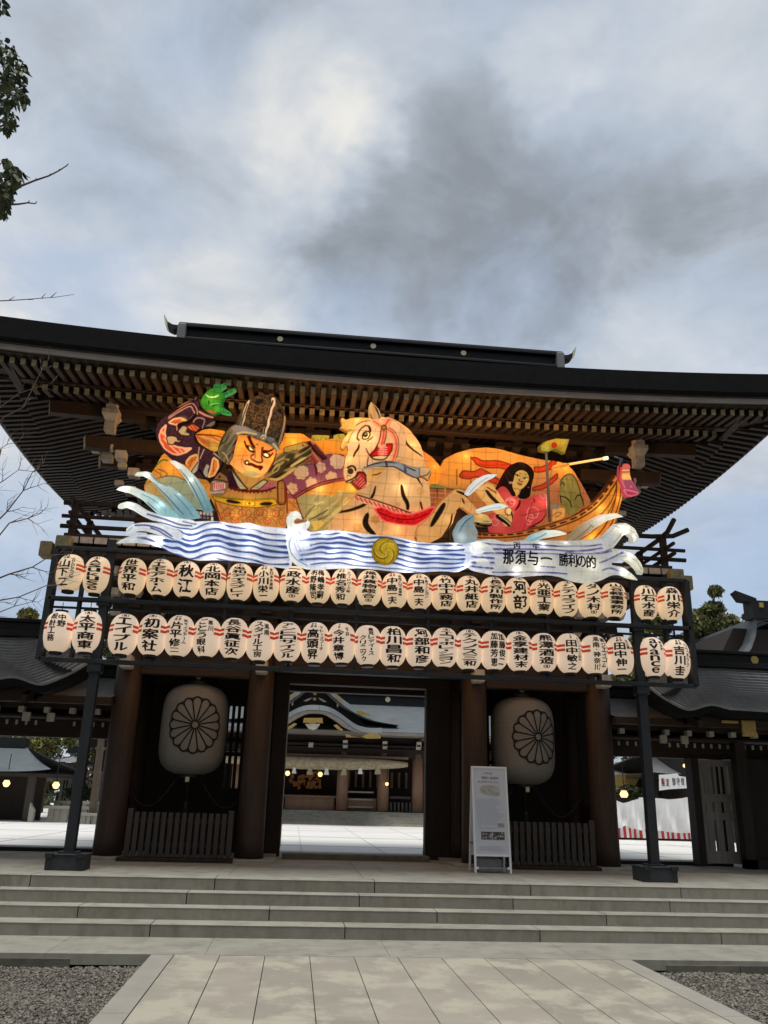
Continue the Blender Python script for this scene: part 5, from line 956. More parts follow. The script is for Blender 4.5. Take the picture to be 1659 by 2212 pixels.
SIGN_TXT = ['丙午', '那須与一勝利の的', '新春', '迎春', 'ねぶた', '謹賀新年', '寒川神社', '神門']
chars = set(''.join(a+b+c+d for a, b, c, d in UP+LO)+''.join(t[0] for t in TITLE)+'限定御守授与所'+''.join(SIGN_TXT))-set('\n')
GL = {}
tmpo = {}
for ch in sorted(chars):
    cu = bpy.data.curves.new('glyph', 'FONT'); cu.body = ch; cu.size = 1; cu.fill_mode = 'FRONT'; cu.resolution_u = 3
    ob = bpy.data.objects.new('glyph', cu); COL.objects.link(ob); tmpo[ch] = ob
bpy.context.view_layer.update(); dg = bpy.context.evaluated_depsgraph_get()
for ch, ob in tmpo.items():
    me = ob.evaluated_get(dg).to_mesh(); v = np.array([(p.co.x, p.co.y) for p in me.vertices]) if len(me.vertices) else np.zeros((0, 2)); f = [tuple(p.vertices) for p in me.polygons]
    if len(v):      # cut into narrow strips so that a character can follow a round lantern
        bm_ = bmesh.new(); vs_ = [bm_.verts.new((x, y, 0)) for x, y in v]
        for t in f:
            try: bm_.faces.new([vs_[i] for i in t])
            except ValueError: pass
        lo_, hi_ = v[:, 0].min(), v[:, 0].max()
        for kk in range(1, 8):
            bmesh.ops.bisect_plane(bm_, geom=bm_.verts[:]+bm_.edges[:]+bm_.faces[:], dist=1e-5, plane_co=(lo_+(hi_-lo_)*kk/8, 0, 0), plane_no=(1, 0, 0))
        bm_.verts.index_update(); v = np.array([(q.co.x, q.co.y) for q in bm_.verts]); f = [tuple(q.index for q in t.verts) for t in bm_.faces]; bm_.free()
    GL[ch] = (v, f); ob.evaluated_get(dg).to_mesh_clear()
for ob in tmpo.values():
    cu = ob.data; bpy.data.objects.remove(ob); bpy.data.curves.remove(cu)
def glyph(b, ch, cx, cz, w, h, fn, keep=False):
    "add one character, fitted to a w x h cell centred on (cx, cz); fn maps the flat (x, z) to space"
    v, f = GL.get(ch, (np.zeros((0, 2)), []))
    if not len(v): return
    lo, hi = v.min(0), v.max(0); s = np.maximum(hi-lo, 1e-3); cc_ = (lo+hi)/2
    fx, fz = w, h
    if ch in '一ー・二': fz = {'一': .24*h, 'ー': .8*h, '・': .2*h, '二': .8*h}[ch]; fx = w if ch != '・' else .2*w
    if ch == 'ー': fx = .16*w
    q = (v-cc_)/s*np.array([fx, fz])+np.array([cx, cz])
    if ch == '一' and keep: q[:, 1] += .12*h*(1-((q[:, 0]-cx)/(w/2))**2)
    for dx, dz in (((-.042, 0), (.042, 0), (0, .032), (0, -.032), (0, 0)) if ch != '一' else ((0, 0),)):     # a brush-like weight
        k = len(b.v); b.v += [tuple(map(float, fn(x+dx*w, z+dz*min(h, w)))) for x, z in q]
        for t in f: b.f.append(tuple(k+i for i in t)); b.m.append(b.mi)
# float title
q = px('W3', [(x, y) for _, x, y, _, _ in TITLE]); sc_ = PXM/TAGS['W3'][2]/1.82278
for (ch, x, y, w, h), p in zip(TITLE, q):
    b = MB(); c0 = at(p[0], p[1], YN-.615); glyph(b, ch, 0, 0, w*sc_, h*sc_, lambda u, v, c0=c0: (c0[0]+u, c0[1], c0[2]+v), True); b.build('title_character', M['ink'], FL)

# ================================================================== lantern rack
YR = 12.55
RK = thing('lantern_rack', 'dark painted steel frame on two posts carrying two rows of paper lanterns', 'lantern rack', (X0, YR, PZ))
PXL, PXR = -3.0, 5.26; RL, RR = -3.80, 6.12
for xx in (PXL, PXR):
    b = MB(); b.box(xx-.068, xx+.068, YR-.068, YR+.068, PZ+.2, 3.28); b.box(xx-.062, xx+.062, YR-.062, YR+.062, 3.28, 5.2); b.box(xx-.10, xx+.10, YR-.10, YR+.10, 3.18, 3.34); b.box(xx-.09, xx+.09, YR-.09, YR+.09, 4.16, 4.3)
    b.build('post', M['iron'], RK, bevel=.008)
    b = MB(); b.box(xx-.25, xx+.25, YR-.22, YR+.22, PZ, PZ+.20); b.box(xx-.265, xx+.265, YR-.235, YR+.235, PZ+.185, PZ+.205); bb = b.build('base_block', M['concrete'], RK, bevel=.01)
    b = MB()
    for dx in (-.2, .2): b.box(xx+dx-.05, xx+dx+.05, YR-.265, YR-.2, PZ+.16, PZ+.212)
    b.box(xx-.13, xx+.13, YR-.13, YR+.13, PZ+.205, PZ+.225); b.build('base_clip', M['iron'], bb)
for z, h in ((5.02, .052), (4.24, .055), (3.33, .062)):
    MB().box(RL, RR, YR-.11, YR-.06, z-h/2, z+h/2).build('rail', M['iron'], RK, bevel=.006)
    MB().box(RL, RR, YR+.06, YR+.11, z-h/2+.02, z+h/2-.01).build('rail', M['iron'], RK, bevel=.006)
for z in (5.05, 4.12): MB().box(RL, RR, YR-.02, YR+.02, z-.015, z+.015).build('hanging_bar', M['iron'], RK)
for i, xx in enumerate((RL, -3.36, -2.2, -1.2, -.2, .8, 1.9, 2.9, 3.8, 4.6, 5.74, RR)):
    w = .04 if xx in (RL, RR) else .022
    MB().box(xx-w, xx+w, YR-.06 if w < .03 else YR-.11, YR+.06 if w < .03 else YR+.11, 3.33, 5.02).build('upright', M['iron'], RK)
# ================================================================== small lanterns
M['lpaper'] = mat('lantern_paper', (0.70, 0.57, 0.43), 0.85, var=.06, vscale=5, bump=.35, bscale=14, bstretch=(.05, .05, 6), emis=.33, emc=(1.0, .71, .42))
M['lpaper2'] = mat('lantern_paper_sky_tint', (0.72, 0.61, 0.50), 0.85, var=.06, vscale=5, bump=.35, bscale=14, bstretch=(.05, .05, 6), emis=.32, emc=(1.0, .74, .53))  # lower row: cooler light from the sky put into the paper colour
M['lred'] = mat('lantern_red_bar', (0.62, 0.07, 0.03), 0.8, emis=.10, emc=(1.0, .12, .03))
LRX, LRZ = .203, .292
def lprof(t):   # radius at t in -1..1
    return LRX*(max(0.0, 1-abs(t)**2.7))**(1/2.35)
def lbody(mp):
    b = MB(); n = 64; ts = [-.955+1.91*i/30 for i in range(31)]
    # put ring edges exactly on the bars
    bars = [(.075, .112), (.012, .050)]
    zs = sorted(set([round(LRZ*t, 4) for t in ts]+[v for p in bars for v in p]))
    pr = [(lprof(z/LRZ), z) for z in zs]
    def fm(i, k):
        zc = (pr[i][1]+pr[i+1][1])/2; a = (k+.5)*360/n
        a = a if a < 180 else a-360
        on = any(p < zc < q_ for p, q_ in bars) and (38 < abs(a) < 84)
        return 1 if on else 0
    b.lathe(pr, n, (0, 0, 0), True, fm); o = b.build('paper_lantern', [mp, M['lred']], None, smooth=True); return o
proto = {0: lbody(M['lpaper']), 1: lbody(M['lpaper2'])}
b = MB(); b.lathe([(.085, .275), (.088, .277), (.088, .305), (.02, .307)], 20); capme = b.build('top_ring', M['black'], None)
b = MB(); b.lathe([(.02, -.312), (.088, -.310), (.088, -.272), (.085, -.270)], 20); botme = b.build('bottom_ring', M['black'], None)
b = MB(); b.tube([(0, 0, .30), (0, 0, .42)], .006, 6); wireme = b.build('hanging_wire', M['iron'], None)
UXP = [152,210,286,346,403,460,518,575,633,687,742,797,852,906,958,1012,1065,1118,1170,1222,1275,1325,1393,1447]
LXP = [128,190,268,330,388,447,505,563,621,681,738,794,848,905,960,1012,1067,1121,1174,1229,1283,1338,1408,1460]
ORD = ['first','second','third','fourth','fifth','sixth','seventh','eighth','ninth','tenth','eleventh','twelfth']
def ordname(i, n): return f'{ORD[i]} from the left' if i < 12 else (f'{ORD[n-1-i]} from the right')
protos_used = set()
def lettering(spec, o):
    top, main, side, mode = spec; b = MB()
    def wrap(x, z):
        r = lprof(z/LRZ)+.005; a = x/LRX; return (r*math.sin(a), -r*math.cos(a), z)
    zt, zb = .25, -.25; mx_ = 0.0; mw = .222
    if mode == '(株)': 
        for k_, ch in enumerate('(株)'): glyph(b, ch, -.045+.045*k_, -.222, .040 if ch != '株' else .05, .045, wrap)
        zb = -.195; mode = ''
    if mode in ('s', 'n', 'm'): mx_ = -.038; mw = .16
    if mode == 'm': mw = .095; mx_ = -.055
    if mode == 'd': mx_ = -.062; mw = .105
    if mode == 'w': mx_ = -.06; mw = .085; zt = .12
    if main == '設計工務': mx_, mw = -.06, .10; zb = -.16
    if main == 'ごとう眼科': mx_, mw = -.035, .13
    if main == 'スタイル工房': mx_, mw = -.035, .13
    tl = top.replace('\n', '')
    if tl:
        n = len(tl)
        if tl.startswith('('):
            for k_, ch in enumerate(tl[:3]): glyph(b, ch, mx_-.055+.055*k_, .243, .030 if ch != '株' and ch != '有' else .06, .048, wrap)
            if n > 3: glyph(b, tl[3], mx_-.045, .195, .04, .04, wrap)
            zt = .212
        else:
            for k_, ch in enumerate(tl):
                cx, cz = mx_-.032+.062*(k_//2), .243-.038*(k_ % 2)
                if n == 2: cx, cz = mx_, .245-.036*k_
                glyph(b, ch, cx, cz, .042 if n > 2 else .036, .034, wrap)
            zt = .175
    hs = np.array([.6 if c in '一ー・二' and len(main) > 3 else 1.0 for c in main]); hs = hs/hs.sum()*(zt-zb); z = zt
    for ch, h in zip(main, hs):
        glyph(b, ch, mx_, z-h/2, mw*(.82 if ch.isascii() else 1), h*.86, wrap); z -= h
    if side:
        sx, sw, s0, s1 = .092, .056, .215, -.13
        if mode == 'n': sx, sw, s0, s1 = .085, .075, .225, .05 if len(side) == 2 else .0
        if mode == 'd': sx, sw, s0, s1 = .062, .105, .24, -.235
        if mode == 'w': sx, sw, s0, s1 = .062, .085, .23, -.17
        if mode == 'm': sx, sw, s0, s1 = .068, .09, .23, -.21
        if len(side) <= 3 and mode == 's': s1 = .07
        if main == '設計工務': sx, sw, s0, s1 = .062, .11, .235, .04
        h = (s0-s1)/len(side)
        for k_, ch in enumerate(side): glyph(b, ch, sx, s0-h*(k_+.5), sw, h*.86, wrap)
    lo = b.build('lettering', M['ink'], None); lo.parent = o; lo.location = (0, 0, 0)
for row, (xs_, specs, zc, py) in enumerate(((UXP, UP, 4.63, 1245), (LXP, LO, 3.755, 1390))):
    for i, (xp, sp) in enumerate(zip(xs_, specs)):
        yy = 1241+(xp-152)*.051 if row == 0 else 1358+(xp-128)*.0455
        w = at(xp, yy, YR-.02); z = zc+random.uniform(-.012, .012); sc1 = 1.0 if row == 0 else 1.05
        mk = 0 if row == 0 else 1
        if (mk,) not in protos_used: o = proto[mk]; protos_used.add((mk,))
        else: o = proto[mk].copy(); COL.objects.link(o)
        o.location = (w[0], YR-.02, z); sv = random.uniform(.975, 1.02); o.scale = (sc1*sv, sc1*sv, sc1*(1.02 if row else 1)*random.uniform(.98, 1.02)); o.rotation_euler = (random.uniform(-.03, .03), random.uniform(-.035, .035), R(random.uniform(-7, 7)))
        place_ = 'upper' if row == 0 else 'lower'
        feat = 'two equal character columns' if sp[3] in ('d', 'm') else 'one large and one small character column' if sp[3] in ('s', 'n', 'w') else ('stacked black Latin letters' if sp[1].isascii() else f'one bold column of {len(sp[1])} characters')
        tag(o, f'{place_} row lantern, {ordname(i, 24)}, {feat}', 'paper lantern', 'paper lanterns hanging on the rack')
        lettering(sp, o)
        for src in (capme, botme, wireme):
            c = src.copy(); COL.objects.link(c); c.parent = o; c.location = (0, 0, 0)
for src in (capme, botme, wireme): bpy.data.objects.remove(src)
# ================================================================== big crest lanterns in the niches
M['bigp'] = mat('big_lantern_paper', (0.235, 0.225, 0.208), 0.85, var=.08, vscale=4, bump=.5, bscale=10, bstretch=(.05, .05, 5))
for s, px_, lab in ((-1, 421, 'large white paper lantern with flower crest, hanging in the left niche of the gate'), (1, 1127, 'large white paper lantern with flower crest, hanging behind the white standing sign')):
    cx = X0-3.0 if s < 0 else X0+2.84; cy, cz = 15.1, 2.61
    b = MB(); pr = []
    HZ = .775; RXX = .565
    for i in range(41):
        t = -.97+1.94*i/40; r = RXX*(max(0, 1-abs(t)**5))**(1/2.3); pr.append((r, t*HZ))
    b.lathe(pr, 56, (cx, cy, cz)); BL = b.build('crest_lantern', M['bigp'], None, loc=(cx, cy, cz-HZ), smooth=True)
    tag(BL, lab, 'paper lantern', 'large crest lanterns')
    WLOC[BL.name] = Vector((cx, cy, cz-HZ))
    def rad(z):
        t = max(-.97, min(.97, z/HZ)); return RXX*(max(0, 1-abs(t)**5))**(1/2.3)
    rot = R(8) if s < 0 else R(14)
    def surf(x, z):
        a = x/RXX+rot; r = rad(z)+.006; return (cx+r*math.sin(a), cy-r*math.cos(a), cz+z)
    b = MB(); off_z = .03
    def ribbon(pts, w):
        pts = np.array(pts); n = len(pts)
        for i in range(n-1):
            d = pts[i+1]-pts[i]; l = np.hypot(*d)+1e-9; nn = np.array([-d[1], d[0]])/l*w/2; e = d/l*w*.3
            P = [(pts[i]-nn-e)*KC, (pts[i]+nn-e)*KC, (pts[i+1]+nn+e)*KC, (pts[i+1]-nn+e)*KC]; k = len(b.v)
            b.v += [surf(p[0], p[1]+off_z) for p in P]; b.f.append((k, k+3, k+2, k+1)); b.m.append(0)
    KC = 1.14
    for k_ in range(16):
        a = k_*math.pi/8+math.pi/16
        p0 = np.array([math.cos(a), math.sin(a)])
        ribbon([p0*.06, p0*.16, p0*.25, p0*.335], .021)
        a2 = k_*math.pi/8; ar = []
        c_ = np.array([math.cos(a2), math.sin(a2)])*.338
        for j in range(9):
            th = a2-math.pi/2+math.pi*j/8; ar.append(c_+.066*np.array([math.cos(th), math.sin(th)])*np.array([1, 1]))
        ribbon(ar, .027)
        ar = [p0*.375+.020*np.array([math.cos(j*math.pi/4), math.sin(j*math.pi/4)]) for j in range(9)]; ribbon(ar, .014)
    ribbon([(.055*math.cos(j*math.pi/10), .055*math.sin(j*math.pi/10)) for j in range(21)], .019)
    b.build('flower_crest', M['ink'], BL)
    b = MB(); b.lathe([(.20, HZ*.95), (.22, HZ*.955), (.22, HZ+.03), (.03, HZ+.05)], 24, (cx, cy, cz)); b.build('top_ring', M['black'], BL)
    b = MB(); b.lathe([(.03, -HZ-.05), (.22, -HZ-.03), (.22, -HZ*.955), (.20, -HZ*.95)], 24, (cx, cy, cz)); b.build('bottom_ring', M['black'], BL)
    b = MB(); b.lathe([(.0, HZ+.06), (.04, HZ+.075), (.05, HZ+.11), (.035, HZ+.15), (0, HZ+.17)], 14, (cx, cy-.05, cz), False); b.tube([(cx, cy, cz+HZ+.04), (cx, cy, 3.6)], .015); b.build('hanging_knob', M['goldp'], BL, smooth=True)
    b = MB(); b.box(cx-.035, cx+.035, cy-.27, cy-.2, cz-HZ-.11, cz-HZ-.02); b.build('bottom_knob', M['goldp'], BL, bevel=.015)
    b = MB(); b.tube([(cx, cy-.1, cz-HZ-.05), (cx, cy-.1, cz-HZ-.42)], .008); b.lathe([(.02, -.42), (.05, -.46), (.035, -.5), (.06, -.78), (.05, -.80)], 14, (cx, cy-.1, cz-HZ)); b.build('tassel', M['iron'], BL, smooth=True)
    b = MB()
    for e in (-1, 1):
        b.tube([(cx+e*(.2+.9*t), cy-.05, cz-HZ-.04-.42*math.sin(math.pi*min(1, t*1.05))*(1 if t < .6 else 1)-.1*t) for t in np.linspace(0, 1, 12)], .011, 6)
    b.build('stay_rope', M['iron'], BL, smooth=True)
# ================================================================== picket fences in front of the niches
for s, xa, xb, lab in ((-1, -2.56, -.98, 'low grey picket fence across the left niche below the crest lantern'), (1, 3.34, 4.96, 'low grey picket fence across the right niche, beside the white sign')):
    FC = thing('picket_fence', lab, 'fence', ((xa+xb)/2, 14.3, PZ), 'picket fences of the gate niches')
    n = 16
    for i in range(n):
        x = xa+(xb-xa)*i/(n-1); w = .042 if i in (0, n-1) else .036; h = .05 if i in (0, n-1) else 0
        b = MB(); b.box(x-w, x+w, 14.27, 14.33, PZ+.06, PZ+.72+h); b.build('picket', M['picket'], FC, bevel=.006)
    for z in (.20, .56): MB().box(xa+.02, xb-.02, 14.335, 14.375, PZ+z, PZ+z+.07).build('rail', M['picket'], FC)
    MB().box(xa-.12, xb+.08, 14.12, 14.42, PZ-.02, PZ+.055).build('sill_board', M['wood'], FC, bevel=.01)
# ================================================================== standing sign
SX, SY = 3.05, 13.28
S = thing('standing_sign', 'white A-frame notice board standing on the platform in front of the right niche', 'notice board', (SX, SY, PZ))
TH = R(8); HS = 1.56
def sp_(u, w, d=0, back=False):   # u across, w along the sloping face, d in front of it
    a = TH; y = SY+w*math.sin(a)-d*math.cos(a); z = PZ+w*math.cos(a)+d*math.sin(a)
    if back: y = SY+2*HS*math.sin(a)+.02-w*math.sin(a)+d*math.cos(a)
    return (SX+u*1.0+(.0), y, z)
def slab(b, u0, u1, w0, w1, d0, d1, back=False):
    p = [sp_(u0, w0, d0, back), sp_(u1, w0, d0, back), sp_(u1, w0, d1, back), sp_(u0, w0, d1, back), sp_(u0, w1, d0, back), sp_(u1, w1, d0, back), sp_(u1, w1, d1, back), sp_(u0, w1, d1, back)]
    b.hexa(p)
hw = .285
for back in (False, True):
    b = MB(); slab(b, -hw, -hw+.03, 0, HS, .012, -.022, back); slab(b, hw-.03, hw, 0, HS, .012, -.022, back); slab(b, -hw+.03, hw-.03, HS-.03, HS, .012, -.022, back); slab(b, -hw+.03, hw-.03, .235, .262, .012, -.022, back)
    b.build('frame', M['white'], S, bevel=.003)
M['poster'] = mat('poster_paper', (0.60, 0.61, 0.66), .5, var=.04, vscale=9)
M['printg'] = mat('poster_grey_print', (0.40, 0.40, 0.45), .6); M['printl'] = mat('poster_light_print', (0.53, 0.54, 0.59), .6); M['printd'] = mat('poster_photo', (0.09, 0.085, 0.08), .5, var=.8, vscale=30); M['printt'] = mat('poster_picture', (0.46, 0.43, 0.38), .5, var=.3, vscale=24)
M['printp'] = mat('poster_tan_picture', (0.42, 0.33, 0.27), .5, var=.3, vscale=40)
b = MB(); slab(b, -hw+.03, hw-.03, .262, HS-.03, .0, -.012); PO = b.build('poster', M['poster'], S)
b = MB(); slab(b, -hw+.03, hw-.03, .262, HS-.03, .0, -.012, True); b.build('back_panel', M['white'], S)
b = MB()
def line(y, x0, x1, h=.008): slab(b, x0, x1, y-h/2, y+h/2, .004, .001)
random.seed(3)
for y in [1.07+.0-.022*i for i in range(18)]:
    if not (.45 < y < .62): line(y, -.22, random.uniform(.08, .23), .006)
b.build('text_block', M['printl'], PO); b = MB()
for y in (.655, .635): line(y, -.2, random.uniform(.05, .09), .006)
b.build('text_block', M['printl'], PO); b = MB()
for y in (.38, .36, .34, .32): line(y, -.2, random.uniform(.1, .2), .006)
b.build('text_block', M['printl'], PO)
b = MB(); b.mi = 0
fsl = lambda u, w: sp_(u, w, .0045)
for k_, ch in enumerate('那須与一勝利の的'): glyph(b, ch, -.105+.034*k_, 1.385, .030, .038, fsl)
b.build('heading', M['printg'], PO); b = MB()
for k_, ch in enumerate('丙午新春'): glyph(b, ch, -.055+.030*k_, 1.455, .024, .022, fsl)
b.build('heading', M['printg'], PO); b = MB()
for k_, ch in enumerate('謹賀新年ねぶた'): glyph(b, ch, -.17+.05*k_, 1.325, .030, .026, fsl)
b.build('heading', M['printg'], PO)
b = MB(); P = [(-.16,1.21),(-.13,1.26),(-.04,1.275),(.07,1.27),(.14,1.25),(.165,1.18),(.15,1.12),(.03,1.115),(-.06,1.135),(-.13,1.15)]
k0 = len(b.v); b.v += [sp_(u, w, .004) for u, w in P]; b.f.append(tuple(range(len(P)))); b.m.append(0); b.build('picture', M['printt'], PO)
b = MB(); random.seed(9)
for i in range(22):
    u, w = random.uniform(-.13, .12), random.uniform(1.13, 1.25); slab(b, u, u+random.uniform(.01, .035), w, w+random.uniform(.006, .018), .0055, .0045)
b.build('print', M['printg'], PO)
b = MB(); slab(b, -.165, .002, .475, .588, .004, .001); slab(b, .014, .20, .475, .588, .004, .001); b.build('photo', M['printd'], PO)
b = MB()
for i in range(16):
    u, w = random.uniform(-.15, .17), random.uniform(.485, .56); slab(b, u, u+.025, w, w+random.uniform(.01, .03), .0055, .0045)
b.build('print', M['printt'], PO)
b = MB(); slab(b, .10, .205, .655, .712, .004, .001); b.build('picture', M['printp'], PO)
b = MB(); slab(b, -hw+.03, hw-.03, .06, .085, -.002, -.02); slab(b, -hw+.03, hw-.03, .06, .085, -.002, -.02, True); b.build('cross_bar', M['roofg'], S)
for u in (-hw+.045, hw-.045):
    b = MB(); slab(b, u-.018, u+.018, .055, .09, .01, -.01); b.build('bracket', M['white'], S)
b = MB(); b.box(SX-.2, SX+.16, SY+.10, SY+.36, PZ, PZ+.2); b.build('weight', M['roofg'], S, bevel=.02)
b = MB()
for u in (-hw+.01, hw-.01): b.box(SX+u-.006, SX+u+.006, SY+.07, SY+2*HS*math.sin(TH)-.05, PZ+.40, PZ+.42)
b.build('stay_bar', M['iron'], S)
# ================================================================== side passages and corridor wings
def interp(xs, ys, x): return float(np.interp(x, xs, ys))
for s in (-1, 1):
    side = 'left' if s < 0 else 'right'
    mx = lambda d: X0+s*d        # d = distance from the gate's middle line
    def bxm(b, d0, d1, y0, y1, z0, z1): b.box(min(mx(d0), mx(d1)), max(mx(d0), mx(d1)), y0, y1, z0, z1)
    T = thing('corridor_wing', f'dark timber corridor wing with curved grey copper roof on the {side} of the gate', 'building', (mx(7), 15.6, PZ), 'corridor wings flanking the gate')
    # low roof over the side passage, tucked under the wing roof
    b = MB(); us = np.linspace(4.3, 7.6, 14); vs = np.linspace(0, 1, 12)
    def low(u, v):
        y = 14.35+v*1.6; return (mx(u), y, 3.02+.42*v+.14*v*v)
    b.grid(low, us, vs); b.grid(lambda u, v: (mx(u), 17.55-v*1.6, 3.02+.42*v+.14*v*v), us, vs); b.build('passage_roof', M['roofg'], T, smooth=True)
    b = MB(); bxm(b, 4.3, 7.6, 14.32, 14.5, 2.90, 3.015); b.build('passage_eave', M['woodx'], T)
    b = MB(); bxm(b, 4.3, 7.6, 15.75, 16.15, 3.52, 3.70); bxm(b, 4.3, 7.6, 15.7, 16.2, 3.70, 3.76); bxm(b, 4.3, 7.6, 15.82, 16.08, 3.4, 3.53); b.build('passage_ridge', M['copper'], T, bevel=.01)
    # beams, white ended joists
    b = MB(); bxm(b, 4.36, 16, 15.9, 16.1, 2.44, 2.62); bxm(b, 4.36, 16, 15.92, 16.08, 2.62, 3.3); b.build('lintel', M['woodx'], T)
    b = MB(); bxm(b, 4.36, 16, 15.0, 15.12, 2.86, 2.94); b.build('beam', M['woodx'], T)
    d = 4.62; k_ = 0
    while d < 9.2:
        b = MB(); bxm(b, d-.045, d+.045, 14.98-.12, 14.99, 2.78, 2.87); b.build('beam_end', M['pale'], T); d += .42
    for d in (5.36, 5.76, 8.9):
        b = MB(); bxm(b, d-.06, d+.06, 14.8, 14.86, 2.63, 2.77); b.build('beam_end', M['pale'], T)
    b = MB(); d = 4.5
    while d < 9:
        if not 5.3 < d < 5.8: bxm(b, d-.02, d+.02, 15.60, 15.62, 2.62, 2.70)
        d += .165
    b.build('rafter_tips', M['pale'], T)
    b = MB(); bxm(b, 4.36, 9.5, 15.1, 17.4, 2.72, 2.76); b.build('ceiling', M['wood'], T)
    # posts and threshold
    for d in (6.9,):
        b = MB(); bxm(b, d-.1, d+.1, 15.9, 16.1, PZ, 2.44); b.build('post', M['wood'], T)
    b = MB(); bxm(b, 4.36, 6.8, 15.95, 16.15, PZ, PZ+.06); b.build('threshold', M['wood'], T)
    # wall beyond the passage, with a barred window
    for (a, c, z0, z1) in ((7.05, 7.75, PZ, 2.44), (8.05, 16, PZ, 2.44), (7.75, 8.05, PZ, 1.42), (7.75, 8.05, 2.12, 2.44)):
        b = MB(); bxm(b, a, c, 15.46, 15.56, z0, z1); b.build('wall_panel', M['plank'], T)
    b = MB(); bxm(b, 7.75, 8.05, 15.57, 15.6, 1.42, 2.12); b.build('wall_panel', M['plank'], T)
    b = MB()
    for i in range(6): bxm(b, 7.77+i*.05, 7.79+i*.05, 15.44, 15.47, 1.42, 2.12)
    b.build('window_bars', M['hallwood'], T)
    for d in (7.05, 8.35, 10.2):
        b = MB(); bxm(b, d-.1, d+.1, 15.3, 15.5, PZ, 3.1); b.build('post', M['wood'], T)
    b = MB(); bxm(b, 6.95, 16, 15.3, 15.46, PZ, PZ+.16); b.build('sill', M['wood'], T)
    # wing roof with its rolled, ribbed verge
    DV = 4.40
    def wing(u, v):    # u distance from the verge edge, v 0 eave .. 1 ridge
        y = 13.35+v*1.75; q = max(0, 1-u/.80)
        z = 3.08+.60*v+.40*v*v+(1-v)**.7*(.42*q**1.7+.07*math.exp(-((u-1.2)/.24)**2)-.03*math.exp(-((u-.78)/.2)**2))
        z += .09*math.sin(math.pi*v)*max(0, 1-u/1.0)-.06*max(0, 1-u/.16)**2
        return (mx(DV+1.15*v**.8+u), y, z)
    us = np.concatenate([np.linspace(0, 1.4, 26), np.linspace(1.5, 10, 14)]); nl = 18
    b = MB()
    for i in range(nl):     # each course of copper laps over the one below
        v0, v1 = i/nl, (i+1)/nl
        k = len(b.v)
        for u in us:
            p0 = wing(u, v0); p1 = wing(u, v1); b.v += [(p0[0], p0[1]-.008, p0[2]+.036), (p1[0], p1[1], p1[2])]
            b.v.append((p0[0], p0[1], p0[2]-.002))
        for j in range(len(us)-1):
            a = k+j*3; b.f.append((a, a+3, a+4, a+1)); b.m.append(0); b.f.append((a+2, a+5, a+3, a)); b.m.append(0)
    WR_ = b.build('wing_roof', M['roofg'], T)
    b = MB()
    def wb(u, v): p = wing(u, v); return (p[0], 2*15.1-p[1], p[2])
    b.grid(wb, us, np.linspace(0, 1, 10)); b.build('wing_roof_back', M['roofg'], T)
    b = MB(); k = 0      # eave and verge thickness
    for u in us: p = wing(u, 0); b.v += [p, (p[0], p[1]+.02, p[2]-.11), (p[0], p[1]+.5, p[2]-.09)]
    for j in range(len(us)-1): a = j*3; b.f += [(a, a+1, a+4, a+3), (a+1, a+2, a+5, a+4)]; b.m += [0, 0]
    k = len(b.v); vs = np.linspace(0, 1, 14)
    for v in vs: p = wing(0, v); b.v += [p, (p[0]+s*.04, p[1], p[2]-.13), (p[0]+s*.5, p[1], p[2]-.16)]
    for j in range(len(vs)-1): a = k+j*3; b.f += [(a, a+3, a+4, a+1), (a+1, a+4, a+5, a+2)]; b.m += [0, 0]
    b.build('eave_edge', M['bark'], T)
    b = MB()
    b.prism([(13.5, 2.80), (13.5, 2.93), (14.6, 3.30), (15.1, 3.72), (15.1, 3.45), (14.5, 3.02)], 'x', mx(DV+1.0), mx(DV+1.07)); b.build('bargeboard', M['wood'], T)
    b = MB(); bxm(b, DV+1.0, 16, 13.9, 14.05, 2.86, 2.98); bxm(b, DV+1.0, 16, 14.9, 15.3, 3.2, 3.35); b.build('purlin', M['woodx'], T)
    b = MB(); bxm(b, DV+1.95, DV+2.2, 13.85, 13.9, 2.72, 2.99); bxm(b, DV+1.6, DV+1.9, 13.86, 13.89, 2.93, 2.98); b.build('gilt_fitting', M['gold'], T, bevel=.01)
    b = MB(); bxm(b, DV+1.25, 16, 14.92, 15.28, 4.06, 4.16); bxm(b, DV+1.3, 16, 14.98, 15.22, 4.16, 4.32); bxm(b, DV+1.2, 16, 14.93, 15.27, 4.32, 4.38); rg = b.build('ridge', M['copper'], T, bevel=.01)
    b = MB(); bxm(b, DV+1.1, DV+1.32, 14.88, 15.32, 3.96, 4.34); b.build('ridge_end', M['copper'], rg, bevel=.04)
    b = MB(); yy = 14.98; b.tube([(mx(DV+2.95 if s > 0 else DV+3.2), yy+.02, 4.23), (mx(DV+2.95 if s > 0 else DV+3.2), yy-.03, 4.23)], .075, 18); b.build('crest_disc', M['gold'], rg)
    # boarded soffit in shade
    b = MB(); bxm(b, DV+1.0, 16, 13.9, 15.4, 2.98, 3.02); b.build('soffit', M['wood'], T)
    if s > 0:   # lattice door leaf standing open
        b = MB(); x0, x1, y0 = 7.60, 8.32, 15.74
        def dp(u, z0, z1, w0, w1, t=.03): 
            xa, xb = x0+u*(x1-x0), 0
            b.box(x0+w0*(x1-x0), x0+w1*(x1-x0), y0-t, y0+t, z0, z1)
        for w0, w1 in ((0, .1), (.86, 1.0)): dp(0, PZ+.05, 2.42, w0, w1, .035)
        for z0, z1 in ((PZ+.06, .80), (1.34, 1.47), (1.66, 1.80), (2.3, 2.42)): dp(0, z0, z1, .1, .86, .033)
        for i in range(5): dp(0, 1.80, 2.3, .15+.14*i, .19+.14*i, .02)
        for i in range(3): dp(0, .8, 1.34, .13+.25*i, .28+.25*i, .02); dp(0, 1.47, 1.66, .13+.25*i, .28+.25*i, .02)
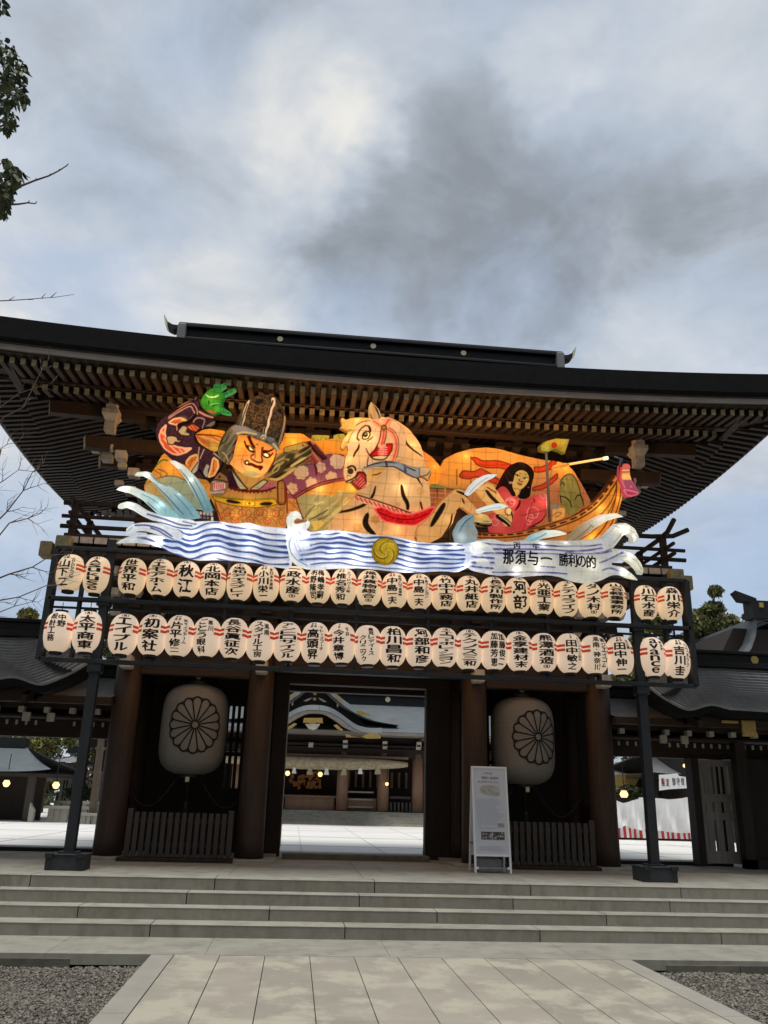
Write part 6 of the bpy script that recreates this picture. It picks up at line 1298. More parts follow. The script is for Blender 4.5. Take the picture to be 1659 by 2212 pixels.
        b.build('door_leaf', M['door'], T)
        b = MB(); b.box(7.42, 7.56, 15.62, 15.90, PZ+.03, 2.44); b.build('door_post', M['wood'], T)
# ================================================================== main hall across the courtyard
HY = 37.2
HXC = at(676, 1600, HY)[0]
H = thing('worship_hall', 'large shrine hall across the courtyard with grey-blue curved roofs and gilt fittings', 'building', (HXC, HY, .5))
def hz(y, Y, x=676): return at(x, y, Y)[2]
def hx(x, Y, y=1650): return at(x, y, Y)[0]
yc = (1050-1050)  # pixel helper: zoom of the passage to picture pixels
def zp(x, y): return ((1050+x/2.37)/1.82278, (2650+y/2.37)/1.82278)
def zpw(x, y, Y): return at(*zp(x, y), Y)
def mir(P): # mirror a right-hand outline about the hall's middle
    return P+[(2*HXC-a, c) for a, c in P[::-1]]
# stair
zs = hz(1753, 36.6, 760)
for i in range(6):
    MB().box(HXC-9.7, HXC+9.7, 35.5+i*.22, 42, .45+(zs-.5)*i/6, .5+(zs-.5)*(i+1)/6).build('step', M['granite'], H)
# roof: main slope
ez = zpw(1300, 556, HY-1.6)[2]; rzz = zpw(1300, 292, HY+5)[2]
us = np.linspace(HXC-11, HXC+11, 30); vs = np.linspace(0, 1, 14)
RF = MB().grid(lambda u, v: (u, HY-1.6+v*7.0, ez+(rzz-ez)*(.75*v+.25*v*v)), us, vs).build('roof', M['roofb'], H, smooth=True)
MB().grid(lambda u, v: (u, HY-1.6+14-v*7.0, ez+(rzz-ez)*(.75*v+.25*v*v)), us, vs).build('roof', M['roofb'], H, smooth=True)
z1 = zpw(1300, 292, HY+5.1)[2]; z2 = zpw(1300, 225, HY+5.1)[2]
b = MB(); b.box(HXC-11, HXC+11, HY+5.1, HY+5.7, z1-.2, z2); b.box(HXC-11, HXC+11, HY+5.0, HY+5.8, z2, z2+.13); b.build('ridge', M['copper'], RF)
p = zpw(1132, 245, HY+5.0); MB().tube([(p[0], HY+5.12, p[2]), (p[0], HY+5.06, p[2])], .13, 16).build('crest_disc', M['goldp'], RF)
b = MB(); b.box(HXC-10.8, HXC+10.8, HY-1.62, HY-.4, ez-.14, ez-.02); b.build('eave_edge', M['band'], RF)
zr0 = zpw(1300, 612, HY-1.4)[2]
b = MB()
for i in range(230):
    xx = HXC-10.6+21.2*i/229
    if abs(xx-HXC) > 4.6: b.box(xx-.03, xx+.03, HY-1.55, HY+.5, zr0-.0, zr0+.06)
b.build('rafters', M['gold'], RF)
# curved front gable
top = [(430,296),(520,299),(600,320),(680,366),(760,428),(830,478),(900,503),(980,517),(1078,512)]
bot = [(430,372),(520,378),(560,392),(640,440),(720,505),(830,550),(930,572),(1062,556)]
Yk = HY-3.2
T2 = [(zpw(x, y, Yk)[0], zpw(x, y, Yk)[2]) for x, y in top]; B2 = [(zpw(x, y, Yk)[0], zpw(x, y, Yk)[2]) for x, y in bot]
def sm(P): return [tuple(q) for q in smooth_open(np.array(P), 2)]
T2 = sm(T2); B2 = sm(B2)
b = MB()
def strip(b, Ta, Ya, Yb, flip=False):
    k = len(b.v)
    full = [(2*HXC-a, c) for a, c in Ta[::-1]]+Ta[1:]
    for a, c in full: b.v += [(a, Ya, c), (a, Yb, c)]
    for i in range(len(full)-1): q = k+2*i; b.f.append((q, q+2, q+3, q+1)); b.m.append(b.mi)
    return full
strip(b, [(a, c+.02) for a, c in T2], Yk+.25, HY+3)
lift = [(a, c-.16) for a, c in T2]
k = len(b.v); full1 = [(2*HXC-a, c) for a, c in T2[::-1]]+T2[1:]; full2 = [(2*HXC-a, c-.20) for a, c in T2[::-1]]+[(a, c-.20) for a, c in T2[1:]]
for (a, c), (a2, c2) in zip(full1, full2): b.v += [(a, Yk+.25, c+.02), (a2, Yk, c2)]
for i in range(len(full1)-1): q = k+2*i; b.f.append((q, q+1, q+3, q+2)); b.m.append(0)
b.build('curved_gable', M['roofb'], H, smooth=True)
b = MB(); n = 40
tx = np.linspace(HXC, min(T2[-1][0], B2[-1][0]), n)
tz = np.interp(tx, [a for a, _ in T2], [c-.21 for _, c in T2]); bz = np.interp(tx, [a for a, _ in B2], [c for _, c in B2])
for i in range(n-1):
    for sg in (1, -1):
        X1, X2 = HXC+sg*(tx[i]-HXC), HXC+sg*(tx[i+1]-HXC)
        b.hexa([(X1, Yk+.02, bz[i]), (X2, Yk+.02, bz[i+1]), (X2, Yk+.3, bz[i+1]), (X1, Yk+.3, bz[i]), (X1, Yk+.02, tz[i]), (X2, Yk+.02, tz[i+1]), (X2, Yk+.3, tz[i+1]), (X1, Yk+.3, tz[i])])
b.build('curved_bargeboard', M['band'], H)
def gilt(pts, Y, name='gilt_fitting', m='gold', th=.06, mirror=True, par=None):
    for sg in ((1, -1) if mirror else (1,)):
        P = [(HXC+sg*(zpw(x, y, Y)[0]-HXC), zpw(x, y, Y)[2]) for x, y in pts]
        MB().prism(P, 'y', Y-th, Y).build(name, M[m], par or H)
gilt([(345,435),(350,420),(520,420),(525,470),(470,462),(430,475),(380,462),(340,465)], Yk, mirror=False)
gilt([(360,475),(500,475),(470,520),(430,535),(390,520)], Yk+.1, 'gable_pendant', 'pale', mirror=False)
gilt([(622,488),(650,480),(712,530),(700,545),(660,525)], Yk)
gilt([(925,575),(960,555),(1030,565),(1062,590),(1062,612),(930,612),(900,600),(740,600),(735,575),(765,575),(790,592),(880,598)], Yk)
# triangular gable above
Yg = HY-.6
g_out = [(380,-190),(480,0),(590,130),(700,230),(850,330),(1000,388),(1235,424)]
g_in = [(380,-90),(480,90),(570,200),(680,300),(800,370),(960,412),(1235,432)]
O2 = sm([(zpw(x, y, Yg)[0], zpw(x, y, Yg)[2]) for x, y in g_out]); I2 = sm([(zpw(x, y, Yg)[0], zpw(x, y, Yg)[2]) for x, y in g_in])
O2[0] = (HXC, O2[0][1]); I2[0] = (HXC, I2[0][1])
tx = np.linspace(HXC, O2[-1][0], 36); oz = np.interp(tx, [a for a, _ in O2], [c for _, c in O2]); iz = np.interp(tx, [a for a, _ in I2], [c for _, c in I2])
b = MB(); b2 = MB()
for i in range(35):
    for sg in (1, -1):
        X1, X2 = HXC+sg*(tx[i]-HXC), HXC+sg*(tx[i+1]-HXC)
        b.hexa([(X1, Yg, oz[i]-.28), (X2, Yg, oz[i+1]-.28), (X2, Yg+7, oz[i+1]-.28), (X1, Yg+7, oz[i]-.28), (X1, Yg+.3, oz[i]), (X2, Yg+.3, oz[i+1]), (X2, Yg+7, oz[i+1]), (X1, Yg+7, oz[i])])
        b2.hexa([(X1, Yg+.1, min(iz[i], oz[i]-.29)), (X2, Yg+.1, min(iz[i+1], oz[i+1]-.29)), (X2, Yg+.4, min(iz[i+1], oz[i+1]-.29)), (X1, Yg+.4, min(iz[i], oz[i]-.29)), (X1, Yg+.1, oz[i]-.28), (X2, Yg+.1, oz[i+1]-.28), (X2, Yg+.4, oz[i+1]-.28), (X1, Yg+.4, oz[i]-.28)])
b.build('gable_roof', M['roofb'], H); b2.build('gable_bargeboard', M['band'], H)
zb_ = zpw(430, 425, Yg+.5)[2]
gw = (O2[-1][0]-HXC)*.62
MB().prism([(HXC-gw, zb_-.2), (HXC+gw, zb_-.2), (HXC, O2[0][1]-.6)], 'y', Yg+.6, Yg+.8).build('gable_wall', M['plank'], H)
gilt([(835,355),(870,350),(985,395),(860,392)], Yg); gilt([(625,200),(650,205),(712,258),(700,268),(650,235)], Yg); gilt([(428,175),(465,175),(465,205),(440,207)], Yg+.3, mirror=False); gilt([(432,232),(460,232),(460,256),(435,256)], Yg+.3, mirror=False)
gilt([(480,232),(520,245),(560,270),(530,272),(500,252)], Yg+.4, 'gable_ornament', 'pale'); gilt([(655,262),(668,262),(668,318),(655,318)], Yg+.2, 'gable_ornament', 'pale')
# body: columns, beams, dark interior, offering counter
def col_(x, r=.22):
    xx = hx(x, HY); MB().lathe([(r, zs), (r*.95, hz(1545, HY))], 18, (xx, HY, 0)).build('column', M['hallwood'], H, smooth=True); return xx
cpx = [zp(715, 1000)[0], zp(1092, 1000)[0], zp(1410, 1000)[0]]
cxs = [hx(c, HY) for c in cpx]
for c in cxs:
    for xx in (c, 2*HXC-c): MB().lathe([(.25, zs), (.235, zpw(800, 740, HY)[2])], 18, (xx, HY, 0)).build('column', M['hallwood'], H, smooth=True)
for xx in (cxs[-1]+3.0, 2*HXC-cxs[-1]-3.0): MB().lathe([(.25, zs), (.235, zpw(800, 740, HY)[2])], 18, (xx, HY, 0)).build('column', M['hallwood'], H, smooth=True)
def zz_(y, Y): return zpw(800, y, Y)[2]
b = MB(); b.box(HXC-9.7, HXC+9.7, HY-.2, HY+.2, zz_(780, HY), zz_(700, HY)); b.box(HXC-9.7, HXC+9.7, HY+.1, HY+.3, zz_(700, HY), ez); b.build('head_beam', M['wood'], H)
b = MB(); b.box(HXC-9, cxs[1]+1.0, HY-.55, HY-.35, zz_(797, HY), zz_(775, HY)); b.build('rope_beam', M['hallwood'], H)
b = MB(); b.box(HXC-9.7, HXC+9.7, HY+2.6, HY+2.7, zs, ez); b.build('back_wall', M['plank'], H)
b = MB(); b.box(HXC-9.7, HXC+9.7, HY-.3, HY+2.6, zz_(690, HY), zz_(690, HY)+.1); b.build('ceiling', M['plank'], H)
b = MB(); b.box(2*HXC-cxs[0]+.3, cxs[0]-.3, HY+.3, HY+.8, zs, zz_(1160, HY)); b.box(2*HXC-cxs[0]+.2, cxs[0]-.2, HY+.2, HY+.9, zz_(1172, HY), zz_(1152, HY)); b.build('counter', M['hallwood'], H)
b = MB(); b.box(cxs[0]+.25, cxs[1]-.25, HY+.3, HY+.6, zs, zz_(1165, HY)); b.build('counter', M['hallwood'], H)
b = MB()
for i in range(3): b.box(cxs[0]+.25, cxs[0]+1.35, HY+.1, HY+.32, zs+.15+.3*i, zs+.21+.3*i)
b.build('side_step', M['granite'], H)
b = MB()
for i in range(14): xx = cxs[1]+.35+i*.165; b.box(xx-.04, xx+.04, HY-.1, HY, zs, zz_(1195, HY))
b.box(cxs[1]+.3, cxs[2]-.3, HY, HY+.06, zs+.55, zs+.65); b.build('low_fence', M['picket'], H)
for x, y in ((733,650),(733,678),(1103,660),(1103,688),(1420,668),(1415,695),(413,672)):
    p = zpw(x, y, HY-.3); b = MB(); b.box(p[0]-.1, p[0]+.1, HY-.4, HY-.2, p[2]-.1, p[2]+.1); b.build('beam_end', M['pale'], H)
# things inside the hall: dim screens
b = MB()
for i in range(9): xx = cxs[0]+.4+i*.33; b.box(xx-.05, xx+.05, HY+2.3, HY+2.4, zs+1, zz_(900, HY))
b.build('screen', M['hallwood'], H)
M['altar'] = mat('glowing_altar_gilt', (.16, .07, .03), .5, .2, emis=.025, emc=(.9, .34, .08))  # gilt given a faint added glow, though it is no lamp
b = MB()
random.seed(5)
for i in range(70):
    x, y = random.uniform(215, 500), random.uniform(925, 1070); p = zpw(x, y, HY+2.4); w, h = random.uniform(.02, .09), random.uniform(.02, .10); b.box(p[0]-w, p[0]+w, HY+2.2-random.random()*.2, HY+2.5, p[2]-h, p[2]+h)
b.build('altar', M['altar'], H)
# straw rope with paper streamers
b = MB(); pts = []; rr = []
for i in range(41):
    t = i/40; x = HXC-(zpw(1315, 830, HY-.7)[0]-HXC)+2*(zpw(1315, 830, HY-.7)[0]-HXC)*t
    e = abs(2*t-1); pts.append((x, HY-.75, zpw(500, 845, HY-.75)[2]+.06*e)); rr.append(.17*(1-e**2.6)**.8+.09)
b.tube(pts, rr, 18)
M['straw'] = mat('straw_rope', (.44, .37, .25), .9, var=.25, vscale=12, bump=.5, bscale=20, stain=((.26, .21, .14), 3.0, (1.6, .1, 3.0), .6, .56))
RP = b.build('straw_rope', M['straw'], None, loc=(HXC, HY-.75, zpw(500, 845, HY-.75)[2]), smooth=True); WLOC[RP.name] = Vector((HXC, HY-.75, zpw(500, 845, HY-.75)[2]))
tag(RP, 'thick twisted straw rope hanging across the front of the worship hall', 'straw rope')
for x, y0, y1, w in ((258,880,938,.13),(560,885,950,.15),(875,880,942,.14),(405,890,948,.2),(722,895,955,.2),(1038,875,945,.2)):
    p = zpw(x, y0, HY-.85); q = zpw(x, y1, HY-.85); b = MB()
    m_ = M['cloth'] if w < .18 else M['straw']
    b.hexa([(p[0]-w*.7, HY-.9, q[2]), (p[0]+w*.7, HY-.9, q[2]), (p[0]+w*.7, HY-.8, q[2]), (p[0]-w*.7, HY-.8, q[2]), (p[0]-w*.35, HY-.9, p[2]), (p[0]+w*.35, HY-.9, p[2]), (p[0]+w*.35, HY-.8, p[2]), (p[0]-w*.35, HY-.8, p[2])]); b.build('streamer' if w < .18 else 'straw_tassel', m_, RP)
def lampo(x, y, Y, r, lab, tgz=True, grp=None):
    p = zpw(x, y, Y) if tgz else at(x, y, Y)
    o = thing('hanging_lamp', lab, 'lamp', (p[0], Y, p[2]-r), grp)
    b = MB(); b.lathe([(0, -r), (.6*r, -.8*r), (r, 0), (.6*r, .8*r), (0, r)], 14, (p[0], Y, p[2]), False); b.build('lamp_glass', M['bulb'], o, smooth=True)
    b = MB(); b.lathe([(r*1.1, .85*r), (.3*r, 1.3*r), (.05, 1.35*r)], 14, (p[0], Y, p[2])); b.tube([(p[0], Y, p[2]+1.3*r), (p[0], Y, p[2]+1.3*r+.8)], .015, 6); b.build('lamp_hood', M['black'], o)
lampo(195, 935, HY+.6, .11, 'round lit lamp hanging in the hall, left of the other', grp='lamps in the worship hall')
lampo(500, 945, HY+.6, .11, 'round lit lamp hanging in the hall, near the middle column', grp='lamps in the worship hall')
lampo(1122, 1035, HY-.4, .075, 'small lit lamp beside the right column of the worship hall', grp='lamps in the worship hall')

# ================================================================== left of the courtyard
def simple_hall(name, lab, xa, xb, Y, pe, pr, depth, group=None, mroof='roofb', floor=.5, endx=None):
    "a low building: eave line at picture height pe, ridge at pr"
    o = thing(name, lab, 'building', ((xa+xb)/2, Y, floor), group)
    ze = pe; zr_ = pr
    vs = np.linspace(0, 1, 10); us = np.linspace(0, 1, 16)
    def rf(u, v):
        x = xa+(xb-xa)*u; ins = (1-v)*0
        x2 = x if v < .02 else min(max(x, xa+depth*.5*v*.6), xb-depth*.5*v*.6)
        return (x2, Y+v*depth/2, ze+(zr_-ze)*(.7*v+.3*v*v)+.12*abs(2*u-1)**4*(1-v))
    b = MB(); b.grid(rf, us, vs); b.grid(lambda u, v: (rf(u, v)[0], 2*Y+depth-rf(u, v)[1], rf(u, v)[2]), us, vs); b.build('roof', M[mroof], o, smooth=True)
    b = MB(); b.box(xa+.1, xb-.1, Y+.05, Y+depth-.05, ze-.14, ze-.03); b.build('eave_edge', M['wood'], o)
    b = MB(); b.box(xa+depth*.3, xb-depth*.3, Y+depth/2-.2, Y+depth/2+.2, zr_-.05, zr_+.3); b.build('ridge', M['copper'], o)
    n = max(3, int((xb-xa)/2.2))
    for i in range(n):
        x = xa+.8+(xb-xa-1.6)*i/(n-1); b = MB(); b.box(x-.11, x+.11, Y+.75, Y+.97, floor, ze-.1); b.build('post', M['picket'], o)
    b = MB(); b.box(xa+.7, xb-.7, Y+2.0, Y+2.15, floor, ze-.1); b.build('back_wall', M['plank'], o)
    return o
YL = 30.0
pA = at(110, 1680, YL); pB = at(0, 1648, YL); pr_ = at(0, 1603, YL+3)
LH = simple_hall('courtyard_pavilion', 'open pavilion with blue-grey roof and lit lamps on the left of the courtyard', at(-260, 1650, YL)[0], at(112, 1650, YL)[0], YL, at(60, 1668, YL)[2], at(20, 1612, YL+3)[2], 6.0)
for x, y in ((14, 1692), (121, 1696)): lampo(x, y, YL+.3, .12, f'round lit lamp under the left pavilion eave, {"near its corner" if x > 100 else "at the picture edge"}', False, 'lamps of the left pavilion')
lampo(232, 1652, 44, .2, 'lit lamp on the far fence beside the left gate column', False, 'distant lit lamps'); lampo(378, 1651, 40, .16, 'lit lamp seen dimly at the far left of the courtyard', False, 'distant lit lamps') if False else None
YT = 46.0
xa, xb = at(90, 1650, YT)[0], at(320, 1650, YT)[0]
SH2 = simple_hall('small_shrine_building', 'small dark building with curved roof behind the left pavilion', at(100, 1640, YT)[0], at(182, 1640, YT)[0], YT, at(150, 1646, YT)[2], at(150, 1620, YT)[2], 5, mroof='roofg')
lampo(229, 1636, 40, .15, 'lit lamp hanging under the small building behind the left post', False, 'distant lit lamps') if False else None
# stone benches, ramp walls and rail
def rail_(name, lab, x0, x1, y0, y1, Y, cat='bench', n=3, m='granite', grp=None):
    a = at(x0, y0, Y); c = at(x1, y1, Y); o = thing(name, lab, cat, ((a[0]+c[0])/2, Y, .5), grp)
    b = MB(); b.box(a[0], c[0], Y-.2, Y+.2, a[2]-.09, a[2]); b.build('seat' if cat == 'bench' else 'top_rail', M[m], o)
    for i in range(n):
        x = a[0]+.25+(c[0]-a[0]-.5)*i/(n-1); b = MB(); b.box(x-.1, x+.1, Y-.13, Y+.13, .5, a[2]-.09); b.build('leg', M[m], o)
    return o
rail_('stone_bench', 'long pale stone bench on the courtyard, left of the dark rack post', 98, 158, 1740, 1742, 31, grp='stone benches')
rail_('stone_bench', 'long pale stone bench between the rack post and the left gate column', 168, 232, 1742, 1743, 31.5, grp='stone benches')
rail_('stone_bench', 'lower stone bench behind the dark rack post, nearest the left column', 165, 228, 1755, 1756, 30, grp='stone benches')
rail_('garden_rail', 'low pale rail along the planting behind the stone benches', 110, 240, 1729, 1732, 33.5, 'railing', 6)
a = at(30, 1775, 29.5)
b = MB(); p0, p1, p2 = at(50, 1772, 29.4), at(103, 1733, 32.5), at(103, 1770, 32.5)
b.prism([(p0[0], .5), (p0[0], p0[2]+.3), (p1[0], p1[2]), (p1[0], .5)], 'y', 30.4, 30.6)
tag(b.build('ramp_wall', M['slabedge'], None, loc=(p0[0], 30.4, .5)), 'sloping grey stone ramp wall beside the left pavilion', 'wall')
b = MB(); q0, q1 = at(75, 1765, 30.8), at(104, 1752, 30.8); b.prism([(q0[0]+.5, .5), (q0[0]+.5, q0[2]), (q1[0]+.4, q1[2]), (q1[0]+.4, .5)], 'y', 30.9, 31.1)
tag(b.build('ramp_wall', M['slabedge'], None, loc=(q0[0], 30.9, .5)), 'second low ramp wall nearer the stone bench', 'wall')
# red lattice screen at the back left
o = thing('red_screen', 'dark red wooden screen with pale frame behind the left gate column', 'screen', (at(222, 1690, 38)[0], 38, .5))
p0, p1 = at(190, 1668, 38), at(265, 1728, 38)
b = MB()
for z in np.linspace(p1[2], p0[2], 5): b.box(p0[0], p1[0], 37.95, 38.05, z-.05, z+.05)
for x in np.linspace(p0[0], p1[0], 4): b.box(x-.06, x+.06, 37.94, 38.06, .5, p0[2])
b.build('frame', M['hallwood'], o); b = MB(); b.box(p0[0]+.3, p1[0]-.2, 38.06, 38.1, p1[2]+.3, p0[2]-.5); b.build('panel', M['red'], o)
# ================================================================== right of the courtyard: cloth booth
YS = 27.8
o = thing('festival_booth', 'booth wrapped in white cloth above a red and white striped skirt', 'booth', (at(1420, 1800, YS)[0], YS, .5))
ca, cb = at(1322, 1730, YS)[0], at(1512, 1730, YS)[0]; zt = at(1450, 1722, YS)[2]; zb2 = at(1450, 1790, YS)[2]
for (x0, x1, tops, bots, nm) in ((1322, 1383, [(1322,1728),(1335,1729),(1348,1735),(1365,1730),(1383,1726)], [(1322,1789),(1340,1788),(1350,1783),(1362,1789),(1383,1794)], 'l'), (1383, 1512, [(1383,1723),(1397,1722),(1430,1725),(1450,1727),(1478,1724),(1490,1722),(1512,1726)], [(1383,1792),(1410,1792),(1440,1797),(1470,1800),(1496,1798),(1512,1798)], 'r')):
    b = MB(); us = np.linspace(x0, x1, 40); vs = np.linspace(0, 1, 14)
    def cl(u, v):
        zt_ = at(u, np.interp(u, [q[0] for q in tops], [q[1] for q in tops]), YS)[2]; zb_2 = at(u, np.interp(u, [q[0] for q in bots], [q[1] for q in bots]), YS)[2]
        x = at(u, 1760, YS)[0]; f = .05*math.sin(u*.42+v*2.2)*(.3+v)+.07*math.sin(u*.17-3.0*v*v)
        return (x, YS+f, zt_+(zb_2-zt_)*v)
    b.grid(cl, us, vs); b.build('cloth', M['cloth'], o, smooth=True)
b = MB(); xs_ = np.linspace(ca, cb, 34)
for i in range(33):
    b.mi = i % 2; z0 = at(1450, 1812, YS+.1)[2]; z0 = max(z0, .52)
    b.add([(xs_[i], YS+.12+.05*math.sin(i*.9), z0), (xs_[i+1], YS+.12+.05*math.sin(i*.9+.9), z0), (xs_[i+1], YS+.16, zb2+.3), (xs_[i], YS+.16, zb2+.3)], [(0, 1, 2, 3)])
b.build('striped_skirt', [M['red'], M['cloth']], o)
b = MB(); b.box(ca, cb, YS+.25, YS+3, .5, .6); b.box(ca, cb, YS+.3, YS+.5, .55, zt-.05)
for x in (ca, (ca+cb)/2, cb): b.box(x-.05, x+.05, YS+.2, YS+.3, .5, zt+.1)
b.build('frame', M['plank'], o)
# banner with writing
YB_ = 27.2
o = thing('banner', 'white cloth banner with red and grey characters above the booth', 'banner', (at(1455, 1690, YB_)[0], YB_, at(1455, 1690, YB_)[2]))
def bp(x, y): return ((2580+x/8.295)/1.82278, (3000+y/8.295)/1.82278)
P = [(130,420),(470,400),(720,375),(780,460),(980,490),(1400,520),(1420,830),(1040,860),(480,890),(140,935)]
pw = [at(*bp(x, y), YB_) for x, y in P]
MB().prism([(q[0], q[2]) for q in pw], 'y', YB_, YB_+.03).build('cloth', M['cloth'], o)
for mname, items in (('red', (('限', 262, 670, 96, 220), ('定', 408, 670, 92, 220))), ('printg', (('御', 610, 645, 96, 215), ('守', 752, 640, 96, 215), ('授', 898, 635, 96, 205), ('与', 1060, 640, 96, 205), ('所', 1220, 640, 96, 205)))):
    for ch, x, y, w, h in items:
        b = MB(); c0 = at(*bp(x, y), YB_-.012); sc2 = (at(*bp(x+100, y), YB_)[0]-c0[0])/100
        glyph(b, ch, 0, 0, w*sc2, h*sc2, lambda u, v, c0=c0: (c0[0]+u, YB_-.012, c0[2]+v)); b.build('lettering', M[mname], o)
# roofs seen through the right passage
o = simple_hall('side_shrine', 'building with grey roof and gilt eave end seen through the right passage', at(1250, 1640, 33)[0], at(1420, 1640, 33)[0], 33, at(1340, 1690, 33)[2], at(1340, 1640, 36)[2], 7)
p = at(1352, 1695, 32.9); b = MB(); b.prism([(p[0]-.6, p[2]+.35), (p[0]+.7, p[2]+.45), (p[0]+.3, p[2]-.1), (p[0]-.3, p[2]-.3)], 'y', 32.85, 32.95); b.build('gilt_fitting', M['gold'], o)
o2 = simple_hall('side_shrine', 'dark building with deep eaves behind the booth and banner', at(1385, 1660, 31)[0], at(1640, 1660, 31)[0], 31, at(1450, 1672, 31)[2], at(1450, 1612, 34)[2], 7, mroof='roofg')
lampo(1348, 1716, 30, .15, 'lit lamp above the left part of the white booth', False, 'lamps by the booth')
lampo(1479, 1654, 30.5, .07, 'tiny lit lamp under the eave beside the lattice door', False, 'lamps by the booth')
# ornate gable roof at the far right
YG = 27.0
o = thing('far_gable_roof', 'shrine building whose gabled roof end rises at the right edge behind the corridor', 'building', (at(1659, 1400, YG)[0]+1, YG, .5))
def gp(x, y): return at((2350+x/1.843)/1.82278, (2300+y/1.843)/1.82278, YG)
outl = [(1020,520),(1060,490),(1110,420),(1140,330),(1148,240),(1168,235),(1180,180),(1165,140),(1242,160),(1300,160),(1300,520)]
ax = gp(1330, 0)[0]
Pg = [gp(x, y) for x, y in outl]
b = MB(); Lf = [gp(x, y) for x, y in [(1020,522),(1070,490),(1120,420),(1150,330),(1160,235),(1330,190)]]
for i in range(len(Lf)-1):
    for sg in (1, -1):
        A = (ax+sg*(Lf[i][0]-ax), Lf[i][2]); B = (ax+sg*(Lf[i+1][0]-ax), Lf[i+1][2])
        b.hexa([(A[0], YG, A[1]-.2), (B[0], YG, B[1]-.2), (B[0], YG+8, B[1]-.2), (A[0], YG+8, A[1]-.2), (A[0], YG+.1, A[1]), (B[0], YG+.1, B[1]), (B[0], YG+8, B[1]), (A[0], YG+8, A[1])])
b.build('roof', M['roofb'], o)
zt_ = gp(1180, 240)[2]; zlow = gp(1000, 530)[2]
MB().prism([(ax-2.4, .5), (ax+2.4, .5), (ax+2.4, zlow-.2), (ax+1.6, zt_-.3), (ax-1.6, zt_-.3), (ax-2.4, zlow-.2)], 'y', YG+.6, YG+7).build('wall', M['plank'], o)
p = gp(1205, 165); b = MB(); b.box(p[0]-.45, ax, YG-.1, YG+.5, zt_-.05, p[2]+.2); b.hexa([(p[0]-.75, YG, p[2]+.2), (p[0]-.2, YG, p[2]+.15), (p[0]-.2, YG+.4, p[2]+.15), (p[0]-.75, YG+.4, p[2]+.2), (p[0]-.95, YG, p[2]+.55), (p[0]-.2, YG, p[2]+.3), (p[0]-.2, YG+.4, p[2]+.3), (p[0]-.95, YG+.4, p[2]+.5)]); b.build('ridge_end', M['copper'], o)
b = MB(); b.box(p[0]-.2, p[0]-.05, YG-.14, YG-.1, p[2]-.05, p[2]+.12); b.build('gilt_fitting', M['gold'], o)

# ================================================================== trees
def leafmat(n, c, var=.5):
    m = mat(n, c, .55, island=var, spec=.3); return m
M['leaf1'] = leafmat('evergreen_leaf', (.055, .075, .03)); M['leaf4'] = leafmat('broad_evergreen_leaf', (.15, .155, .055)); M['leaf2'] = leafmat('olive_leaf', (.17, .165, .05)); M['leaf3'] = leafmat('near_leaf', (.07, .09, .032), .5)
M['barkb'] = mat('tree_bark', (.10, .078, .06), .9, var=.35, vscale=10, bump=.4)
M['twig'] = mat('bare_twig', (.15, .115, .10), .85)
def clump_crown(b, clumps, n, size, rng, flat=.5):
    "many leaf blades scattered through overlapping clumps"
    V = []; F = []
    tot = sum(c[3]**2 for c in clumps)
    for (x, y, z, r) in clumps:
        k = int(n*r*r/tot)
        d = rng.normal(size=(k, 3)); d /= np.linalg.norm(d, axis=1)[:, None]; rad = r*rng.uniform(.35, 1.05, k)**.7
        p = d*rad[:, None]*np.array([1, 1, .8])+np.array([x, y, z])
        a = rng.normal(size=(k, 3)); a /= np.linalg.norm(a, axis=1)[:, None]; c_ = np.cross(a, rng.normal(size=(k, 3))); c_ /= np.linalg.norm(c_, axis=1)[:, None]
        s = size*rng.uniform(.6, 1.4, k)[:, None]
        q = np.stack([p-a*s, p+c_*s*flat, p+a*s, p-c_*s*flat], 1)
        b0 = len(V); V.extend(q.reshape(-1, 3).tolist()); F.extend([(b0+4*i, b0+4*i+1, b0+4*i+2, b0+4*i+3) for i in range(k)])
    k0 = len(b.v); b.v.extend(tuple(v) for v in V); b.f.extend(tuple(k0+i for i in f) for f in F); b.m.extend([b.mi]*len(F))
def tree(name, lab, x, y, base, h, r, n, size, m, grp=None, seed=0, clumps=None, trunk_r=.25, cz=.62, kk=16):
    rng = np.random.default_rng(seed); rd = random.Random(seed)
    T = thing(name, lab, 'tree', (x, y, base), grp)
    if clumps is None:
        clumps = []
        for i in range(kk):
            a = rd.uniform(0, 6.28); q = rd.uniform(.1, .85)*r; zq = base+h*rd.uniform(cz-.28, .95); f = 1-abs((zq-base)/h-cz)*.9
            clumps.append((x+q*math.cos(a)*f, y+q*math.sin(a)*f, zq, r*rd.uniform(.26, .46)))
    b = MB(); b.tube([(x, y, base-.2), (x+.06*h*rd.uniform(-.3, .3), y, base+h*.35), (x+.05*h*rd.uniform(-.3, .3), y, base+h*.7), (x, y, base+h*.9)], [trunk_r, trunk_r*.8, trunk_r*.5, trunk_r*.15], 10)
    for c in clumps:
        z0 = base+h*rd.uniform(.3, .55)
        if c[2] > z0: b.tube([(x, y, z0), ((x+c[0])/2, (y+c[1])/2, (z0+c[2])/2+.1*r), c[:3]], [trunk_r*.35, trunk_r*.2, trunk_r*.06], 6)
    b.build('trunk', M['barkb'], T, smooth=True)
    b = MB(); clump_crown(b, clumps, n, size, rng); b.build('crown', M[m], T); return T
def cl_at(L_, Y, sp=1.5, seed=0):
    rd = random.Random(seed); out_ = []
    for x, y, r in L_: 
        p = at(x, y, Y); out_.append((p[0], Y+rd.uniform(-sp, sp), p[2], r*Y/FPX))
    return out_
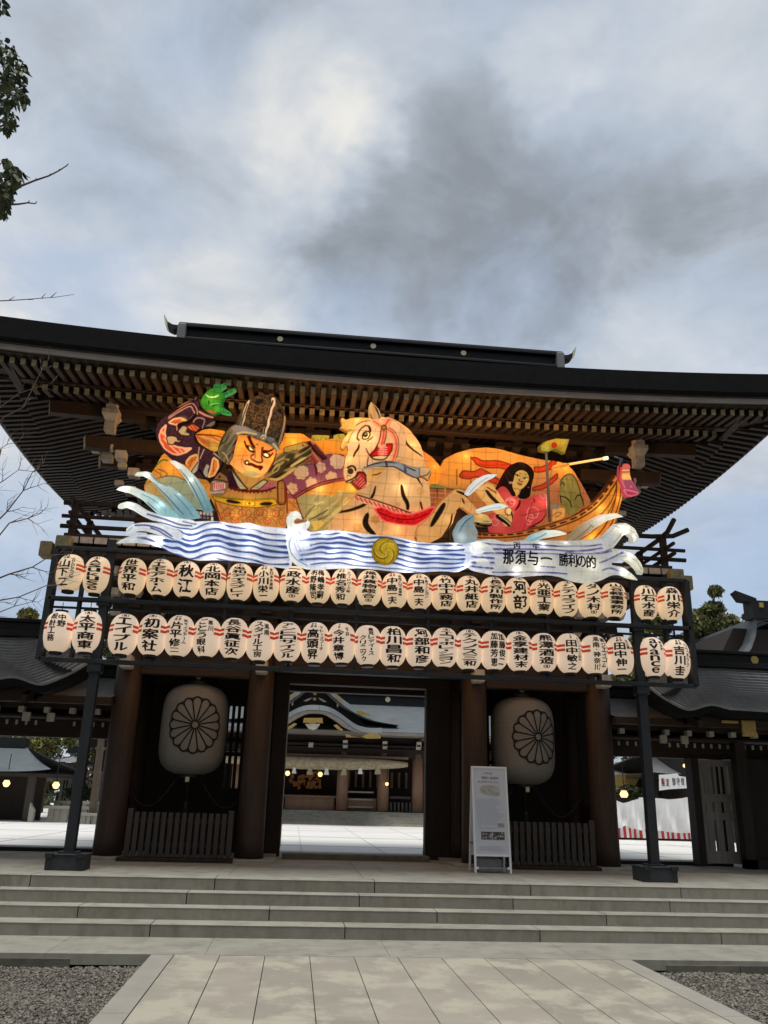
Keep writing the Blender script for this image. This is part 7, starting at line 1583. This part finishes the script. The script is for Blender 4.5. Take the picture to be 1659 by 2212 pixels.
# big tree behind the right wing
c = cl_at([(1505,1335,26),(1600,1395,20),(1575,1370,18),(1470,1400,34),(1530,1400,30),(1395,1340,30),(1440,1310,26),(1535,1320,22),(1480,1370,30),(1520,1370,30),(1560,1385,22),(1545,1400,24),(1440,1400,34),(1400,1420,34),(1370,1450,30),(1450,1350,22),(1590,1408,14),(1460,1330,30),(1420,1370,30),(1500,1300,16),(1400,1300,26),(1490,1410,34),(1550,1345,14),(1340,1470,30),(1420,1470,30),(1580,1340,7),(1560,1352,8)], 33, 2, 1)
p = at(1490, 1600, 33); tree('evergreen_tree', 'broad evergreen tree rising behind the right corridor roof', p[0], 33, .5, 8.5, 3, 20000, .11, 'leaf4', None, 3, c, .3)
p = at(1560, 1420, 31)
b = MB(); sp0 = at(1568, 1420, 31)
for line_ in ([(1572,1440),(1562,1395),(1556,1360),(1555,1335),(1555,1320)], [(1558,1365),(1575,1355),(1588,1350)], [(1562,1392),(1590,1388)], [(1556,1345),(1545,1335)]):
    b.tube([at(x, y, 31) for x, y in line_], .06 if len(line_) > 4 else .025, 6, .012)
tag(b.build('bare_tree', M['twig'], None, loc=(sp0[0], 31, sp0[2])), 'thin bare sapling top standing in front of the evergreen on the right', 'tree')
# trees behind the left wing
c = cl_at([(20,1345,34),(55,1340,26),(-20,1330,40),(90,1350,20),(0,1370,40),(60,1370,30)], 48, 3, 2)
tree('evergreen_tree', 'round green treetops showing over the left corridor ridge', at(10, 1500, 48)[0], 48, .5, 8.5, 4, 9000, .13, 'leaf2', None, 5, c, .3)
c = cl_at([(235,1310,16),(250,1330,18),(215,1345,12),(230,1395,18),(195,1400,14),(255,1420,20),(200,1432,22),(240,1440,20),(260,1365,14),(175,1430,16)], 30, 1, 3)
tree('pine_tree', 'thin pine seen between the lanterns beside the left rack post', at(235, 1500, 30)[0], 30, .5, 7.5, 3, 2600, .10, 'leaf1', None, 7, c, .14)
c = cl_at([(62,1598,14),(80,1608,16),(100,1606,16),(122,1600,15),(95,1620,13),(112,1614,12),(140,1598,12)], 43, 1, 4)
tree('garden_tree', 'olive green clipped tree above the small building on the left', at(98, 1660, 43)[0], 43, .5, 3.6, 2, 5000, .11, 'leaf2', None, 9, c, .2)
c = cl_at([(212,1608,16),(206,1632,17),(214,1652,15),(202,1662,12),(222,1625,18),(199,1615,9)], 40, 1, 5)
tree('garden_tree', 'olive tree between the rack post and the left gate column', at(225, 1700, 40)[0], 40, .5, 3.8, 1.6, 4200, .09, 'leaf2', None, 11, c, .14)
c = cl_at([(165,1700,16),(180,1715,14),(150,1712,12)], 37, .6, 6)
tree('clipped_shrub', 'dark green shrub behind the stone benches on the left', at(165, 1735, 37)[0], 37, .5, 1.6, 1, 2200, .07, 'leaf1', None, 13, c, .06)
c = cl_at([(1350,1712,20),(1380,1718,16),(1330,1715,16),(1395,1712,12)], 31.5, .5, 8)
tree('clipped_shrub', 'dark shrub above the left part of the white booth', at(1350, 1760, 31.5)[0], 31.5, .5, 2, 1, 2200, .07, 'leaf1', None, 15, c, .06)
c = cl_at([(800,1480,22),(840,1482,24),(880,1480,22),(920,1484,26),(760,1470,24),(700,1460,30)], 60, 2, 9)
tree('evergreen_tree', 'dark evergreens behind the ridge of the worship hall', at(840, 1600, 60)[0], 60, .5, 10, 5, 6500, .16, 'leaf1', None, 17, c, .3)
for i, (xp, Yt) in enumerate(((-120, 60), (330, 64), (1250, 62), (1720, 58), (560, 70))):
    p = at(xp, 1500, Yt); tree('evergreen_tree', ['wood edge tree far behind the left corridor', 'wood edge tree far behind the left half of the gate', 'wood edge tree far behind the right half of the gate', 'wood edge tree far beyond the right gable roof', 'wood edge tree far behind the worship hall'][i], p[0], Yt, .5, 9, 5, 4500, .2, 'leaf1', 'trees of the wood edge', 30+i)
# evergreen whose branches reach into the picture at the upper left
NY = 6.2
bp0 = at(-330, 900, NY)
T = thing('camellia_tree', 'evergreen tree whose leafy branches reach in at the upper left corner', 'tree', (bp0[0], NY, -.1))
b = MB(); x0 = bp0[0]
trunk = [(x0, NY, -.2), (x0+.05, NY, 2.2), (x0-.05, NY, 4.2), (x0, NY, 6.5)]
b.tube(trunk, [.13, .11, .08, .03], 10)
tips = [((20, 60)), ((40, 170)), ((30, 260)), ((25, 370)), ((20, 430)), (0, 10)]
for x, y in tips:
    e_ = at(x-20, y+10, NY); b.tube([(x0, NY, e_[2]-.5), ((x0+e_[0])/2, NY, e_[2]-.2), e_], [.03, .02, .008], 6)
b.build('trunk', M['barkb'], T, smooth=True)
rng = np.random.default_rng(21); L = []; F = []
bl = MB()
def leaf(b, p, d, s):
    d = Vector(d).normalized(); w = d.cross(Vector((rng.normal(), rng.normal(), rng.normal()))).normalized()*s*.33; n_ = d.cross(w).normalized()*s*.12
    p = Vector(p); k = len(b.v)
    b.v += [tuple(p), tuple(p+d*s*.35+w+n_), tuple(p+d*s*.75+w*.75+n_), tuple(p+d*s*1.15), tuple(p+d*s*.75-w*.75+n_), tuple(p+d*s*.35-w+n_), tuple(p+d*s*.5)]
    b.f += [(k, k+1, k+6), (k+1, k+2, k+6), (k+2, k+3, k+6), (k, k+6, k+5), (k+6, k+4, k+5), (k+6, k+3, k+4)]; b.m += [0]*6
for (x, y, r, n) in ((0,10,16,40),(10,110,24,70),(30,150,24,80),(20,190,34,120),(48,215,14,36),(5,250,30,90),(20,265,14,30),(-24,180,40,110),(10,370,30,80),(32,375,18,40),(12,410,22,60),(-10,420,30,70),(6,450,12,24),(-60,60,50,100),(-100,200,70,140),(-100,420,60,100)):
    for _ in range(n):
        a = rng.uniform(0, 6.28); q = r*math.sqrt(rng.uniform()); p = at(x+q*math.cos(a), y+q*math.sin(a), NY+rng.uniform(-.35, .35)*(r/30))
        leaf(bl, p, (rng.normal()*.6+.3, rng.normal()*.6, -.9+rng.normal()*.5), rng.uniform(.05, .085))
bl.build('crown', M['leaf3'], T)
b = MB()
for line_ in ([(-20,440),(20,420),(45,402),(75,390),(105,380),(125,370),(144,358)], [(-20,445),(15,442),(40,441),(60,438),(76,440)]):
    b.tube([at(x, y, NY-.1) for x, y in line_], .012, 6, .005)
    for x, y in line_[3:]: b.tube([at(x, y, NY-.1), at(x+4, y-5, NY-.1)], .006, 5, .003)
b.build('bare_twig', M['twig'], T)
# bare tree at the left edge
BY = 8.6
o0 = at(-90, 1350, BY)
T = thing('bare_tree', 'leafless tree whose thin grey branches spread in from the left edge', 'tree', (o0[0], BY, -.12))
b = MB(); rd = random.Random(4)
b.tube([(o0[0], BY, -.2), (o0[0]+.1, BY, 1.5), (o0[0]-.1, BY, 3.2), (o0[0]+.05, BY, 5)], [.12, .10, .07, .04], 9)
b.build('trunk', M['barkb'], T, smooth=True)
b = MB()
def twig(pts, r0, depth):
    P = [at(x, y, BY+dy) for x, y, dy in pts]; b.tube(P, r0*.72, 5, r0*.25, cap=False)
    if depth <= 0: return
    n = len(pts)
    for i in range(1, n):
        for _ in range(rd.choice((1, 1, 2))):
            x, y, dy = pts[i]; x1, y1, _d = pts[i-1]; a = math.atan2(y-y1, x-x1)+rd.choice((-1, 1))*rd.uniform(.35, .9); l = rd.uniform(14, 38)*(.6+.4*depth)
            q = [(x, y, dy)]
            for k in range(3): a += rd.uniform(-.18, .18)-.04; q.append((q[-1][0]+l/3*math.cos(a), q[-1][1]+l/3*math.sin(a), dy+rd.uniform(-.05, .05)*(k+1)))
            twig(q, r0*.5, depth-1)
for pts, r0, dp_ in (([(-90,1000,0),(-30,940,0),(10,900,0),(50,880,0),(90,800,0),(105,775,0)], .014, 1), ([(-60,930,0),(0,880,.1),(40,850,.1),(85,835,.1),(110,828,.1)], .012, 1),
                ([(-90,1200,0),(-30,1150,0),(15,1105,0),(50,1060,0),(70,1020,0)], .016, 2), ([(-90,1300,0),(-30,1260,.1),(20,1240,.1),(70,1225,.1),(110,1200,.1)], .018, 2), ([(-80,1250,0),(-20,1180,-.1),(20,1130,-.1),(60,1120,-.1),(85,1110,-.1)], .014, 2),
                ([(-80,1100,0),(-30,1060,0),(5,1040,0),(40,1015,0)], .012, 2), ([(-60,660,0),(0,650,0),(40,648,0),(80,645,0),(120,642,0),(160,636,0)], .011, 0), ([(-90,1340,0),(-20,1300,0),(40,1290,0),(100,1265,0),(130,1262,0)], .013, 2), ([(-70,1000,0),(-20,985,0),(15,960,0),(40,955,0)], .010, 2),
                ([(-80,1390,0),(-20,1330,.05),(30,1310,.05),(70,1300,.05)], .011, 1)):
    twig(pts, r0, dp_)
for x, y in ((20,648),(60,647),(90,644),(110,642)): b.tube([at(x, y, BY), at(x+rd.uniform(8, 16), y-rd.uniform(-8, 14), BY)], .006, 5, .003)
b.build('branches', M['twig'], T)

# tall wood along the approach, behind the photographer and to both sides
b = MB(); rng = np.random.default_rng(77); rd = random.Random(77); cl_ = []; tb = MB()
for i in range(46):
    a = R(-14)+R(208)*i/45; rr_ = rd.uniform(24, 34); x = X0-rr_*math.cos(a)*1.05; y = 2-rr_*math.sin(a); h = rd.uniform(15, 21)
    tb.tube([(x, y, -.2), (x+rd.uniform(-.4, .4), y, h*.6), (x, y, h*.95)], [.4, .3, .08], 7)
    for k in range(9): cl_.append((x+rd.uniform(-2.4, 2.4), y+rd.uniform(-2.4, 2.4), h*rd.uniform(.18, 1.0), rd.uniform(1.8, 3.0)))
n0_ = len(cl_)
for i in range(34):      # and the far wood edge behind the courtyard
    x = -21+72*i/33; y = rd.uniform(60, 70); h = rd.uniform(4.6, 6.2) if x < -14 else rd.uniform(6, 9.5)
    tb.tube([(x, y, .3), (x, y, h*.9)], [.3, .08], 6)
    for k in range(8): cl_.append((x+rd.uniform(-1.6, 1.6), y+rd.uniform(-1.5, 1.5), .5+h*(.08+.82*k/7), rd.uniform(1.0, 1.7)))
clump_crown(b, cl_[:n0_], 42000, .42, rng); clump_crown(b, cl_[n0_:], 42000, .24, rng)
k0 = len(b.v); b.v += tb.v; b.f += [tuple(k0+i for i in f) for f in tb.f]; b.m += tb.m
tag(b.build('woodland', M['leaf1']), kind='stuff')
